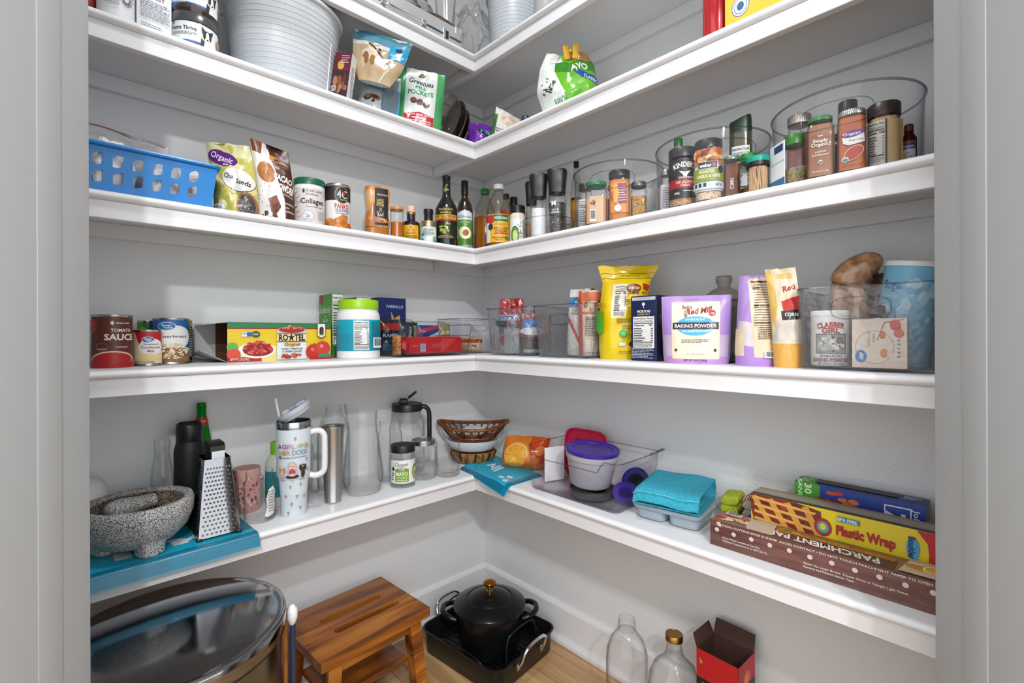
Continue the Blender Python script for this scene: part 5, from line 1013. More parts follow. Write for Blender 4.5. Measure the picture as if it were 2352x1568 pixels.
# clear bin with packets
binp = clear('#fdfdfe', '#c9c6ce', .05, 1.0, epow=2.5)
o = thing('clear_storage_bin', 'clear stepped plastic bin with red cookie package on eye-level shelf', 'bin', (-0.432, -0.185, dz))
tub(o, .300, .165, .118, binp, .95, .014, .0022, lambda x, y: .05 * max(0, min(1, (x + .10) / .05)) * max(0, min(1, (.155 - x) / .02)) if y < .08 else 0.0, rimm=PEDGE)
fz = dz + .006
o = thing('cookie_package', 'long glossy red cookie package lying in the clear bin', 'package', (-0.418, -0.212, fz), radians(0))
b = MB(); b.loft([[(s * .108 * (1 - .0 * k), y * k2, .03 + z * k2) for y, z in ((-.030, -.026), (.030, -.026), (.030, .020), (.02, .028), (-.02, .028), (-.030, .020))] for s, k, k2 in ((-1.12, 0, .35), (-1.02, 0, .6), (-.98, 0, 1), (0, 0, 1.02), (.98, 0, 1), (1.02, 0, .6), (1.1, 0, .35))]); q = b.build('wrapper', mat('#b8171c', .25), o, angle=30)
prt(q, [Po([(.4, 0), (.62, 0), (.9, 1), (.62, 1)], '#c9332f'), Rr(.24, .36, .095, .62, '#cfdcec'), *[Rr(.24, .1 + .09 * i, .085, .05, '#35506f') for i in range(7)], T('MINI', .1, .5, .16, '#d96a5a', .1), *fine(.52, .5, .24, .3, 4, '#d0605a', 5)], .210, .045, lambda s, t, of: Vector((s, -.0302 - of, .006 + t)), 'front_print')
prt(q, [Rr(.5, .5, .96, .8, '#efe4e2'), *fine(.2, .5, .3, .6, 3, '#555', 2), *fine(.75, .5, .3, .4, 2, '#888', 4)], .200, .028, lambda s, t, of: Vector((s, -.02 + t, .0582 + of)), 'top_print')
for i, (x, y, w, h, d, c, lb, items) in enumerate(((-.535, -.138, .070, .115, .026, '#1d2c3c', 'dark blue soup packet standing left in the clear bin', [Rr(.5, .8, 1, .2, '#b5281e'), T('RAMEN', .5, .55, .1, '#dfe6ee', .8), Rr(.5, .2, .8, .2, '#3f6f8f')]), (-.460, -.138, .074, .108, .026, '#26303c', 'black instant noodle packet behind the cookie package', [T('INSTANT', .45, .6, .1, '#b9d0e8', .8, rot=80), Rr(.8, .5, .2, .8, '#8a7f5a')]), (-.376, -.138, .086, .098, .026, '#2a3f8a', 'blue and white striped cracker packet in the clear bin', [Po([(0, .2), (1, .6), (1, .8), (0, .45)], '#d8dfe8'), Po([(0, .0), (1, .35), (1, .45), (0, .12)], '#3f8a6a'), Po([(0, .7), (1, .9), (1, 1), (0, .85)], '#b53a3a')]), (-.318, -.138, .050, .105, .02, '#8a8560', 'olive seasoning packet at the back of the clear bin', [T('SOUP', .5, .7, .12, '#e8d9a0', .7), Rr(.5, .35, .8, .3, '#c98a2a')]))):
    o = thing('food_packet', lb, 'packet', (x, y, fz), radians((-4, 3, -3, 2)[i]), 'packets in the clear bin'); pouch(o, w, h, d, c, items, seed=10 + i, cr=.004, rough=.25, bulge=((0, .4), (.2, 1), (.8, 1), (1, .1)))
o = thing('noodle_bag', 'clear bag of amber noodles at the left end of the clear bin', 'packet', (-.555, -.215, fz), radians(-8)); pouch(o, .030, .062, .04, '#b5762c', seed=20, cr=.006, m=noisemat('amber', ['#7a4a18', '#b5762c', '#d9a55a'], 90, .3, bump=.5), bulge=((0, .6), (.4, 1), (.8, .7), (1, .1)))
# empty bin in the corner
o = thing('clear_storage_bin', 'nearly empty clear bin standing in the shelf corner', 'bin', (-0.190, -0.115, dz), radians(-4)); tub(o, .165, .18, .130, binp, .95, .014, .0022, rimm=PEDGE, handle=[(-.09, .095, .035, .011)])
o = thing('pasta_bag', 'small bag of pasta with orange print in corner bin', 'packet', (-.165, -.115, dz + .006), radians(-62)); pouch(o, .09, .055, .04, '#d8b98a', [Rr(.5, .72, 1, .26, '#b8452a'), Rr(.7, .35, .2, .2, '#2f5fa8'), *blobs(.4, .3, .6, .3, 20, ['#e0a85a', '#c98a3c', '#f0d8b0'], (.04, .07), 3)], seed=30, cr=.006)

# ================================================================== eye-level shelf, right run
def rbin(name, label, p0, p1, prim, dep, g, off=0, m=HAMMER, tp=.9, handle=True, r=.018):
    loc, w, h = flat('R', 'D', p0, p1, None, g); zc = loc + Vector((dep / 2, 0, 0)); h = zpix(loc, prim) - dz
    o = thing(name, label, 'bin', zc, RZ['R'] + radians(off)); tub(o, w, dep, h, m, tp, r, .0028, rimm=PEDGE, handle=[(-dep / 2 - .001, h * .72, w * .17, h * .10)] if handle else None); return o, zc, w, h
oA, zA, wA, hA = rbin('hammered_plastic_bin', 'left hammered clear bin holding dark packets near the corner', 1113, 1217, 707, .215, .022)
oB, zB, wB, hB = rbin('hammered_plastic_bin', 'right hammered clear bin holding the red-trimmed flour bags', 1221, 1354, 699, .215, .022)
fz = dz + .007
o = thing('snack_bag', 'red and silver snack bag standing tall in left hammered bin', 'snack bag', (zA.x - .03, zA.y + .055, fz), faceto(zA, 0)); pouch(o, .085, .19, .05, '#a8161a', [Rr(.5, .35, 1, .7, '#c3c9d2'), Rr(.5, .62, 1, .14, '#8fb0d8'), *blobs(.5, .35, .9, .6, 20, ['#b5202a', '#e0e4ea', '#8f98a8', '#c9332f'], (.05, .12), 4)], seed=33, cr=.007, rough=.2, topwave=.006)
o = thing('snack_bag', 'dark bag with blue oval label in left hammered bin', 'snack bag', (zA.x - .02, zA.y - .045, fz), faceto(zA, 8)); pouch(o, .11, .135, .06, '#8a4030', [Rr(.5, .2, 1, .4, '#3a2a2c'), El(.4, .72, .34, .14, '#2f7fc9'), El(.4, .55, .4, .10, '#e4e8ec'), Rr(.8, .7, .2, .3, '#d8a82a'), Rr(.4, .06, .6, .08, '#d9d9d9')], seed=34, cr=.006, rough=.25)
o = thing('measuring_spoon', 'black measuring spoon with steel neck in left hammered bin', 'spoon', (zA.x - .055, zA.y + .030, fz + .002), faceto(zA)); b = MB(); b.tube(smoothpath([(.012, 0, .006), (.004, 0, .05), (-.006, 0, .088)], 5), .006, 8); b.build('spoon_handle', STEEL, o); b = MB(); b.lathe([(0, 0), (.012, .002), (.02, .012), (.021, .024), (.017, .024), (0, .01)], 24, (-.012, -.004, .085)); b.build('spoon_bowl', BLACK, o)
o = thing('folded_napkin', 'grey white cloth napkin stuffed in left hammered bin', 'napkin', (zA.x - .055, zA.y + .01, fz), faceto(zA)); pouch(o, .06, .085, .03, '#c9cccd', seed=36, cr=.008, m=mat('#c9cdcf', .9), bulge=((0, 1), (.5, .8), (1, .4)))
# flour bags
o = thing('flour_bag', 'white flour bag with red seam folded over in right bin', 'flour bag', (zB.x - .02, zB.y - .020, fz), faceto(zB, -6)); pouch(o, .075, .205, .055, '#e8e2da', [Rr(.5, .8, 1, .16, '#2f7fb5'), Po([(.86, 1), (1, 1), (1, 0), (.84, 0)], '#d8341f'), Po([(.0, .55), (.12, .55), (.85, .05), (.75, 0)], '#c9332f'), T('flour', .45, .8, .05, '#fff', .4), *fine(.45, .66, .6, .12, 4, '#555', 4)], seed=41, cr=.006, skew=.012, topwave=.012, rough=.5, bulge=((0, .9), (.5, 1), (.8, .4), (1, .1)))
o = thing('flour_bag', 'tan printed flour bag with red edge beside yellow rice bag', 'flour bag', (zB.x - .035, zB.y - .075, fz), faceto(zB, 4)); pouch(o, .078, .195, .06, '#dcc9b2', [Po([(0, 1), (.12, 1), (.14, 0), (0, 0)], '#cf3a22'), Rr(.55, .65, .9, .04, '#cf5a2c'), Rr(.55, .9, .9, .14, '#d9744a'), *fine(.58, .45, .7, .3, 9, '#6b4a3a', 6), T('FLOUR', .55, .56, .05, '#5a2a1a', .5), Rr(.55, .15, .7, .18, '#e8dac8'), *blobs(.55, .76, .8, .12, 16, ['#b5804a', '#e0c09a', '#8a5a34'], (.03, .07), 9)], seed=42, cr=.005, topwave=.008, rough=.5, bulge=((0, .9), (.5, 1), (.85, .5), (1, .15)))
# yellow rice bag
loc, r, h = cyl('R', 'D', 1352, 1476, 613, .028); o = thing('rice_bag', 'tall bright yellow rice bag between flour bag and salt box', 'rice bag', loc, faceto(loc, 3))
q, fm = pouch(o, r * 1.94, h, .085, '#e8c514', [Rr(.5, .5, 1.0, 1, '#eccb12'), Rr(.5, .915, 1, .006, '#5a4a10'), Rr(.5, .86, 1, .006, '#5a4a10'), T('RESEALABLE PACKAGE', .56, .888, .02, '#5a7a1a', .36, sh=.2, b=.01), Rr(.38, .62, .3, .36, '#efe9d8'), *facts(.40, .62, .25, .34, 8, seed=8, bg='#efe9d8'), El(.66, .75, .15, .045, '#7a2f1c'), T('Golden Star', .66, .755, .03, '#f3e2a8', .24, sh=.1), T('JASMINE', .66, .70, .028, '#7a2f1c', .22), Po([(.84, .80), (.97, .78), (.95, .72), (.85, .74)], '#a8301c'), T('RICE', .90, .70, .03, '#7a3a1c', .14), *fine(.66, .60, .3, .06, 3, '#6b4f10', 4), *fine(.55, .415, .4, .04, 2, '#6b4f10', 5), T('PRODUCT OF THAILAND', .52, .39, .014, '#5a4310', .32), *fine(.6, .34, .24, .05, 3, '#6b4f10', 6), El(.50, .27, .07, .034, '#1f9a3c'), El(.50, .27, .045, .022, '#57c060'), Rr(.68, .27, .10, .07, '#e8eee0'), Rr(.68, .25, .10, .035, '#2f7fa8'), Rr(.48, .165, .13, .035, '#cfe0ee'), Po([(.61, .16), (.66, .19), (.71, .16), (.66, .13)], '#2a2a2a'), *fine(.56, .085, .3, .03, 2, '#6b4f10', 8), Po([(0, .52), (.1, .5), (.14, .3), (.06, .26), (0, .3)], '#4fae2c'), Rr(.06, .57, .12, .05, '#c9a814'), T('RICE', .05, .57, .03, '#3a2a10', .1)], seed=51, cr=.008, rough=.22, bulge=((0, .8), (.12, 1), (.6, .9), (.82, .35), (.9, .08), (1, .05)), wp=((0, .80), (.08, .84), (.6, .9), (.82, .88), (1, 1.16)), skew=.020, topwave=.004)
# salt box
g = .055; a, c = at_x(1437, CY, -W + g), at_x(1495, CY, -W + g); hh = zpix((a + c) / 2, 680) - dz
carton('R', 'D', 0, 0, 0, 'salt_box', 'dark navy salt box beside the yellow rice bag', .100, '#141f4f', loc=Vector((-W + g + .05, (a.y + c.y) / 2, dz)), w=abs(a.y - c.y), h=hh, front=[Rr(.5, .955, .9, .05, '#c9cdd4'), T('R224208003', .5, .955, .02, '#666', .5, b=0), Rr(.5, .84, .02, .06, '#e8ebf0'), El(.5, .87, .06, .025, '#e8ebf0'), T('MORTON', .5, .76, .04, '#f0f2f6', .5, b=.03), T('IODIZED SALT', .5, .715, .025, '#d8b45a', .48), *facts(.5, .44, .82, .48, 6, seed=12), *fine(.5, .12, .84, .16, 7, '#c9cdd8', 7)], right=[Rr(.5, .5, 1, 1, '#10173a'), Rr(.5, .84, .02, .06, '#c9cdd4'), T('MORTON', .5, .76, .035, '#e0e3ea', .36), T('IODIZED SALT', .5, .715, .02, '#b99a4a', .32), *fine(.5, .60, .66, .2, 7, '#c3c7d0', 9), El(.5, .42, .05, .035, '#d8d8d8'), Rr(.48, .2, .40, .28, '#e3e0d0'), Rr(.46, .2, .3, .24, '#141b3f')])
# red mill bags
LIL = '#b793d6'
def mill(name, label, loc, rz, w, h, d, col, items, seed, back=(), wp=((0, .9), (.12, .95), (1, 1)), **k):
    o = thing(name, label, 'flour pouch', loc, rz, 'stand-up baking pouches'); pouch(o, w, h, d, col, items, back, seed=seed, cr=.004, rough=.35, bulge=((0, .95), (.1, 1), (.5, .75), (.85, .2), (.92, .06), (1, .04)), wp=wp, **k); return o
loc, r, h = cyl('R', 'D', 1537, 1697, 681, .012); loc.x = -W + .052
front = lambda name1, n2, bandcol, bk: [Rr(.5, .49, .70, .84, '#d8b57a'), Rr(.5, .49, .69, .83, '#f1e6cf'), T('An Employee-Owned Company', .5, .945, .018, '#6a3f8a', .34, b=.0), T("Bob's", .38, .83, .055, '#9a1c22', .14, b=.03), T('Red Mill', .55, .775, .085, '#9a1c22', .36, sh=.25, b=.035, rot=6), El(.36, .74, .03, .05, '#b5a58a'), Rr(.36, .70, .045, .05, '#8f846f'), El(.74, .73, .048, .045, '#c3242a'), T('GF', .74, .73, .03, '#fff', .05), El(.5, .55, .28, .14, bandcol), Rr(.5, .55, .66, .10, '#25202e'), T(name1, .5, .55, .052, '#f4efe6', .60, b=.02), T(n2[0], .5, .645, .028, '#eaf6fb', .28), T(n2[1], .5, .475, .028, '#eaf6fb', .36), *fine(.5, .33, .40, .06, 3, '#7a6a5a', 4), T('YOU CAN SEE OUR QUALITY', .5, .145, .014, '#6a5a4a', .26, b=0), El(.22, .2, .02, .02, '#3a2a2a'), El(.78, .2, .02, .02, '#3a2a2a')]
mill('baking_powder_pouch', 'lilac baking powder pouch with cream label facing forward', loc, faceto(loc, -2), r * 1.98, h, .085, '#b291d4', [Rr(.5, .5, 1, 1, '#b592d6'), Po([(.04, .0), (.96, .0), (.98, .42), (.02, .42)], '#cdbcd6'), Rr(.5, .05, 1, .12, '#c79ad8')] + front('BAKING POWDER', ('DOUBLE ACTING', 'NO ADDED ALUMINUM'), '#4fb3e0', 0) + [T('NET WT 14 OZ (397g)', .5, .06, .032, '#7a2f8a', .34, b=.02)], 61)
q = at_x(1548, CY, -W + .13); q.z = dz; mill('baking_powder_pouch', 'cream and lilac pouch squeezed behind baking powder pouch', q, faceto(q, 0), .06, .135, .05, '#e3c9a0', [Rr(.5, .1, 1, .2, '#b592d6'), Rr(.5, .62, 1, .26, '#e0b08a'), *fine(.5, .45, .6, .1, 3, '#6a5a4a', 3)], 62)
# cookie jar of dark glass
loc, r, h = cyl('R', 'D', 1612, 1716, 634, .115); o = thing('glass_cookie_jar', 'round glass canister with knobbed lid behind baking powder pouch', 'glass jar', loc, faceto(loc)); GD = clear('#dedbd5', '#8a8680', .03, 1.2, body=.22, bodycol='#a09c96', epow=2)
b = MB(); b.lathe(shellprof([(r * .85, 0), (r * .96, .006), (r * .98, h * .55), (r * .9, h * .68), (r * .88, h * .72)], .003, .006), 48); b.build('jar_glass', GD, o)
b = MB(); b.lathe([(0, h * .70), (r * .98, h * .715), (r * 1.0, h * .73), (r * .98, h * .745), (r * .84, h * .775), (r * .55, h * .835), (r * .34, h * .86), (r * .27, h * .875), (r * .27, h * .885), (r * .36, h * .93), (r * .38, h * .97), (r * .33, h), (0, h)], 48); b.build('lid', GD, o)
b = MB(); b.lathe([(0, .007), (r * .9, .008), (r * .93, h * .3), (0, h * .31)], 36); b.build('contents', mat('#d8d3ca', .8), o)
loc, r, h = cyl('R', 'D', 1693, 1798, 632, .02); mill('flour_pouch', 'tall lilac pouch turned to show its nutrition panel', loc, faceto(loc, 4), r * 1.9, h, .075, '#b291d4', [Rr(.5, .5, 1, 1, '#b08fd2'), Po([(0, .0), (1, 0), (1, .26), (0, .22)], '#b58ad6'), Po([(0, .24), (.5, .2), (.5, .46), (.05, .5)], '#ddd0d8'), Rr(.09, .26, .2, .30, '#ecd9b4'), Po([(.42, .10), (1, .08), (1, .97), (.28, .97)], '#e9d3b4'), *[Rr(.68, .92 - .028 * i, .50, .006, '#4a342c') for i in range(18)], Rr(.62, .93, .54, .012, '#2a1c18'), Rr(.68, .66, .5, .010, '#2a1c18'), T('Calories', .50, .86, .03, '#2a1c18', .2, b=.02), Rr(.68, .47, .5, .010, '#2a1c18'), *fine(.72, .36, .42, .14, 6, '#5a4034', 8), *barcode(.80, .13, .34, .07)], 63, skew=-.004, topwave=.006, wp=((0, 1), (.2, 1), (.6, .88), (1, .72)))
loc, r, h = cyl('R', 'D', 1776, 1850, 616, .03); mill('cornmeal_pouch', 'slim yellow edged pouch beside the big clear bin', loc, faceto(loc, -10), r * 1.95, h, .055, '#e7c274', [Rr(.5, .5, 1, 1, '#ead9bb'), Po([(0, .98), (.20, 1), (.32, .62), (.20, .4), (0, .5)], '#ecc46c'), Rr(.5, .12, 1, .24, '#e9ae55'), Po([(0, .26), (1, .26), (.8, .48), (.3, .48)], '#d9d0c4'), T('Red', .72, .80, .06, '#9a1c22', .4, sh=.25, b=.03, rot=18), Po([(.45, .66), (1, .72), (1, .58), (.5, .56)], '#c93026'), Po([(.42, .56), (1, .58), (1, .48), (.46, .47)], '#2a1f24'), T('CORN', .74, .53, .035, '#f2ece4', .4), Rr(.62, .92, .5, .05, '#ecc46c')], 64, skew=-.014)
# big hammered bin at the right
g = .012; a, c = at_x(1824, CY, -W + g), at_x(2155, CY, -W + g); w3 = abs(a.y - c.y); dep = .225; h3 = zpix((a + c) / 2, 655) - dz
o = thing('hammered_plastic_bin', 'large hammered clear bin with baking cans at the right jamb', 'bin', (-W + g + dep / 2, (a.y + c.y) / 2, dz), RZ['R']); c3 = Vector((-W + g + dep / 2, (a.y + c.y) / 2, dz))
HAM2 = clear('#fefefe', '#c6c4cb', 0.05, 1.2, bump=(95, 0.7, 0.004, 1), body=0.05, bodycol='#d8dadd', epow=2.2)
tub(o, w3, dep, h3, HAM2, .955, .022, .003, rimm=PEDGE, handle=[(-dep / 2 - .001, h3 * .74, w3 * .21, h3 * .13)])
fz = dz + .007
loc, r, h = cyl('R', 'D', 1862, 1953, 714, .040); h -= .007; o = thing('baking_powder_can', 'white baking powder can with red lettering in large bin', 'can', (loc.x, loc.y, fz), faceto(loc, 2))
b = MB(); b.lathe([(0, 0), (r * .97, 0), (r, .002), (r, h * .9), (0, h * .9)], 44); q = b.build('can_body', mat('#eeeeec', .4), o); lidded(o, r * 1.03, h * .10, WHITE, z=h * .9)
prt(q, [T('CLABBER', .5, .84, .11, '#b3262a', .66, b=.05, arc=.5), T('GIRL', .5, .72, .11, '#b3262a', .40, b=.05), Rr(.5, .44, .70, .42, '#3f6a74'), Rr(.5, .44, .66, .38, '#9b9b98'), *blobs(.5, .44, .54, .30, 30, ['#d5d5d2', '#6a6a68', '#b8b8b4', '#4a4a49', '#e6e6e2'], (.03, .08), 3), T('DOUBLE ACTING', .5, .19, .045, '#33302e', .46), T('BAKING POWDER', .5, .10, .085, '#8f1f2a', .82, b=.03), T('NET WT 8.1 OZ (230g)', .5, .02, .04, '#333', .58)], 2 * r * 1.15, h * .86, on_cyl(r, h * .02), cx=14)
g2 = .030; a, c = at_x(1956, CY, -W + g2), at_x(2082, CY, -W + g2); hh = zpix((a + c) / 2, 731) - fz
carton('R', 'D', 0, 0, 0, 'gelatin_box', 'cream gelatin box with orange fruit drawing in large bin', .035, '#ecdcc9', loc=Vector((-W + g2 + .019, (a.y + c.y) / 2, fz)), w=abs(a.y - c.y), h=hh, off=2, front=[Rr(.5, .5, 1, 1, '#efe2d2'), Rr(.5, .08, 1, .16, '#ecd3be'), El(.42, .42, .36, .34, '#c99a72'), El(.42, .42, .345, .325, '#efe2d2'), El(.17, .23, .11, .13, '#2f78b8'), T('Great', .155, .25, .05, '#fff', .14, rot=90), T('Value', .19, .22, .05, '#fff', .14, rot=90), T('Unflavored', .31, .58, .055, '#c9703c', .34, rot=90, b=0), T('Gelatin', .40, .60, .055, '#c9703c', .22, rot=90, b=0), El(.57, .67, .06, .085, '#d96a3a'), El(.80, .86, .10, .11, '#cf4a34'), El(.86, .70, .09, .09, '#d85a3c'), Po([(.46, .55), (.48, .56), (.62, .93), (.60, .93)], '#a8603a'), Po([(.58, .92), (.95, .98), (.95, .96), (.6, .90)], '#a8603a'), El(.60, .30, .075, .09, '#e08a3a'), Rr(.70, .29, .09, .15, '#e9dcc9'), *fine(.86, .4, .05, .4, 5, '#8a7a6a', 3)])
def leaning(name, label, cat, base, rz, ry, rx=0.0):
    o = thing(name, label, cat); o.matrix_world = Matrix.Translation(base) @ Matrix.Rotation(rz, 4, 'Z') @ Matrix.Rotation(ry, 4, 'Y') @ Matrix.Rotation(rx, 4, 'X'); return o
base = Vector((-.118, -1.428, dz + .012)); rzz = faceto(base, 0)
o = leaning('sugar_canister', 'pale blue sugar canister tilted over inside the large bin', 'canister', base, rzz, radians(8), radians(3)); r, h = .046, .200
b = MB(); b.lathe([(0, 0), (r, 0), (r, h - .008), (0, h - .008)], 48); q = b.build('canister_body', mat('#7fc0e2', .4), o)
prt(q, [T('Sugar', .26, .84, .10, '#1f5f9a', .34, b=.02), El(.16, .42, .18, .2, '#e9eef4'), T('Gran', .2, .48, .06, '#23407a', .2), *blobs(.6, .55, .7, .7, 26, ['#9fd2ea', '#b8def0', '#6ab2da'], (.03, .08), 5), Rr(.2, .3, .3, .05, '#23407a')], 2 * r * 1.3, h * .9, on_cyl(r, .004), cx=14)
b = MB(); b.lathe([(r * .98, h - .010), (r * 1.04, h - .009), (r * 1.04, h), (r * .99, h + .001), (r * .96, h - .003), (0, h - .003)], 48); lid = b.build('lid', WHITE, o)
b = MB(); b.lathe([(r * .55, h - .0028), (r * .57, h - .001), (r * .6, h - .001), (r * .62, h - .0028)], 40); b.build('lid_ring', mat('#d9dcdf', .4), lid)
o = thing('brown_sugar_bag', 'clear bag of brown sugar slumped over the large bin', 'bag', (-.122, -1.340, fz), faceto((-.122, -1.340), 0))
BSM = noisemat('brownsugar', ['#8a5a34', '#b0805a', '#d0a884'], 50, .25, 4, .5, coat=.6)
b = MB(); crumple(o, .066, .060, .185, BSM, 'sugar_bag_body', 5, .3); q = MB(); q.tube(smoothpath([(.0, .0, .165), (.012, 0, .190), (.036, 0, .206), (.056, .0, .200)], 5), [.034, .036, .037, .037, .036, .035, .034, .033, .032, .031, .030, .028, .026, .022, .016, .008], 16); q.xf(Matrix.Scale(.8, 4, (0, 1, 0))); q.build('folded_top', BSM, o)
o = thing('cocoa_bag', 'dark brown bag behind the brown sugar in large bin', 'bag', (-.066, -1.388, fz), faceto((-.066, -1.388))); crumple(o, .045, .040, .190, noisemat('cocoa', ['#3a1f14', '#5f3a28', '#7a5038'], 30, .3, 3, .4), 'bag_body', 9, .22)
o = thing('vanilla_bottle', 'small dark bottle with flat brown cap behind gelatin box', 'bottle', (-.196, -1.400, fz), 0.3); b = MB(); b.lathe([(0, 0), (.014, 0), (.014, .085), (.009, .1), (0, .1)], 24); b.build('bottle_body', mat('#26140e', .2), o); lidded(o, .0150, .018, mat('#3a1a16', .4), z=.1, name='cap')

# ================================================================== third shelf, left run
cz = TOP['C']
def panel(name, w, h, tp, holes, t, m, parent, M):
    """trapezoid sheet with window holes (x0, x1, z0, z1), each with a slanted top left corner and a hollow sill"""
    xs = sorted({-w / 2, w / 2} | {v for q in holes for v in q[:2]}); zs = sorted({0.0, h} | {v for q in holes for v in q[2:]}); bm = bmesh.new()
    P = lambda x, z: (x * (1 - tp * (1 - z / h)), z, 0); g = {}
    def V_(x, z):
        k = (round(x, 6), round(z, 6))
        if k not in g: g[k] = bm.verts.new(P(x, z))
        return g[k]
    for i in range(len(xs) - 1):
        for j in range(len(zs) - 1):
            cx, cz_ = (xs[i] + xs[i + 1]) / 2, (zs[j] + zs[j + 1]) / 2
            if not any(q[0] < cx < q[1] and q[2] < cz_ < q[3] for q in holes): bm.faces.new((V_(xs[i], zs[j]), V_(xs[i + 1], zs[j]), V_(xs[i + 1], zs[j + 1]), V_(xs[i], zs[j + 1])))
    for x0, x1, z0, z1 in holes:
        bm.faces.new([bm.verts.new(P(*q)) for q in ((x0, z1), (x0, z1 - .009), (x0 + .002, z1 - .005), (x0 + .006, z1 - .002), (x0 + .011, z1))])
        bm.faces.new([bm.verts.new(P(*q)) for q in ((x1, z0), (x1, z0 + .006), (x1 - .002, z0 + .003), (x1 - .006, z0 + .001), (x1 - .009, z0))])
    r = bmesh.ops.extrude_face_region(bm, geom=bm.faces[:]); bmesh.ops.translate(bm, vec=(0, 0, t), verts=[v for v in r['geom'] if isinstance(v, bmesh.types.BMVert)]); bmesh.ops.recalc_face_normals(bm, faces=bm.faces)
    bm.transform(M); me = bpy.data.meshes.new(name); bm.to_mesh(me); bm.free(); me.materials.append(m); return link(name, me, parent)
# blue basket
BLU = mat('#1681cf', .32); bx0, bx1 = -1.425, at_y(503, CY, -W + .004).x; bw = bx1 - bx0; bh = .100; bdp = .205
o = thing('plastic_basket', 'bright blue slotted plastic basket at the left end of shelf', 'basket', ((bx0 + bx1) / 2, -W + .012 + bdp / 2, cz))
sl = .010
cols = 10; pitch = bw / cols * .97
holes = [(bw / 2 - .045 - pitch * i - .009, bw / 2 - .045 - pitch * i + .009, z - .013, z + .013) for i in range(cols) for z in (.0335, .0690)]
Mf = lambda y, s: Matrix(((1, 0, 0, 0), (0, s * sl / bh, s, y), (0, 1, 0, 0), (0, 0, 0, 1)))
panel('front_panel', bw, bh, .012 / (bw / 2), holes, .002, BLU, o, Mf(-bdp / 2 + sl, -1)); panel('back_panel', bw, bh, .012 / (bw / 2), holes, .002, BLU, o, Mf(bdp / 2 - sl, 1))
for s in (-1, 1):
    b = MB(); e0, e1 = bw / 2 - .012, bw / 2
    b.add([(s * e0, -bdp / 2 + sl, 0), (s * e0, bdp / 2 - sl, 0), (s * e1, bdp / 2, bh), (s * e1, -bdp / 2, bh), (s * (e0 - .002), -bdp / 2 + sl, 0), (s * (e0 - .002), bdp / 2 - sl, 0), (s * (e1 - .002), bdp / 2, bh), (s * (e1 - .002), -bdp / 2, bh)], [(0, 1, 2, 3), (7, 6, 5, 4), (0, 4, 5, 1), (1, 5, 6, 2), (2, 6, 7, 3), (3, 7, 4, 0)]); b.build('end_panel', BLU, o, angle=0)
b = MB(); b.box(0, 0, 0, bw - .024, bdp - 2 * sl, .002); b.build('bottom_panel', BLU, o, angle=0)
rp = [(x, y, bh) for x, y in rrect(0, 0, bw + .008, bdp + .008, .012, None, 4)]; b = MB(); b.tube(rp, .0052, 8, True, 1.0); b.build('rim', BLU, o)
bc_ = Vector(((bx0 + bx1) / 2, -W + .012 + bdp / 2, cz + .0035))
for i, (dx, dy, w, d, h, c, lb) in enumerate(((-.09, -.045, .09, .08, .115, '#eceef0', 'white crumpled paper packet at left inside blue basket'), (-.005, -.048, .08, .07, .12, '#e6e6e6', 'white wrapped packet in the middle of blue basket'), (.07, -.045, .07, .08, .105, '#dfe2e6', 'pale grey wrapped packet at right inside blue basket'), (.125, -.04, .045, .09, .095, '#d8d0cc', 'small wrapped packet at the right end of blue basket'))):
    p = thing('wrapped_packet', lb, 'packet', bc_ + Vector((dx, dy, 0)), .3 * i, 'wrapped packets in the basket'); crumple(p, w, d, h, noisemat(('pk', i), [c, shade(c, 1.15), shade(c, 1.2)], 30, .35, 2, .3), 'packet_body', 20 + i, .18)
p = thing('dark_utensil', 'dark metal ladle lying across the blue basket contents', 'ladle', bc_ + Vector((-.06, -.045, .078)), .1); b = MB(); b.lathe([(0, .004), (.012, .006), (.021, .016), (.023, .028), (.020, .028), (0, .010)], 24); b.build('ladle_bowl', mat('#3a3f4a', .15, 1.0), p); hook(p, smoothpath([(.02, 0, .026), (.05, .01, .022), (.10, .02, .008)], 4), .004, mat('#3a3f4a', .2, 1.0), 'ladle_handle')
p = thing('zip_bag', 'clear zip bag with pink seal puffed above blue basket', 'plastic bag', bc_ + Vector((-.045, .03, .062)), radians(3))
q, fm = pouch(p, .30, .118, .075, '#ffffff', seed=71, cr=.012, m=FILM, bulge=((0, .9), (.4, 1), (.75, .55), (.95, .12), (1, .05)), wp=((0, .8), (.6, 1), (1, .98)), tilt=-.10)
hook(q, [fm((u - .5) * .29, .114, .0) for u in [i / 30 for i in range(31)]], .0013, mat('#b04a5a', .4), 'zip_seal', 6)
def stand(side, sh, p0, p1, pt, name, label, cat, g, off=0.0, lean=0.0, back=0.0, group=None):
    loc, r, h = cyl(side, sh, p0, p1, pt, g); o = thing(name, label, cat, loc, 0, group); o.matrix_world = Matrix.Translation(loc) @ Matrix.Rotation(faceto(loc, off), 4, 'Z') @ Matrix.Rotation(radians(back), 4, 'X') @ Matrix.Rotation(radians(lean), 4, 'Y'); return o, r, h
o, r, h = stand('L', 'C', 470, 582, 335, 'chia_seed_bag', 'yellow green chia seed bag leaning beside the blue basket', 'seed bag', .04, -20, 0)
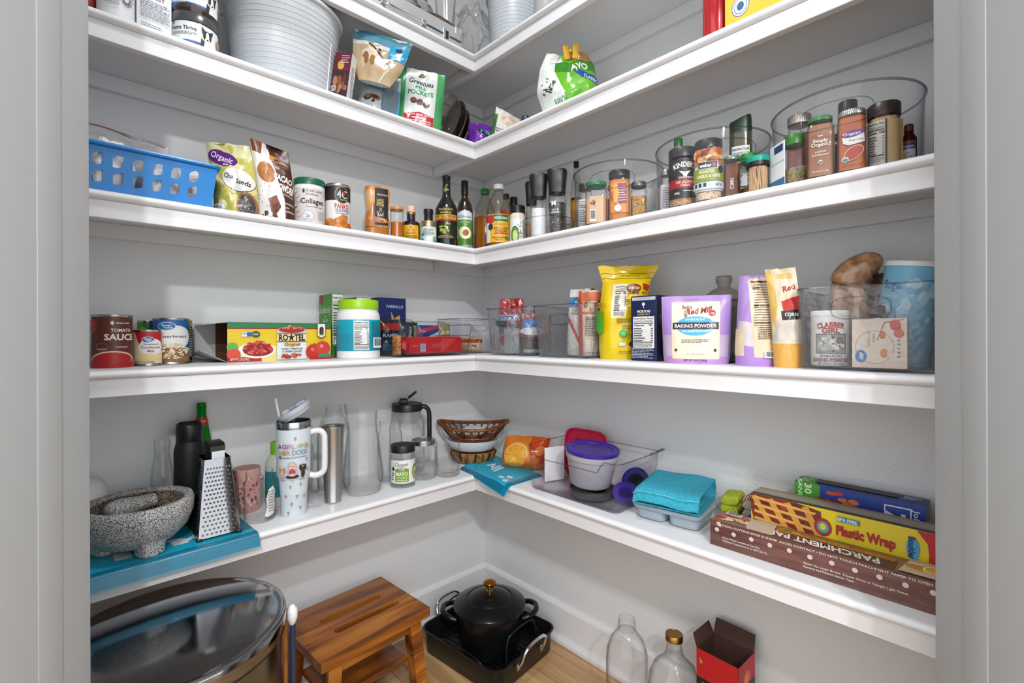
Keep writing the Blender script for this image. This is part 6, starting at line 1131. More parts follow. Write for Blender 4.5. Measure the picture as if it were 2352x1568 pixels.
pouch(o, r * 1.95, h * 1.02, .06, '#c9c05a', [Rr(.5, .5, 1, 1, '#c6bf5e'), Rr(.5, .92, 1, .2, '#d8d6a4'), *blobs(.5, .5, .9, .9, 20, ['#b9b352', '#d6d08a', '#aeb04a', '#ded9a8'], (.06, .14), 8), El(.66, .50, .34, .155, '#4a3a3a', rot=-22), El(.66, .505, .335, .150, '#e6e4e0', rot=-22), El(.36, .80, .34, .105, '#5a1f7a', rot=-20), T('Organic', .36, .81, .085, '#f4eef8', .5, rot=-24, b=.01), T('great value', .50, .70, .03, '#f4eef8', .24, rot=-24), T('Chia', .48, .555, .065, '#2a2626', .2, rot=-16), T('Seeds', .76, .475, .07, '#2a2626', .30, rot=-14), El(.80, .16, .20, .19, '#9a6a4a'), El(.80, .16, .16, .155, '#4a4444'), *blobs(.80, .16, .26, .26, 60, ['#6a6464', '#8a8484', '#3a3434', '#a09a98'], (.006, .014), 4), El(.22, .10, .15, .075, '#f0efe8'), Po([(.08, .10), (.36, .10), (.30, .05), (.22, .03), (.14, .05)], '#1f5f6a'), T('USDA', .22, .128, .035, '#2a6a4a', .16), T('ORGANIC', .22, .08, .025, '#f0efe8', .2)], seed=81, cr=.007, skew=-.022, rough=.3, topwave=.006, bulge=((0, .8), (.15, 1), (.6, .8), (.9, .15), (1, .04)))
o, r, h = stand('L', 'C', 590, 682, 345, 'cacao_powder_bag', 'brown and white cacao powder bag next to collagen tub', 'powder bag', .03, 8, 0)
pouch(o, r * 1.9, h * 1.04, .062, '#4a2416', [Rr(.5, .5, 1, 1, '#e9e6e2'), Po([(.42, 1), (1, 1), (1, 0), (.72, 0), (.70, .3), (.55, .6)], '#4a2415'), Po([(.0, 1), (.3, 1), (.22, .84), (.02, .86)], '#7a4422'), El(.30, .62, .26, .16, '#f4f1ec'), El(.30, .62, .225, .135, '#b5764a'), El(.32, .60, .17, .09, '#c98a58'), Rr(.50, .84, .12, .07, '#d88a2a'), T('BETTER', .72, .86, .032, '#d8a06a', .3), T('BODY', .70, .805, .032, '#d8a06a', .22), T('FOODS', .73, .75, .032, '#b5703a', .28), T('CACAO', .72, .585, .085, '#f2ede6', .50, rot=-12, b=.04), T('POWDER', .76, .455, .105, '#f2ede6', .46, rot=-12, b=.04), T('ANTIOXIDANT', .78, .36, .022, '#e6d9c9', .36, rot=-12), T('•UNSWEETENED', .82, .25, .022, '#e6d9c9', .30, rot=-8), T('•RICH', .74, .20, .022, '#e6d9c9', .14, rot=-8), T('•1 INGREDIENT', .82, .15, .022, '#e6d9c9', .30, rot=-8), Po([(.28, .28), (.5, .34), (.6, .2), (.44, .08), (.34, .12)], '#6b3a26'), Po([(.3, .27), (.5, .335), (.55, .26), (.36, .2)], '#8a4f36'), *blobs(.3, .06, .35, .1, 10, ['#5a2f1c', '#7a4830', '#3a1c10'], (.02, .05), 5), *blobs(.25, .4, .4, .5, 24, ['#8a6a54', '#5a3a28'], (.004, .009), 6)], seed=82, cr=.006, skew=-.016, rough=.32, topwave=.008, bulge=((0, .9), (.15, 1), (.6, .75), (.88, .12), (1, .05)), tilt=-.18)
def canister(side, sh, p0, p1, pt, name, label, col, lidc, items, g, off=0, lh=.14, lidr=1.03, cat='canister', lab=None, mt=None, bot=None):
    loc, r, h = cyl(side, sh, p0, p1, pt, g); o = thing(name, label, cat, loc, faceto(loc, off)); hb = h * (1 - lh)
    b = MB(); b.lathe([(0, 0), (r * .97, 0), (r, .002), (r, hb), (0, hb)], 48); q = b.build('canister_body', mt or mat(col, .38), o); lidded(o, r * lidr, h * lh, lidc if not isinstance(lidc, str) else mat(lidc, .35), z=hb, n=48)
    prt(q, items, 2 * r * 1.3, hb * .97, on_cyl(r, hb * .015), cx=16); return o, r, h
canister('L', 'C', 673, 745, 416, 'collagen_tub', 'pale pink collagen tub with dark green lid', '#ded6d4', '#14603e', [Rr(.5, .96, 1, .08, '#eef0ee'), T('Great Lakes', .60, .86, .075, '#2a3a30', .42, b=.0), T('Wellness', .54, .77, .065, '#2a3a30', .32, b=.0), El(.33, .84, .03, .05, '#2a3a30'), T('Collagen', .56, .60, .13, '#23201f', .62, b=.02), T('Supports Healthy Aging', .6, .46, .03, '#6a6462', .42), El(.44, .22, .14, .14, '#a8b0c0'), El(.44, .22, .125, .125, '#ded6d4'), T('2x', .44, .23, .09, '#2f5f8f', .1), T('FASTER', .44, .14, .03, '#2f5f8f', .16), *fine(.78, .25, .2, .24, 5, '#a8a09c', 4), *[wob(.12 + .05 * (i % 3), .85 - .12 * i, .05, .05, '#cfc5c2', i * 3.1) for i in range(6)]], .03, 4)
canister('L', 'C', 746, 806, 428, 'breadcrumb_canister', 'white and black panko breadcrumb canister with silver rim', '#ece9e6', TIN, [Rr(.5, .84, 1.0, .34, '#231f1d'), El(.60, .80, .22, .20, '#b59a5a'), El(.60, .80, .205, .187, '#231f1d'), T('4C', .60, .82, .19, '#f2f2f0', .30, b=.0), El(.66, .84, .045, .055, '#a8221f'), T('SINCE 1928', .64, .69, .035, '#d8c34a', .2), T('PANKO', .60, .54, .115, '#a8221f', .44, b=.02), T('SEASONED', .62, .44, .07, '#3f5f8f', .44, b=.01), T('with other natural ingredients', .6, .375, .025, '#555', .4), *blobs(.5, .12, .72, .26, 34, ['#c9772a', '#b5621f', '#d98f3c', '#a8541a'], (.05, .12), 7), *blobs(.62, .26, .2, .12, 6, ['#c9772a', '#b5621f'], (.05, .08), 3)], .03, 6, .05, 1.0)
# honey bottle standing on its cap
loc, r, h = cyl('L', 'C', 838, 898, 430, .035); o = thing('honey_bottle', 'squeeze honey bottle standing upside down with black label', 'honey bottle', loc, faceto(loc, 14)); HB = clear('#f0c990', '#8f5a1c', .05, 1.0, body=.5, bodycol='#b5681c', epow=2)
b = MB(); b.lathe([(0, 0), (r * .9, 0), (r * .92, h * .18), (r * .88, h * .2), (0, h * .2)], 40, n=3, sy=.7); b.build('cap', mat('#a8641c', .35), o)
b = MB(); b.lathe([(0, h * .195), (r * .92, h * .2), (r * .98, h * .3), (r * .86, h * .52), (r * .96, h * .75), (r, h * .9), (r * .92, h * .97), (r * .6, h), (0, h)], 40, n=3.2, sy=.7); q = b.build('bottle_body', noisemat('honey', ['#7a3f0f', '#b5681c', '#d8a05a', '#b9a79a'], 16, .12, 3, coat=.8), o)
hy = lambda s, t, of: Vector((s + .008, -r * .70 * (1 - max(0, abs((s + .008) / r)) ** 3.2) ** (1 / 3.2) * lerp(((0, .95), (.35, .86), (.7, .96), (1, .99)), t / (h * .70)) - of - .0006, h * .24 + t))
prt(q, [Rr(.5, .5, 1, 1, '#1a1a22'), T('HONEY', .42, .60, .20, '#d8b96a', .56, rot=-90, b=.02), T('EAST', .42, .42, .10, '#d8b96a', .2, rot=180), T('LOCAL', .40, .30, .12, '#e8e4da', .5, rot=180, b=.03), T('RAW & UNFILTERED', .55, .82, .05, '#d8c8a0', .8, rot=180), T("Nate's", .5, .12, .11, '#d8c8a0', .7, rot=180, sh=.2)], r * 1.05, h * .70, hy, 'label_print', cx=10, cy=8)
spice('L', 'C', 890, 921, 476, 'honey_jar', 'small jar of honey with white barcode strip', '#c9761a', mat('#c98a4a', .3), [], .03, 0, 2, .10, .58, .95, shoulder=.9, fm=mat('#b5661a', .2), cat='honey jar')
loc, r, h = cyl('L', 'C', 923, 967, 474, .03); o = thing('syrup_bottle', 'squat dark amber bottle with yellow label and pale cork cap', 'bottle', loc, faceto(loc, 0))
b = MB(); b.lathe([(0, 0), (r * .95, 0), (r, .003), (r, h * .46), (r * .92, h * .54), (r * .5, h * .60), (r * .42, h * .64), (r * .42, h * .76), (0, h * .76)], 40); q = b.build('bottle_body', mat('#1c120c', .1, coat=.6), o)
b = MB(); b.lathe([(r * .43, h * .63), (r * .44, h * .64), (r * .44, h * .76), (r * .43, h * .77)], 28); b.build('neck_label', mat('#1a2438', .4), o); b = MB(); b.lathe([(0, h * .76), (r * .46, h * .765), (r * .48, h * .79), (r * .48, h * .82), (r * .42, h * .83), (0, h * .83)], 28); b.build('collar', mat('#b5803c', .3, .8), o); lidded(o, r * .44, h * .17, mat('#e0b9a2', .5), z=h * .83, name='cork_cap')
ql = labelpatch(q, r, h * .04, h * .40, .85, '#dfa51a'); prt(ql, [El(.5, .84, .05, .06, '#3a2a10'), *fine(.5, .66, .5, .08, 1, '#4a3a1a', 3), *fine(.5, .45, .6, .18, 3, '#7a5a1a', 4), *fine(.5, .18, .8, .24, 3, '#3a2a10', 5)], 2 * r * .85, h * .40, on_cyl(r + .0003, h * .04), cx=10)
loc, r, h = cyl('L', 'C', 966, 1004, 481, .045); o = thing('seasoning_grinder', 'glass seasoning jar with gold collar and black grinder cap', 'grinder', loc, faceto(loc, 0))
b = MB(); b.lathe([(0, 0), (r * .95, 0), (r * .97, .002), (r * .97, h * .5), (0, h * .5)], 40); q = b.build('jar_body', mat('#cfd8d4', .15), o); b = MB(); b.lathe([(0, h * .5), (r, h * .505), (r, h * .63), (r * .9, h * .66), (0, h * .66)], 40); b.build('collar', mat('#b9a070', .3, .9), o); b = MB(); b.lathe([(0, h * .65), (r * .55, h * .66), (r * .52, h * .84), (r * .6, h * .88), (r * .58, h * .99), (0, h)], 32); b.build('grinder_cap', BLACK, o)
prt(q, [Rr(.5, .5, 1, .95, '#dfe8e4'), *blobs(.15, .3, .3, .6, 12, ['#2f6f4a', '#4a8a6a', '#8ab5a0'], (.04, .08), 3), *blobs(.85, .3, .3, .6, 12, ['#2f6f4a', '#5a9a8a', '#8ab5a0'], (.04, .08), 4), *fine(.5, .7, .5, .4, 6, '#5a7a6a', 4)], 2 * r * 1.2, h * .48, on_cyl(r * .97, h * .01), cx=10)
def oilbottle(side, p0, p1, pt, g, name, label, glass, capc, prof, items, lab, off=0, capz=.86, capr=.34, lw=1.0, lcol='#1d1d1a', neck=None):
    loc, r, h = cyl(side, 'C', p0, p1, pt, g); o = thing(name, label, 'oil bottle', loc, faceto(loc, off))
    b = MB(); b.lathe([(0, 0)] + [(r * a, h * z) for a, z in prof], 44); q = b.build('bottle_body', glass, o); lidded(o, r * capr, h * (1 - capz), mat(capc, .35), z=h * capz, name='cap')
    ql = labelpatch(q, r, h * lab[0], h * lab[1], lw, lcol); prt(ql, items, 2 * r * lw, h * lab[1], on_cyl(r + .0004, h * lab[0]), cx=12); return o, r, h
OILG = mat('#12140e', .06, coat=.8); AVOG = mat('#2c1f0c', .06, coat=.8)
bp_ = [(.95, 0), (1, .01), (1, .50), (.96, .54), (.8, .60), (.42, .70), (.36, .74), (.34, .95), (0, .957)]
o, r, h = oilbottle('L', 1000, 1053, 405, .03, 'olive_oil_bottle', 'tall dark olive oil bottle with black cap at corner', OILG, '#151515', bp_, [Rr(.5, .80, .9, .16, '#1a1a16'), T('TRADER JOE\'S', .5, .93, .05, '#d8b45a', .6), T('PREMIUM', .5, .83, .045, '#d8b45a', .44), Rr(.5, .70, .96, .14, '#d8a81f'), T('EXTRA VIRGIN', .5, .715, .075, '#2a2208', .86, b=.02), T('OLIVE OIL', .5, .655, .035, '#2a2208', .4), Rr(.5, .60, 1, .05, '#a8321c'), Rr(.5, .27, .86, .54, '#14160f'), *blobs(.5, .36, .5, .3, 16, ['#a8b53a', '#c9cf5a', '#6f8a24'], (.03, .06), 3), Rr(.5, .22, .03, .16, '#8a7a3a'), *fine(.5, .08, .6, .08, 2, '#c9b04a', 3)], (.10, .44), -4, .955, .37, 1.1, '#191a15')
prt(o, blobs(.5, .5, .6, .9, 12, ['#4f6f2a', '#7f9f3a'], (.1, .2), 5), r * .6, h * .12, on_cyl(r * .36, h * .76), 'neck_print', cx=6)
oilbottle('L', 1050, 1087, 416, .06, 'avocado_oil_bottle', 'slim avocado oil bottle with green label beside olive oil', AVOG, '#141414', [(.95, 0), (1, .01), (1, .58), (.9, .66), (.5, .74), (.40, .78), (.40, .90), (0, .9)], [Rr(.5, .5, 1, 1, '#4f8a2c'), El(.5, .93, .5, .12, '#d8dde0'), Rr(.5, .84, 1, .1, '#d8dde0'), T('Olivari', .5, .88, .07, '#2a3a5a', .8, b=.01), T('AVOCADO', .5, .73, .05, '#e8f2d8', .7, b=0), T('OIL', .5, .665, .045, '#e8f2d8', .2, b=0), El(.48, .43, .40, .17, '#dfe2a8', rot=-35), El(.48, .43, .36, .145, '#eef0c8', rot=-35), El(.52, .43, .17, .09, '#a83c1c', rot=-20), El(.7, .2, .2, .08, '#3f6a24'), Rr(.5, .04, 1, .08, '#c9ccce'), *barcode(.5, .04, .9, .08)], (.04, .50), 4, .80, .44, 1.05, '#4f8a2c')

# ================================================================== third shelf, right run
VIN = clear('#f0c070', '#a8661a', .03, 1.0, body=.35, bodycol='#c9801c', epow=2)
def jug(p0, p1, pt, g, name, label, capc, items, lvl, off=0, lab=(.10, .42), cat='bottle', liq='#c97f1a', lw=1.15, lcol='#e6a81c'):
    loc, r, h = cyl('R', 'C', p0, p1, pt, g); o = thing(name, label, cat, loc, faceto(loc, off))
    pr = [(.93, 0), (1, .015), (1, .54), (.97, .60), (.80, .74), (.50, .84), (.36, .885), (.36, .93)]
    b = MB(); b.lathe(shellprof([(r * a, h * z) for a, z in pr], .0012, .003), 44); b.build('bottle_body', clear('#fbfaf6', '#b9b2a6', .04, 1, epow=4), o)
    lp = [(0, .004), (r * .9, .004), (r - .003, h * .02)] + [(r * a - .003, h * z) for a, z in pr[2:] if z < lvl] + [(r * lerp([(z, a) for a, z in pr], lvl) - .003, h * lvl), (0, h * lvl)]
    b = MB(); b.lathe(lp, 40); b.build('liquid', clear('#eab45a', '#b5741c', .05, .6, body=.45, bodycol=liq, epow=1.5), o)
    lidded(o, r * .40, h * .075, mat(capc, .35), z=h * .925, name='cap', ribs=24)
    if items:
        ql = labelpatch(o, r, h * lab[0], h * lab[1], lw, lcol); prt(ql, items, 2 * r * lw, h * lab[1], on_cyl(r + .0004, h * lab[0]), cx=14)
    return o, r, h
jug(1090, 1140, 435, .115, 'cider_vinegar_jug', 'amber vinegar bottle with green cap in the corner', '#2f8a2c', [], .58)
jug(1117, 1175, 425, .05, 'apple_cider_vinegar_bottle', 'apple cider vinegar bottle with white cap and yellow label', '#f2f2f2', [Rr(.5, .5, 1, 1, '#e8b01f'), Po([(0, 0), (.22, 0), (.24, .7), (0, .72)], '#ecebe6'), Rr(.62, .86, .56, .26, '#c9b04a'), Rr(.62, .86, .54, .23, '#1f6a3a'), T('WHITE HOUSE', .62, .86, .09, '#eef2e6', .48, b=.02), El(.10, .84, .11, .14, '#b3231c'), El(.26, .82, .13, .16, '#c3342a'), El(.24, .55, .10, .12, '#2a3a44'), T('Organic', .62, .65, .10, '#b5601a', .40, sh=.2, b=0), T('APPLE CIDER', .62, .50, .085, '#6b2f14', .54, b=.015), T('VINEGAR', .62, .40, .095, '#6b2f14', .44, b=.015), Rr(.62, .315, .46, .05, '#c9441c'), T('SHENANDOAH', .52, .17, .065, '#6b3a14', .44), T('VALLEY', .52, .09, .045, '#6b3a14', .24), El(.82, .16, .08, .07, '#3f8f5a')], .20, -4)
jug(1148, 1182, 447, .15, 'hot_sauce_bottle', 'orange red sauce bottle with black cap behind cider vinegar', '#1a1a1a', [Rr(.5, .5, 1, 1, '#d8461c'), Rr(.5, .3, 1, .3, '#c9a02a'), T('HOT', .5, .7, .2, '#f6e0b0', .5)], .6, 0, (.3, .42), liq='#b5421c', lcol='#d8461c')
spice('R', 'C', 1166, 1186, 452, 'caper_jar', 'slim jar with black lid at the wall behind mayonnaise', '#8a7a5a', '#1a1a1a', [], .19, lh=.16, cat='glass jar')
loc, r, h = cyl('R', 'C', 1177, 1213, 474, .085); o = thing('mayonnaise_jar', 'mayonnaise jar with black lid and green avocado drawing', 'glass jar', loc, faceto(loc, 0)); b = MB(); b.lathe([(0, 0), (r * .95, 0), (r, .004), (r, h * .76), (r * .88, h * .82), (0, h * .82)], 40); q = b.build('jar_body', mat('#e8dfc6', .25), o); lidded(o, r * .95, h * .18, BLACK, z=h * .815)
ql = labelpatch(q, r, h * .05, h * .62, 1.2, '#eeeeea'); prt(ql, [El(.35, .38, .24, .34, '#25301a'), El(.35, .38, .21, .31, '#5f8a2a'), El(.36, .36, .14, .21, '#cfe08a'), El(.68, .58, .16, .16, '#2a2a2a'), El(.68, .58, .14, .14, '#eeeeea')] + [Rr(.68 + .24 * cos(a), .58 + .26 * sin(a), .03, .07, '#2a2a2a') for a in [i * pi / 4 for i in range(8)]], 2 * r * 1.2, h * .62, on_cyl(r + .0003, h * .05), cx=10)
# grinders on a clear turntable
loc, r, h = cyl('R', 'C', 1202, 1318, 485, .006); tt = thing('clear_turntable', 'low clear turntable tray holding the salt and pepper grinders', 'turntable', loc)
b = MB(); b.lathe([(0, 0), (r, 0), (r, .005), (r, .062), (r * 1.005, .064), (r * .985, .064), (r * .98, .006), (0, .006)], 56); b.build('tray', PLAST, tt); hook(tt, [(r * cos(a), r * sin(a), .063) for a in [2 * pi * i / 48 for i in range(48)]], .0013, PEDGE, 'rim', 6, True)
def grinder(p0, p1, pt, g, name, label, fill, items=(), off=0, ft=.8):
    loc, r, h = cyl('R', 'C', p0, p1, pt, g); loc.z += .0065; h -= .0065; o = thing(name, label, 'grinder', loc, faceto(loc, off), 'grinders on the turntable'); r *= .92
    b = MB(); b.lathe(shellprof([(r * .95, 0), (r, .004), (r, h * .54), (r * .93, h * .58), (r * .86, h * .61), (r * .86, h * .65)], .0016, .004), 40); b.build('grinder_glass', GLASS, o)
    b = MB(); b.lathe([(0, .005), (r * .92, .005), (r - .0022, .009), (r - .0022, h * .54 * ft), (0, h * .54 * ft + .004)], 32); b.build('contents', fill, o)
    b = MB(); b.lathe([(0, h * .645), (r * .92, h * .65), (r * .93, h * .70), (r * .98, h * .78), (r * 1.12, h * .97), (r * 1.05, h * 1.0), (0, h * 1.0)], 40, n=3.2); b.build('grinder_head', BLACK, o)
    if items: prt(o, items, 2 * r, h * .5, on_cyl(r, h * .02), cx=10)
    return o
SALT = noisemat('salt', ['#d9dce0', '#f2f4f6', '#e6e9ec'], 300, .5, 2, .5); PEP = noisemat('pepper', ['#151210', '#2f2823', '#4a4038', '#8a8078'], 200, .5, 2, .8); SES = noisemat('sesame', ['#8a6030', '#b5864a', '#5a3c1c'], 220, .6, 2, .8)
grinder(1204, 1232, 420, .115, 'seasoning_mill', 'small black-topped mill of brown seasoning behind the salt mill', SES, ft=.7)
grinder(1222, 1264, 403, .035, 'salt_mill', 'mill of white salt with flared black top', SALT, ft=.86)
grinder(1260, 1306, 391, .040, 'pepper_mill', 'mill of black peppercorns with flared black top', PEP, [T('M', .30, .92, .14, '#e8e8e8', b=.05), T('BLACK', .32, .72, .05, '#e8e8e8', .24), T('PEPPERCORN', .38, .64, .06, '#e8e8e8', .44), T('NET WT', .3, .34, .035, '#d8d8d8', .2)], ft=.92)
jug(1311, 1339, 371, .165, 'sauce_bottle', 'tall slim sauce bottle with black cap behind pepper mill', '#1c1714', [Rr(.5, .5, 1, 1, '#b5751f'), Rr(.5, .5, .86, .9, '#c98a2a'), T('SAUCE', .5, .55, .1, '#4a1f10', .8, rot=90)], .55, 0, (.05, .46), 'bottle', '#5a2f14')
# round clear spice bins
BINH = .168
def rbn(p0, p1, label, hole_a, sizes=1.0):
    loc, r, h = cyl('R', 'C', p0, p1, None, .004); o = thing('round_spice_bin', label, 'bin', loc, faceto(loc), 'round clear spice bins')
    r *= .985
    b = MB(); b.lathe([(0, 0), (r * .965, 0), (r * .97, .004), (r, BINH), (r - .0022, BINH), (r * .97 - .0022, .005), (0, .005)], 80); q = b.build('bin_wall', clear('#ffffff', '#c9cbd0', .03, .9, epow=5), o)
    hook(q, [((r + .0006) * cos(a), (r + .0006) * sin(a), BINH - .001) for a in [2 * pi * i / 72 for i in range(72)]], .0022, PEDGE, 'rim', 6, True); hook(q, [(r * .966 * cos(a), r * .966 * sin(a), .003) for a in [2 * pi * i / 72 for i in range(72)]], .002, PEDGE, 'foot_ring', 6, True)
    f = on_cone(r * .97, r, 0, BINH); lp = []
    for i in range(40):
        a = 2 * pi * i / 40; lp.append(f(radians(hole_a) * r + .062 * math.copysign(abs(cos(a)) ** .55, cos(a)), BINH * .70 + .024 * math.copysign(abs(sin(a)) ** .7, sin(a)), .0005))
    hook(q, lp, .0014, PEDGE, 'handle_hole_edge', 6, True); return o, loc, r
rbn(1318, 1527, 'leftmost round clear bin of spices with handle hole', -8); rbn(1507, 1775, 'middle round clear bin of seasoning jars and toothpicks', 18); rbn(1772, 2132, 'rightmost round clear spice bin by the door jamb', -6)
zo = .0055; K = dict(zoff=zo)
def sp(*a, **k): k.setdefault('zoff', zo); return spice('R', 'C', *a, **k)
G1 = 'spice jars in the round bins'
sp(1329, 1362, 424, 'spice_jar', 'jar with black lid and white facts label, leftmost in bins', '#6a5a44', '#26241f', facts(.5, .5, .9, .95, 6, seed=22), g=.06, n=4, lab=(1.0, .05, .6, '#e9e9e6'), group=G1)
sp(1343, 1394, 420, 'spice_jar', 'square jar of pale orange powder with green lid', '#e2a877', '#2f8a55', [Rr(.25, .72, .40, .36, '#d9b08c'), *blobs(.25, .75, .3, .2, 8, ['#7a5a2c', '#5a4420'], (.04, .08), 3), *barcode(.24, .28, .38, .44)], g=.018, n=5, lh=.09, fillto=.66, lab=(.62, .04, .60, '#d9b590'), group=G1, ribs=40)
sp(1391, 1412, 423, 'spice_shaker', 'red capped spice shaker with red label', '#b5452c', '#c3221f', [Rr(.5, .5, 1, 1, '#b3202c'), T('SPICE', .5, .6, .12, '#f2dcd8', .7, rot=90)], g=.055, lab=(1.1, .05, .62, '#b3202c'), group=G1)
sp(1400, 1450, 395, 'garlic_seasoning_jar', 'large jar of orange garlic seasoning with black lid', '#c9762c', '#1d1c1b', [Rr(.5, .5, 1, 1, '#d98a34'), Rr(.64, .62, .5, .66, '#8a2a5a'), *fine(.66, .6, .4, .5, 6, '#e0c0d0', 3), El(.30, .62, .16, .32, '#e8a84a'), T('GARLIC', .12, .55, .1, '#b3282a', .5, rot=90), El(.42, .14, .18, .11, '#efe6da'), Po([(.38, .22), (.42, .38), (.47, .22)], '#e6dccb')], g=.030, n=3.4, lh=.13, fillto=.93, neck=.94, lab=(.85, .15, .60, '#d98a34'), group=G1)
sp(1450, 1489, 417, 'pepper_flake_jar', 'square jar of tan red flakes with grey lid', '#9a6a2c', mat('#6f6c66', .4, .6), [], g=.072, n=5, lh=.12, fillto=.72, fm=noisemat('flakes', ['#7a4a1c', '#b5803a', '#d0a55a', '#5a3414'], 180, .7, 2, 1), group=G1, labz=0)
sp(1517, 1546, 392, 'spice_jar', 'jar with silver lid at the left of middle bin', '#8a5040', mat('#b9b7b3', .3, .9), [Rr(.6, .5, .8, .9, '#e6e4ea'), *fine(.6, .5, .7, .8, 9, '#6a6a7a', 4)], g=.055, n=4, lab=(1.1, .05, .6, '#e6e4ea'), group=G1)
loc, r, h = cyl('R', 'C', 1533, 1582, 320, .13); o = thing('salad_dressing_bottle', 'slim bottle of pale dressing with green cap in middle bin', 'bottle', (loc.x, loc.y, loc.z + zo), faceto(loc)); b = MB(); b.lathe([(0, 0), (r * .95, 0), (r, .004), (r, h * .5), (r * .5, h * .8), (r * .38, h * .88), (0, h * .88)], 32); b.build('bottle_body', mat('#d0b59a', .15), o); lidded(o, r * .42, h * .1, mat('#2f6a3c', .4), z=h * .875, name='cap')
sp(1537, 1603, 346, 'seasoning_jar', 'black label red jalapeno garlic seasoning jar with grey lid', '#a86a44', '#3c3b3d', [Rr(.5, .5, 1, 1, '#2a2a2d'), Rr(.5, .36, 1, .22, '#a8262c'), T('KINDER\'S', .56, .84, .13, '#f0eeea', .66, arc=.7, b=.03), Po([(.40, .68), (.56, .64), (.72, .68), (.62, .58), (.60, .52), (.53, .52), (.50, .58)], '#efeeea'), T('SEASONING', .58, .51, .045, '#e8e6e0', .40), T('RED JALAPEÑO', .58, .395, .06, '#f2e6e2', .52, b=.01), T('GARLIC', .58, .315, .06, '#f2e6e2', .28, b=.01), T('1946', .34, .12, .06, '#e8e6e0', .16), *fine(.66, .17, .3, .05, 1, '#c9c6c0', 3)], g=.02, n=2, lh=.17, fillto=.95, neck=.95, lab=(1.3, .14, .66, '#2a2a2d'), fm=noisemat('seas', ['#8a4a2c', '#c9976a', '#e0c09a', '#6a3420'], 160, .7, 2, 1), group=G1)
sp(1600, 1666, 326, 'seasoning_jar', 'roasted garlic and herb jar with green white label', '#c99a6a', '#2a2a2e', [Rr(.5, .5, 1, 1, '#d6d9d4'), Rr(.5, .80, 1, .40, '#c9823c'), *blobs(.5, .84, .9, .3, 30, ['#b5521c', '#e0a05a', '#7a2f14', '#efd0a0'], (.04, .10), 5), Rr(.5, .38, 1, .30, '#8a9a2c'), Rr(.50, .60, .56, .18, '#c9c9c6'), Rr(.48, .60, .52, .15, '#20222c'), T('weber', .42, .60, .09, '#f2f2f0', .34, b=.03), Rr(.66, .60, .09, .10, '#b3282a'), El(.86, .49, .09, .09, '#27324f'), T('ROASTED', .46, .45, .07, '#eef0d8', .42, b=.02), T('GARLIC & HERB', .50, .345, .075, '#eef0d8', .66, b=.02), Rr(.5, .12, 1, .16, '#c9d0d8'), *[Rr(.14 + .13 * i, .14, .08, .09, '#26282e') for i in range(3)], T('NET WT', .8, .13, .05, '#26282e', .2)], g=.018, n=2.6, lh=.15, fillto=.95, neck=.93, lab=(1.25, .15, .68, '#d6d9d4'), fm=noisemat('seas2', ['#a8784a', '#d9b58a', '#efe0c4', '#8a5a34'], 160, .7, 2, 1), group=G1)
loc, r, h = cyl('R', 'C', 1676, 1730, 270, .125); o = thing('dressing_bottle', 'tall olive green bottle with dark green slanted cap', 'bottle', (loc.x, loc.y, loc.z + zo), faceto(loc)); h -= zo; OG = mat('#4a4c2e', .2, coat=.5)
b = MB(); b.lathe([(0, 0), (r * .95, 0), (r, .004), (r, h * .80), (0, h * .82)], 40, n=3); q = b.build('bottle_body', OG, o); b = MB(); secs = [[(x, y, h * .80) for x, y in sec(r * .99, r * .99, 3, 36)], [(x, y, h * .93) for x, y in sec(r * .97, r * .97, 3, 36)], [(x * .9, y * .9, h * .96 + x * .35) for x, y in sec(r, r, 3, 36)]]; b.loft(secs); b.build('cap', mat('#16301f', .35), o)
ql = labelpatch(q, r, h * .10, h * .55, .80, '#e9e9e4', 3); prt(ql, facts(.5, .5, 1, 1, 8, seed=31), 2 * r * .8, h * .55, on_sq(r + .0004, h * .10, 3), cx=10)
sp(1665, 1706, 361, 'spice_jar', 'jar of dark brown spice behind the toothpicks', '#6b3a22', mat('#8a9a8c', .4, .4), [T('CUMIN', .5, .5, .14, '#e6d9cc', .6, rot=90)], g=.06, n=5, lh=.10, fillto=.9, group=G1)
sp(1708, 1756, 347, 'spice_jar', 'spice bottle with bright green cap behind toothpick jar', '#a8722c', '#2c8a34', [], g=.075, n=2, lh=.18, fillto=.35, group=G1)
# toothpicks
loc, r, h = cyl('R', 'C', 1716, 1771, 362, .018); loc.z += zo; h -= zo; o = thing('toothpick_jar', 'clear jar of wooden toothpicks with teal lid', 'toothpick jar', loc, faceto(loc))
b = MB(); b.lathe(shellprof([(r * .92, 0), (r * .95, .003), (r * .90, h * .4), (r * .93, h * .74)], .0012, .002), 40); b.build('jar_body', PLAST, o); b = MB(); b.lathe([(0, h * .72), (r, h * .725), (r, h * .84), (0, h * .84)], 40); b.build('collar', BLACK, o); b = MB(); b.lathe([(0, h * .83), (r * .98, h * .84), (r * 1.0, h * .97), (r * .92, h), (0, h)], 40); b.build('lid', mat('#12a08f', .35), o)
b = MB(); rnd = random.Random(3)
for i in range(150):
    a = rnd.uniform(0, 2 * pi); q_ = sqrt(rnd.uniform(.1, 1)) * r * .80; a2 = a + rnd.uniform(-.5, .5); b.tube([(q_ * cos(a), q_ * sin(a), .003), (q_ * cos(a2), q_ * sin(a2), h * .70)], .0011, 4)
q = b.build('toothpicks', mat('#d8b48a', .6), o); q['kind'] = 'stuff'
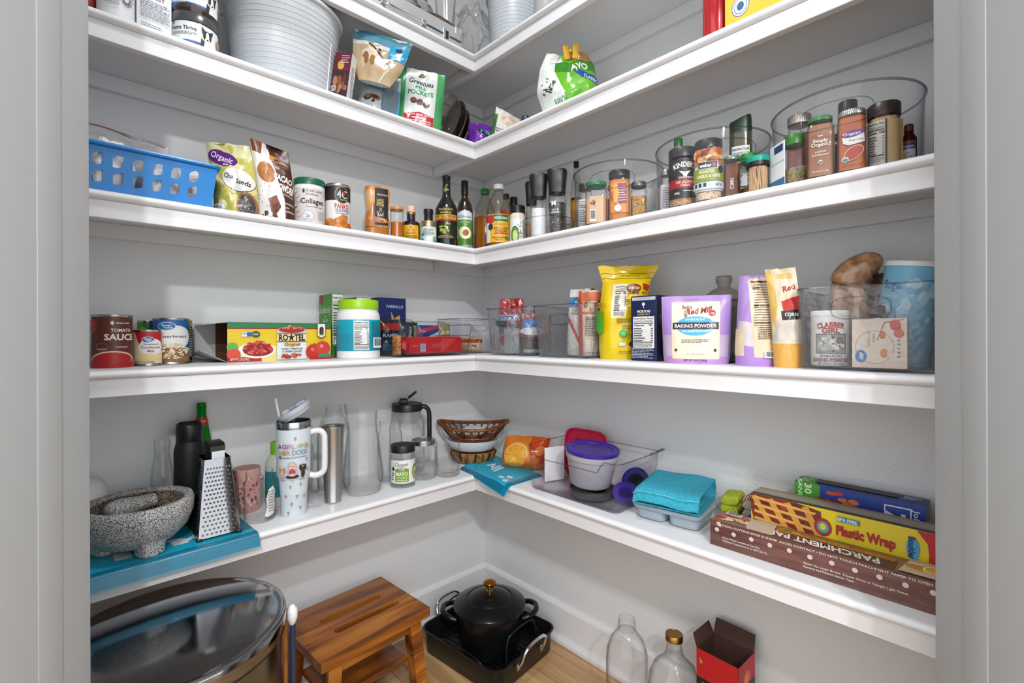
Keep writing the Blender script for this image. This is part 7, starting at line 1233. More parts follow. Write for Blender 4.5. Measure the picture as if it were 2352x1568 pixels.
# right bin
sp(1786, 1842, 309, 'spice_jar', 'Italian herb jar with green lid at the left of right bin', '#8a7442', '#3f7a2c', [], g=.03, n=5, lh=.20, fillto=.42, fm=noisemat('herbs', ['#4a4a24', '#8a7a44', '#b5a468', '#5a3f20'], 170, .8, 2, 1), group=G1)
o = thing('recipe_card', 'white and blue card standing at the left inside right bin', 'card', tuple(at_x(1786, CY, -W + .028).xy) + (cz + zo,), faceto(at_x(1786, CY, -W + .028), -58)); b = MB(); b.box(0, 0, 0, .05, .0012, .090, .0004); q = b.build('card_sheet', mat('#e8ecf0', .4), o); prt(q, [Rr(.5, .08, 1, .16, '#2f6f9f'), Rr(.6, .86, .6, .16, '#1f3f6f'), Rr(.5, .55, 1, .01, '#888')], .05, .09, on_front(.0014), 'front_print')
sp(1808, 1868, 268, 'spice_jar', 'jar with silver ribbed lid behind the cinnamon', '#b5583c', mat('#a8a29a', .35, .7), [Rr(.5, .3, .8, .3, '#e6dcd0')], g=.10, n=2, lh=.12, fillto=.85, group=G1, ribs=44)
sp(1843, 1908, 274, 'cinnamon_jar', 'square jar of brown cinnamon with green lid', '#9a6a4c', '#2f7a44', [Po([(.44, .96), (.56, .96), (.60, 1.0), (.50, .98), (.40, 1.0)], '#efe8de'), T('Simply', .5, .86, .09, '#efe8de', .48, b=.015), T('Organic.', .5, .76, .09, '#efe8de', .58, b=.015), T('ceylon', .5, .58, .065, '#efe8de', .36, b=0), T('cinnamon', .5, .50, .065, '#efe8de', .52, b=0), El(.5, .30, .07, .055, '#efe8de'), El(.5, .295, .06, .04, '#3f6f8f'), T('NET WT 2.08 OZ (59g)', .5, .07, .04, '#efe8de', .5, b=0)], g=.016, n=6, lh=.075, fillto=.93, neck=.80, shoulder=.82, group=G1, ribs=46, fm=noisemat('cinn', ['#8f5f42', '#a87456'], 20, .8))
sp(1922, 1972, 234, 'spice_jar', 'tall black jar behind the paprika', '#241c18', '#171615', [], g=.085, n=2, lh=.22, fillto=.9, glass=clear('#6a5a50', '#2a2420', .05, 1, body=.5, bodycol='#241c18'), group=G1)
sp(1905, 1935, 308, 'spice_jar', 'slim dark spice jar between cinnamon and paprika', '#3a2a22', mat('#4a4644', .4), [], g=.06, n=4, lh=.14, fillto=.9, group=G1)
sp(1928, 1998, 254, 'paprika_jar', 'square jar of orange paprika with silver lid', '#c2622c', mat('#b8b6b2', .3, .9), [El(.52, .86, .34, .10, '#6a2f8a', rot=6), Po([(.20, .84), (.84, .90), (.86, .62), (.70, .60), (.40, .58), (.24, .64)], '#efece8'), El(.52, .86, .34, .085, '#6a2f8a', rot=6), T('Organic', .50, .87, .07, '#f4eef8', .54, b=.015), T('Paprika', .62, .70, .055, '#4a3a34', .42, b=0), El(.55, .37, .32, .16, '#e9c9b0', rot=38), El(.55, .37, .30, .145, '#b5401c', rot=38), El(.30, .22, .10, .07, '#e6efe8'), El(.30, .21, .085, .05, '#3f8f8f'), T('NET WT 2.2 OZ', .5, .06, .04, '#7a2f14', .6)], g=.015, n=6, lh=.09, fillto=.96, neck=.88, shoulder=.86, group=G1, ribs=46, fm=noisemat('papr', ['#b85a26', '#cc7038'], 20, .8))
sp(1995, 2074, 240, 'seasoning_jar', 'wide jar of tan seasoning with dark brown lid', '#c9a06a', '#3a2a26', [*facts(.30, .52, .46, .96, 7, seed=44, bg='#ded9d2'), Rr(.56, .5, .04, 1, '#2a221c'), Rr(.96, .5, .08, .9, '#d8a82a')], g=.05, n=3, lh=.20, fillto=.97, neck=.96, lab=(1.1, .06, .66, '#c9a87a'), group=G1)
sp(2070, 2108, 287, 'chili_powder_bottle', 'small brown glass bottle of chili powder with purple label', '#5a1f14', mat('#5a4036', .4, .3), [El(.5, .78, .48, .16, '#5f2f86'), T('Organic', .5, .8, .08, '#efe6f6', .7), Rr(.5, .5, .9, .4, '#d8d6d8'), T('Chili', .4, .55, .07, '#333', .3), T('Powder', .5, .44, .07, '#333', .5), El(.5, .12, .4, .16, '#8a2f1c')], g=.10, n=2, lh=.16, fillto=.8, neck=.6, glass=clear('#b58a78', '#5a2f24', .04, 1, body=.3, bodycol='#4a1c12'), lab=(1.0, .05, .58, '#8a4a3a'), group=G1)
# next clear bin cut off by the jamb with a red bag
p = at_x(2150, CY, -W + .02); o = thing('clear_storage_bin', 'edge of a tall clear bin with red bag at right jamb', 'bin', (-W + .125, p.y - .062, cz), RZ['R']); tub(o, .13, .21, .235, clear('#f6f5f6', '#b0aaaa', .04, 1, epow=2.5), .93, .02, .003, rimm=PEDGE)
o2 = thing('snack_bag', 'dark red snack bag in the bin at the right jamb', 'snack bag', (-W + .13, p.y - .062, cz + .0065), RZ['R'] + .2); pouch(o2, .095, .20, .05, '#8a1c18', [Rr(.5, .3, 1, .6, '#b5584a')], seed=93, cr=.006)

# ================================================================== second shelf, left run
bz = TOP['B']
p = at_y(214, CY, -W + .05); o = thing('red_tin', 'corner of a red tin at the upper left jamb', 'tin', (p.x - .028, p.y + .045, bz), 0); b = MB(); b.box(0, 0, 0, .085, .07, .075, .003); q = b.build('tin_body', mat('#b5272a', .35), o); prt(q, [Rr(.5, .1, 1, .08, '#f0e6e4'), T('Support', .6, .78, .16, '#f4eeee', .7), Rr(.5, .5, 1, .03, '#8a1a1e')], .085, .075, on_front(.07))
loc, r, h = cyl('L', 'B', 232, 322, None, .03); h = .135; o = thing('supplement_jar', 'brown supplement jar with white label and ring of dots', 'supplement jar', loc, faceto(loc, 14))
b = MB(); b.lathe([(0, 0), (r * .93, 0), (r, .005), (r, h * .8), (r * .8, h * .9), (0, h * .9)], 44); q = b.build('jar_body', mat('#3a2420', .12, coat=.5), o); lidded(o, r * .86, h * .14, WHITE, z=h * .88)
ql = labelpatch(q, r, h * .10, h * .68, 1.45, '#eeeef0'); prt(ql, [El(.62 + .11 * k * cos(a), .52 + .20 * k * sin(a), .012, .018, '#2a2a30', 8) for k in (.62, .82, 1.0) for a in [2 * pi * i / 15 + k for i in range(15)]] + [T('Biotin', .72, .88, .10, '#3a3a40', .36), *fine(.36, .4, .26, .3, 5, '#9a9aa2', 3)], 2 * r * 1.45, h * .68, on_cyl(r + .0004, h * .10), cx=14)
carton('L', 'B', 322, 384, None, 'supplement_box', 'white supplement carton with small print beside brown jar', .06, '#f0f1f3', loc=flat('L', 'B', 322, 384, None, .045)[0] + Vector((0, .03, 0)), w=.066, h=.16, off=8, front=[T('DIGEST', .5, .62, .05, '#2a2e3a', .6), *fine(.5, .42, .84, .28, 10, '#8a90a0', 3), *fine(.4, .16, .6, .1, 3, '#8a90a0', 5), Rr(.5, .31, .9, .003, '#b9bdc8')])
DK = mat('#4c4e50', .2)
loc, r, h = cyl('L', 'B', 387, 498, None, .022); jh = .088
def petjar(z, label, off):
    o = thing('pet_supplement_jar', label, 'supplement jar', (loc.x, loc.y, z), faceto(loc, off), 'stacked pet supplement jars')
    b = MB(); b.lathe([(0, 0), (r * .95, 0), (r, .004), (r, jh * .74), (r * .96, jh * .78), (0, jh * .78)], 48); q = b.build('jar_body', mat('#3a2a26', .15, coat=.5), o); lidded(o, r * 1.02, jh * .26, DK, z=jh * .74, n=48)
    ql = labelpatch(q, r, jh * .10, jh * .62, 1.5, '#f0f2f3'); prt(ql, [Rr(.5, .10, 1, .2, '#1f6fb5'), Po([(.1, .0), (.9, 0), (.72, .10), (.3, .16)], '#4a3029'), Rr(.20, .93, .04, .14, '#2f8a5a'), T('Nutra Thrive', .36, .72, .17, '#2a3340', .38, b=.02), *fine(.38, .48, .38, .16, 3, '#7a828a', 3), T('30 SCOOPS', .24, .17, .07, '#eaf2f8', .16), Po([(.60, .0), (.62, .42), (.78, .42), (.82, .0)], '#efece8'), Po([(.60, .0), (.61, .40), (.66, .30), (.64, 0)], '#2a2c30'), El(.70, .55, .065, .24, '#2a2c30'), Po([(.625, .62), (.615, .92), (.675, .76)], '#2a2c30'), Po([(.775, .62), (.795, .88), (.725, .76)], '#2a2c30'), El(.70, .52, .026, .24, '#f4f2ee'), El(.70, .40, .038, .10, '#f4f2ee'), El(.70, .40, .014, .04, '#1a1a1c'), El(.675, .58, .008, .02, '#b58a5a'), El(.725, .58, .008, .02, '#b58a5a'), El(.92, .5, .06, .2, '#b5886a')], 2 * r * 1.5, jh * .62, on_cyl(r + .0004, jh * .10), cx=16)
petjar(bz, 'lower jar of the two stacked pet supplement jars', -4); petjar(bz + jh + .0005, 'upper jar of the two stacked pet supplement jars', 10)
# ribbed bucket
def bucket(name, label, loc, r, h, sy, m, ribm, nrib, tp=.82, rz=0.0, grp='ribbed white buckets'):
    o = thing(name, label, 'bucket', loc, rz, grp)
    R = lambda z: r * (tp + (1 - tp) * z / h); b = MB(); b.lathe([(0, 0), (R(0) * .97, 0), (R(0), .005), (R(h), h), (R(h) - .003, h), (R(0) - .003, .006), (0, .006)], 84, sy=sy); q = b.build('bucket_wall', m, o)
    for i in range(nrib):
        z = .012 + (h - .03) * i / (nrib - 1); rr = R(z) + .0003; hook(q, [(rr * cos(a), rr * sy * sin(a), z) for a in [2 * pi * k / 84 for k in range(84)]], .0009, ribm, 'rib', 4, True)
    b = MB(); b.tube([((R(h) + .003) * cos(a), (R(h) + .003) * sy * sin(a), h - .003) for a in [2 * pi * k / 84 for k in range(84)]], .0055, 8, True); b.build('rim', ribm, o); return o, q
BKM = mat('#d3d9df', .32, sub=0.0); RBM = mat('#eef1f4', .3)
loc, r, h = cyl('L', 'B', 497, 788, None, -.02); o, q = bucket('laundry_bucket', 'large white ribbed plastic bucket on the second shelf', (loc.x + .004, -.150, bz), r * .93, .245, .80, BKM, RBM, 16, .84)
hook(q, [((r * .93 * (.84 + .16 * z / .245) + .001) * cos(radians(-48)), (r * .93 * (.84 + .16 * z / .245) + .001) * .8 * sin(radians(-48)), z) for z in (.01, .16)], .0016, RBM, 'seam', 6)
# bag heap
def tilted(name, label, cat, base, off, lean, back, group=None):
    o = thing(name, label, cat, base, 0, group); o.matrix_world = Matrix.Translation(base) @ Matrix.Rotation(faceto(base, off), 4, 'Z') @ Matrix.Rotation(radians(lean), 4, 'Y') @ Matrix.Rotation(radians(back), 4, 'X'); return o
q1 = at_y(806, CY, -W + .025); q1.z = bz; o = tilted('snack_bar_box', 'maroon chocolate bar box tilted beside the ribbed bucket', 'box', q1 + Vector((0, .02, .010)), -26, 7, -3)
b = MB(); b.box(0, 0, 0, .050, .032, .135, .001); q = b.build('carton', mat('#5f1a30', .4), o); prt(q, [Rr(.5, .8, 1, .4, '#6f1c38'), El(.42, .73, .2, .10, '#d8b84a'), *fine(.66, .86, .5, .2, 4, '#e8c8c8', 3), Rr(.5, .3, 1, .6, '#3a2030'), *blobs(.55, .3, .7, .4, 22, ['#5a2f22', '#8a5038', '#3a1c14', '#b57a58'], (.06, .14), 5), T('NOR', .18, .2, .12, '#e8e6ea', .34, rot=90)], .050, .135, on_front(.032), 'front_print'); prt(q, [Rr(.5, .5, 1, 1, '#ece9e8'), *fine(.5, .4, .5, .7, 14, '#777', 4)], .032, .135, on_right(.050), 'side_print')
q2 = at_y(870, CY, -W + .085); q2.z = bz; o = tilted('dog_treat_bag', 'white and blue treat bag standing behind pill pocket bag', 'treat bag', q2, 0, 4, 0); pouch(o, .125, .150, .06, '#cfdde4', [Rr(.5, .5, 1, 1, '#d6e2e8'), Po([(.5, 0), (1, 0), (1, .7), (.62, .62), (.55, .3)], '#3fb0d4'), T('Caledon', .3, .8, .07, '#5a6a7a', .34, rot=-12), T('Chicken', .35, .66, .10, '#4a7a7a', .5, rot=-12, b=0), *blobs(.3, .42, .36, .2, 8, ['#9a6a4a', '#b58a6a', '#7a4a30'], (.04, .09), 4), Rr(.42, .18, .3, .16, '#e9edf0'), *barcode(.3, .12, .3, .14), *[Rr(.86, .3 + .02 * i, .2, .008, '#9aa4a8') for i in range(16)]], seed=101, cr=.006, rough=.22)
o = thing('plastic_sleeve', 'clear plastic sleeve standing between the treat bags', 'plastic sleeve', tuple(at_y(893, CY, -W + .035).xy) + (bz,), 0); b = MB(); b.box(0, 0, 0, .05, .010, .125, .002); b.build('sleeve_body', clear('#e4e6e8', '#8a9298', .06, 1.4, body=.25, bodycol='#aab4ba'), o); o.rotation_euler = (0, radians(6), .1)
q3 = at_y(858, CY, -W + .010); q3.z = bz + .076; o = tilted('dog_treat_bag', 'treat bag with running dog picture lying atop other bags', 'treat bag', q3, -4, 9, -8)
pouch(o, .178, .162, .042, '#b9c4c8', [Rr(.5, .5, 1, 1, '#c2ac8e'), Rr(.5, .86, 1, .30, '#5f93a8'), Po([(0, 1), (1, 1), (1, .9), (0, .94)], '#3f7f98'), Po([(0, .78), (1, .70), (1, .62), (0, .70)], '#d9dad6'), Po([(0, .0), (1, 0), (1, .3), (.6, .42), (.3, .35), (0, .5)], '#c9ae88'), El(.34, .50, .16, .12, '#e6d6bc'), El(.42, .66, .13, .10, '#efe2cc'), El(.34, .70, .05, .07, '#c9b090', rot=20), El(.50, .62, .035, .03, '#3a2c22'), El(.42, .69, .015, .012, '#2a1c14', 8), El(.47, .70, .015, .012, '#2a1c14', 8), El(.26, .42, .06, .12, '#9a6a3c'), El(.40, .38, .05, .11, '#a87a48'), El(.20, .32, .04, .1, '#d8c4a4'), Po([(.28, .72), (.31, .74), (.74, .36), (.72, .33)], '#4a3422'), Rr(.83, .66, .32, .30, '#22a3d0'), El(.83, .74, .07, .055, '#143a5a'), Rr(.83, .68, .016, .06, '#143a5a'), T('Caledon', .83, .61, .05, '#eaf6fa', .26, b=.01), T('FARMS', .83, .555, .025, '#eaf6fa', .18), Po([(.62, .0), (.66, .0), (.8, .26), (.76, .27)], '#e9e2d6')], seed=102, cr=.006, rough=.15, bulge=((0, .4), (.2, .9), (.6, .8), (.9, .2), (1, .05)), wp=((0, .5), (.35, .8), (1, 1)))
q4 = at_y(961, CY, -W + .055); q4.z = bz; o = tilted('pill_pocket_bag', 'green and white pill pocket treat bag with red band', 'treat bag', q4, 2, 5, 0); hh = zpix(q4, 166) - bz
pouch(o, .150, hh, .06, '#3f9a5a', [Rr(.5, .5, 1, 1, '#4fa868'), Po([(.16, 1), (.84, 1), (.82, 0), (.18, 0)], '#e4e8e4'), Po([(.18, .18), (.5, .235), (.82, .18), (.82, 0), (.18, 0)], '#c3202a'), Po([(.40, .94), (.50, .88), (.60, .95), (.56, .86), (.44, .86)], '#2f6a44'), El(.5, .92, .05, .02, '#c9442c'), T('Greenies', .5, .77, .105, '#1f3a30', .54, sh=.1, b=.02, rot=-6), T('PILL', .5, .655, .065, '#2f9a5a', .24, b=.03), T('POCKETS', .5, .56, .075, '#2f9a5a', .54, b=.03), El(.36, .42, .07, .052, '#5a3a2c'), El(.36, .44, .05, .03, '#7a5240'), El(.50, .40, .075, .055, '#6b4434'), El(.64, .37, .07, .055, '#54362a'), El(.64, .40, .05, .028, '#7a5240'), El(.63, .405, .02, .018, '#e08a2a'), T('HICKORY SMOKE FLAVOR', .5, .185, .032, '#f6e4e4', .58, b=.02), Rr(.5, .135, .3, .02, '#f6e4e4'), *fine(.36, .07, .24, .07, 2, '#f0d0d0', 3), *fine(.66, .07, .24, .07, 2, '#f0d0d0', 5)], seed=103, cr=.006, rough=.22, bulge=((0, .85), (.15, 1), (.6, .8), (.9, .15), (1, .04)))
# steel dishes on edge
for i, (px, rr, lb, m, gp) in enumerate(((1024, .080, 'clear plastic dish cover on edge beside pill pocket bag', clear('#eeeae6', '#8a847c', .05, 1.4, body=.1, bodycol='#a8a098'), .045), (1040, .076, 'front oval steel dish standing on edge in the corner', mat('#8a8178', .12, 1.0), .05), (1052, .068, 'rear oval steel dish standing on edge in the corner', mat('#8a8178', .14, 1.0), .06))):
    p = at_y(px, CY, -W + gp); o = thing('oval_dish', lb, 'dish', (p.x, p.y, bz), 0)
    b = MB(); b.lathe([(0, .012), (rr * .72, .012), (rr * .86, .002), (rr, 0), (rr, .003), (rr * .88, .005), (rr * .76, .0145), (0, .0145)], 44, sy=.80); b.xf(Matrix.Rotation(pi / 2, 4, 'Y') ); b.xf(Matrix.Translation((0, 0, rr)))
    b.build('dish_body', m, o); o.rotation_euler = (0, radians(8), radians(2))
p = at_y(1086, CY, -.06); o = thing('tea_box', 'green and white box with dark open top in the corner', 'box', (-.245, -.075, bz), radians(-20)); b = MB(); t = .0012
for (x, y, w_, d_) in ((0, -.03, .11, t), (0, .03, .11, t), (-.055, 0, t, .06), (.055, 0, t, .06)): b.box(x, y, 0, w_, d_, .150)
b.box(0, 0, 0, .11, .06, t); q = b.build('carton_walls', mat('#2a1f1a', .6), o, angle=0); prt(q, [Rr(.5, .5, 1, 1, '#e6e8ea'), Rr(.2, .9, .5, .25, '#4fa03a'), Rr(.75, .5, .3, .8, '#4a2f7a'), *fine(.4, .5, .4, .3, 4, '#888', 3)], .11, .150, on_front(.0614), 'front_print')
PUR = mat('#7a2fb0', .18)
o = tilted('candy_bag', 'shiny purple candy bag crumpled at the inner corner', 'candy bag', Vector((-.212, -.232, bz + .012)), 4, 8, -12); pouch(o, .115, .098, .055, '#7a2fb0', [Rr(.5, .5, 1, 1, '#7a30b2'), Po([(.3, .75), (1, .35), (1, .15), (.35, .5)], '#1a2a2c'), *blobs(.55, .6, .3, .24, 10, ['#2f9a6a', '#1f6f4a', '#4fc08a'], (.05, .1), 4), T('Dove', .8, .35, .14, '#f0eaf4', .3, rot=-22), El(.55, .12, .08, .06, '#efe6f6')], seed=111, cr=.012, rough=.15)
o = tilted('candy_bag', 'small plum purple wrapper left of the candy bag', 'candy bag', Vector((-.275, -.150, bz + .006)), 0, -4, -6); pouch(o, .07, .088, .045, '#6a1f74', [Rr(.5, .8, .7, .25, '#a82a5a'), Rr(.6, .75, .15, .2, '#efe6ee')], seed=112, cr=.012, rough=.15)
o = tilted('jar_opener', 'flat red mitt-shaped jar opener leaning in the corner', 'jar opener', Vector((-.118, -.222, bz + .006)), -2, 8, -4)
pts = [(-.055, 0), (.045, -.0), (.05, .03)] + [(.026 + .024 * cos(a), .098 + .024 * sin(a)) for a in [pi * i / 10 for i in range(11)]] + [(.0, .07), (-.004, .085), (-.016, .088), (-.024, .075), (-.020, .05), (-.06, .055), (-.07, .045)]
pts = [(x * 1.15, z * 1.2) for x, z in pts]; b = MB(); b.prism(pts, .004); q = b.build('rubber_body', mat('#a8121a', .35), o); prt(q, [T('State Farm', .5, .5, .5, '#f2dcdc', .8, rot=-24)], .07, .02, lambda s, t, of: Vector((s - .01, -.0021 - of, .022 + t)), 'front_print')
o = tilted('salt_pouch', 'white pouch with pink salt picture at the inner corner', 'pouch', Vector((-.185, -.325, bz)), 0, 10, 0); pouch(o, .095, .112, .035, '#e9e4dc', [El(.58, .72, .32, .17, '#e8c3a2'), *blobs(.58, .72, .5, .24, 14, ['#efd2b8', '#d9a888', '#f6e6d6'], (.05, .1), 4), *fine(.5, .35, .7, .14, 2, '#6a5a50', 3), Rr(.06, .5, .12, .6, '#4f7a3a')], seed=113, cr=.004, tilt=-.35, rough=.4)
loc, r, h = cyl('R', 'B', 1199, 1219, 268, .07); o = thing('spray_bottle', 'bottle with dark grey cap just showing over the shelf edge', 'bottle', loc, 0); b = MB(); b.lathe([(0, 0), (r, 0), (r, h * .7), (r * .7, h * .75), (0, h * .75)], 28); b.build('bottle_body', mat('#5a5c60', .3), o); lidded(o, r * .95, h * .25, mat('#3a3f42', .35), z=h * .75, name='cap')

# ================================================================== second shelf, right run
q5 = at_x(1309, CY, -W + .065); q5.z = bz; o = tilted('chip_bag', 'green and white chip bag closed with a yellow clip', 'chip bag', q5, 6, -3, 0)
hb_ = zpix(q5, 128) - bz
q, fm = pouch(o, .19, hb_, .095, '#5fae2c', [Rr(.5, .5, 1, 1, '#6ab82c'), Po([(0, 1), (.34, 1), (.26, .62), (.40, .3), (.46, 0), (0, 0)], '#e6ebe6'), Rr(.62, .72, .7, .22, '#3f8a2a'), Po([(.26, .66), (1, .62), (1, .80), (.30, .82)], '#3f8a24'), Po([(.58, .62), (1, .52), (1, .36), (.70, .46)], '#1f4f9a'), T('AVO', .70, .70, .15, '#f0f4ea', .30, b=.03), T('CLASSIC', .86, .47, .07, '#eaf0fa', .24, rot=-14), *blobs(.14, .36, .14, .5, 10, ['#3a3a3a', '#5a5a5a'], (.008, .02), 4), T('RANCH', .34, .13, .10, '#3f8a4a', .22, rot=18), T('lime', .2, .35, .1, '#2a3a2a', .2, rot=62), Po([(.16, .88), (.2, .98), (.24, .88), (.28, .98), (.32, .86), (.36, .96), (.42, .84), (.16, .8)], '#eceeec'), Po([(.55, 1), (.98, 1), (1, .78), (.62, .86)], '#b58a5a')] + [Po([(.58 + .06 * i, .99), (.60 + .06 * i, .99), (.66 + .06 * i, .82), (.64 + .06 * i, .83)], '#9a6f42') for i in range(6)], seed=121, cr=.016, rough=.2, bulge=((0, .55), (.25, 1), (.6, .85), (.85, .3), (1, .12)), wp=((0, .82), (.35, 1), (.75, .86), (1, .62)), topwave=.012)
c = thing('bag_clip', 'yellow plastic clip holding the chip bag shut', 'clip', fm(.02, hb_ * .93, .004)); c.matrix_world = o.matrix_world @ Matrix.Translation(fm(.02, hb_ * .90, .004))
for k, (sx, ry) in enumerate(((-.010, -6), (.012, 6))):
    b = MB(); b.box(0, 0, 0, .019, .006, .046, .0028); b.xf(Matrix.Translation((sx, -.004 * k, 0)) @ Matrix.Rotation(radians(ry), 4, 'Y')); b.build('clip_arm', mat(('#e2a21a', '#efbb22')[k], .3), c)
b = MB(); b.lathe([(0, 0), (.0045, .001), (.0045, .010), (0, .011)], 16); b.xf(Matrix.Translation((0, -.004, .02)) @ Matrix.Rotation(pi / 2, 4, 'X')); b.build('clip_spring', mat('#c98a2a', .3, .5), c)
loc, r, h = cyl('R', 'B', 1617, 1682, None, .03); h = .20; o = thing('red_jug', 'fluted red plastic bottle beside yellow sugar bag', 'bottle', loc, faceto(loc)); b = MB(); secs = []
for rr, z in ((.85, 0), (.95, .006), (.95, .12), (.98, .14), (.8, .17), (.4, .185), (.4, .2)): secs.append([((r * rr + .0016 * (j % 3 == 0)) * cos(2 * pi * j / 48), (r * rr + .0016 * (j % 3 == 0)) * sin(2 * pi * j / 48), z) for j in range(48)])
b.loft(secs); b.build('bottle_body', mat('#b81d22', .22, coat=.4), o); lidded(o, r * .45, .02, WHITE, z=.195, name='cap')
a, c_ = at_x(1668, CY, -W + .025), at_x(1842, CY, -W + .025)
carton('R', 'B', 0, 0, 0, 'yellow_snack_box', 'bright yellow box with blue round seal on second shelf', .055, '#efb51c', loc=Vector((-W + .053, (a.y + c_.y) / 2, bz)), w=abs(a.y - c_.y), h=.19, front=[Rr(.5, .5, 1, 1, '#f2b81e'), El(.22, .26, .125, .12, '#1f4f7a'), El(.22, .26, .115, .11, '#e4eaec'), El(.22, .26, .095, .092, '#3f6f9a'), El(.22, .26, .085, .082, '#dfe8ec'), El(.22, .26, .05, .05, '#1f4f8a'), T('SUSTAINABLE', .58, .48, .075, '#a8541a', .40, rot=70, b=.02), T('SOURCE', .74, .44, .075, '#a8541a', .28, rot=70, b=.02), T('This Lipton', .46, .38, .04, '#6b3a1a', .25, rot=70, b=0), El(.40, .62, .16, .14, '#f6edd8')])

# ================================================================== top shelf
az = TOP['A']
ALU = noisemat('brushed_aluminium', ['#c9cacb', '#dcdcdd', '#e6e6e7'], 10, .42, 4, stretch=(1, 40, 40), metal=0.6)
ya = -W + .032; xr = at_y(1062, CY, ya).x; cwd = .46; o = thing('metal_case', 'brushed aluminium carry case with handle on the top shelf', 'case', (xr - cwd / 2, ya + .105, az))
b = MB(); b.box(0, 0, 0, cwd, .21, .044, .003); b.build('case_bottom', ALU, o); b = MB(); b.box(0, 0, .0455, cwd, .21, .044, .003); b.build('case_lid', ALU, o)
b = MB(); b.box(0, -.1055, .042, cwd - .004, .003, .006, .001); b.build('seam_strip', mat('#6a6b6d', .35, 1.0), o)
hook(o, smoothpath([(-.075, -.107, .046), (-.07, -.118, .036), (-.05, -.122, .031), (.05, -.122, .031), (.07, -.118, .036), (.075, -.107, .046)], 5), .005, CHROME, 'handle')
for x in (-.075, .075): b = MB(); b.box(x, -.1075, .036, .016, .006, .018, .001); b.build('handle_mount', STEEL, o)
for x in (-.165, .165):
    b = MB(); b.box(x, -.1070, .028, .026, .004, .036, .001); q = b.build('latch', CHROME, o); b = MB(); b.box(x, -.110, .030, .012, .003, .026, .001); b.build('latch_lever', DARK, q)
for sx in (-1, 1):
    for z in (0, .068): b = MB(); b.box(sx * (cwd / 2 - .012), -.1045, z, .027, .005, .0225, .0015); b.build('corner_guard', CHROME, o)
o = thing('foil_bundle', 'crumpled silver foil bundle lying on the metal case', 'foil', (xr - .165, ya + .11, az + .0900), .2); crumple(o, .19, .11, .13, mat('#c9c7c3', .16, 1.0), 'foil_body', 41, .5, 34)
o = thing('fluted_glass_vase', 'clear fluted glass vase standing on the metal case', 'vase', (xr - .03, ya + .085, az + .0900), 0); b = MB(); secs = []
for rr, z in ((.028, 0), (.032, .006), (.030, .06), (.038, .16), (.036, .16), (.028, .06), (.028, .01)): secs.append([((rr + .0018 * (j % 4 < 2)) * cos(2 * pi * j / 40), (rr + .0018 * (j % 4 < 2)) * sin(2 * pi * j / 40), z) for j in range(40)])
b.loft(secs); b.build('vase_glass', GLASSD, o)
o = thing('plastic_bag', 'crumpled clear plastic bag in the top shelf corner', 'plastic bag', (-.195, -.180, az), .4); crumple(o, .135, .15, .24, clear('#fcfcfc', '#c9cbcd', .08, 2.6, body=.06, bodycol='#f2f2f0', epow=1.4), 'bag_film', 43, .45, 36)
o = thing('foil_strip', 'bent brown foil strip hanging over the end of metal case', 'foil', (xr - .045, ya + .030, az + .0905), 0); b = MB(); b.tube(smoothpath([(-.09, .02, .014), (-.05, .0, .02), (0, -.008, .014), (.03, -.012, .006)], 5), [.004, .008, .011, .013, .013, .012, .012, .012, .012, .012, .011, .010, .009, .008, .006, .003], 7, flat=.6); b.build('strip', mat('#8a7a68', .2, 1.0), o)
loc, r, h = cyl('R', 'A', 1113, 1233, None, .045); bucket('mixing_bucket', 'white ribbed bucket in the corner of the top shelf', (loc.x, loc.y, az), r, .24, 1.0, BKM, RBM, 17, .88)
loc, r, h = cyl('R', 'A', 1229, 1290, None, .05); o = thing('plastic_jug', 'translucent plastic jug beside the ribbed bucket on top', 'jug', loc, 0); b = MB(); b.lathe(shellprof([(r * .9, 0), (r, .012), (r, .14), (r * .8, .17), (r * .5, .19)], .002, .004), 36); b.build('jug_body', clear('#e6e6e6', '#b0b2b4', .2, .8, body=.4, bodycol='#d9dadb'), o)

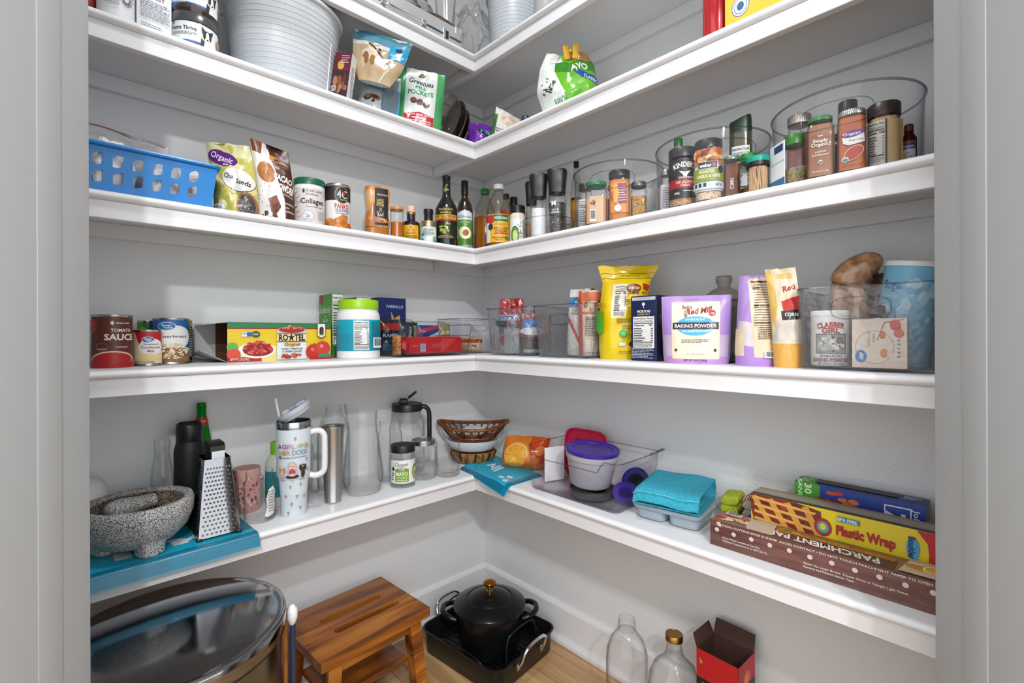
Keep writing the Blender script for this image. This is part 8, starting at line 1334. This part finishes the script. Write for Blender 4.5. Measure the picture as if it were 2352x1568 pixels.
# ================================================================== last: settle neighbours so that nothing cuts into anything (millimetres)
SETTLE = {'plastic_bag_knot': (1, 0, 0), 'stone_mortar': (3, -6, 1), 'water_bottle': (0, -1, 3), 'glass_milk_bottle': (-2, 2, 6), 'green_bottle': (1, 2, 0), 'box_grater': (2, 0, 1), 'white_container': (-10, 8, 7), 'glass_pitcher': (-1, 0, 0), 'lidded_pitcher': (1, 2, 0), 'handled_glass_jar': (-4, -2, 0), 'mayonnaise_jar': (8, -2, 0), 'mason_jar': (0, -7, 0), 'round_container_lid': (0, 1, 0), 'square_container_lid': (-4, -5, 0), 'round_container_lid.001': (-6, 11, 0), 'round_container_lid.002': (0, -2, 0), 'condensed_milk_can': (-2, -2, 0), 'sauerkraut_can': (-1, -3, 0), 'green_vegetable_can': (-3, 3, 0), 'yellow_label_can': (3, 11, 0), 'food_packet.001': (-3, 0, 0), 'food_packet.002': (-6, 0, 0), 'food_packet.003': (2, -6, 0), 'snack_bag': (1, 0, 0), 'snack_bag.001': (3, -5, 0), 'measuring_spoon': (-13, 17, 0), 'folded_napkin': (-9, 4, 0), 'flour_bag': (6, 18, 0), 'flour_bag.001': (2, 8, 0), 'rice_bag': (-3, -23, 0), 'salt_box': (-5, -20, 0), 'baking_powder_pouch.001': (11, -23, 0), 'flour_pouch': (1, 6, 0), 'cornmeal_pouch': (-7, 1, 0), 'sugar_canister': (-3, 5, 0), 'cocoa_bag': (-1, 2, 0), 'wrapped_packet': (-16, -1, 0), 'wrapped_packet.001': (-10, -10, 0), 'wrapped_packet.002': (-1, -2, 0), 'wrapped_packet.003': (4, 18, 0), 'dark_utensil': (-31, 4, 0), 'zip_bag': (0, 1, 0), 'chia_seed_bag': (17, -1, 0), 'cacao_powder_bag': (-2, 0, 0), 'collagen_tub': (3, 0, 0), 'honey_bottle': (-2, 1, 0), 'honey_jar': (8, -5, 0), 'hot_sauce_bottle': (-4, -1, 0), 'caper_jar': (12, 1, 0), 'mayonnaise_jar.001': (-5, 6, 0), 'seasoning_mill': (4, -4, 0), 'salt_mill': (-1, 8, 0), 'pepper_mill': (5, 8, 0), 'round_spice_bin.001': (-1, 0, 0), 'spice_jar.001': (5, 0, 0), 'spice_shaker': (14, 2, 0), 'garlic_seasoning_jar': (1, 2, 0), 'pepper_flake_jar': (8, 7, 0), 'salad_dressing_bottle': (0, -3, 0), 'seasoning_jar.001': (-1, 4, 0), 'spice_jar.003': (-3, 2, 0), 'spice_jar.004': (17, 15, 0), 'toothpick_jar': (0, 1, 0), 'spice_jar.005': (18, -6, 0), 'recipe_card': (0, -1, 0), 'cinnamon_jar': (4, -7, 0), 'spice_jar.007': (3, -1, 0), 'spice_jar.008': (5, -7, 0), 'paprika_jar': (6, 4, 0), 'seasoning_jar.002': (4, 2, 0), 'red_tin': (-8, 4, 0), 'supplement_jar': (-8, -6, 0), 'supplement_box': (0, 4, 0), 'pet_supplement_jar': (5, 0, 0), 'pet_supplement_jar.001': (5, 0, 0), 'snack_bar_box': (-18, 5, 0), 'dog_treat_bag': (0, 0, 4), 'plastic_sleeve': (0, 0, 3), 'dog_treat_bag.001': (5, -1, 0), 'pill_pocket_bag': (0, 0, 7), 'oval_dish': (0, 0, 1), 'oval_dish.001': (0, 0, 1), 'oval_dish.002': (0, 0, 1), 'jar_opener': (0, 0, 1), 'salt_pouch': (0, 0, 8), 'chip_bag': (0, 0, 4), 'foil_bundle': (-3, 1, 0), 'fluted_glass_vase': (20, -4, 0), 'plastic_bag': (-7, 16, 0), 'mixing_bucket': (7, -16, 0)}
for n_, (a_, b_, c_) in SETTLE.items():
    if n_ in bpy.data.objects: bpy.data.objects[n_].location += Vector((a_, b_, c_)) / 1000
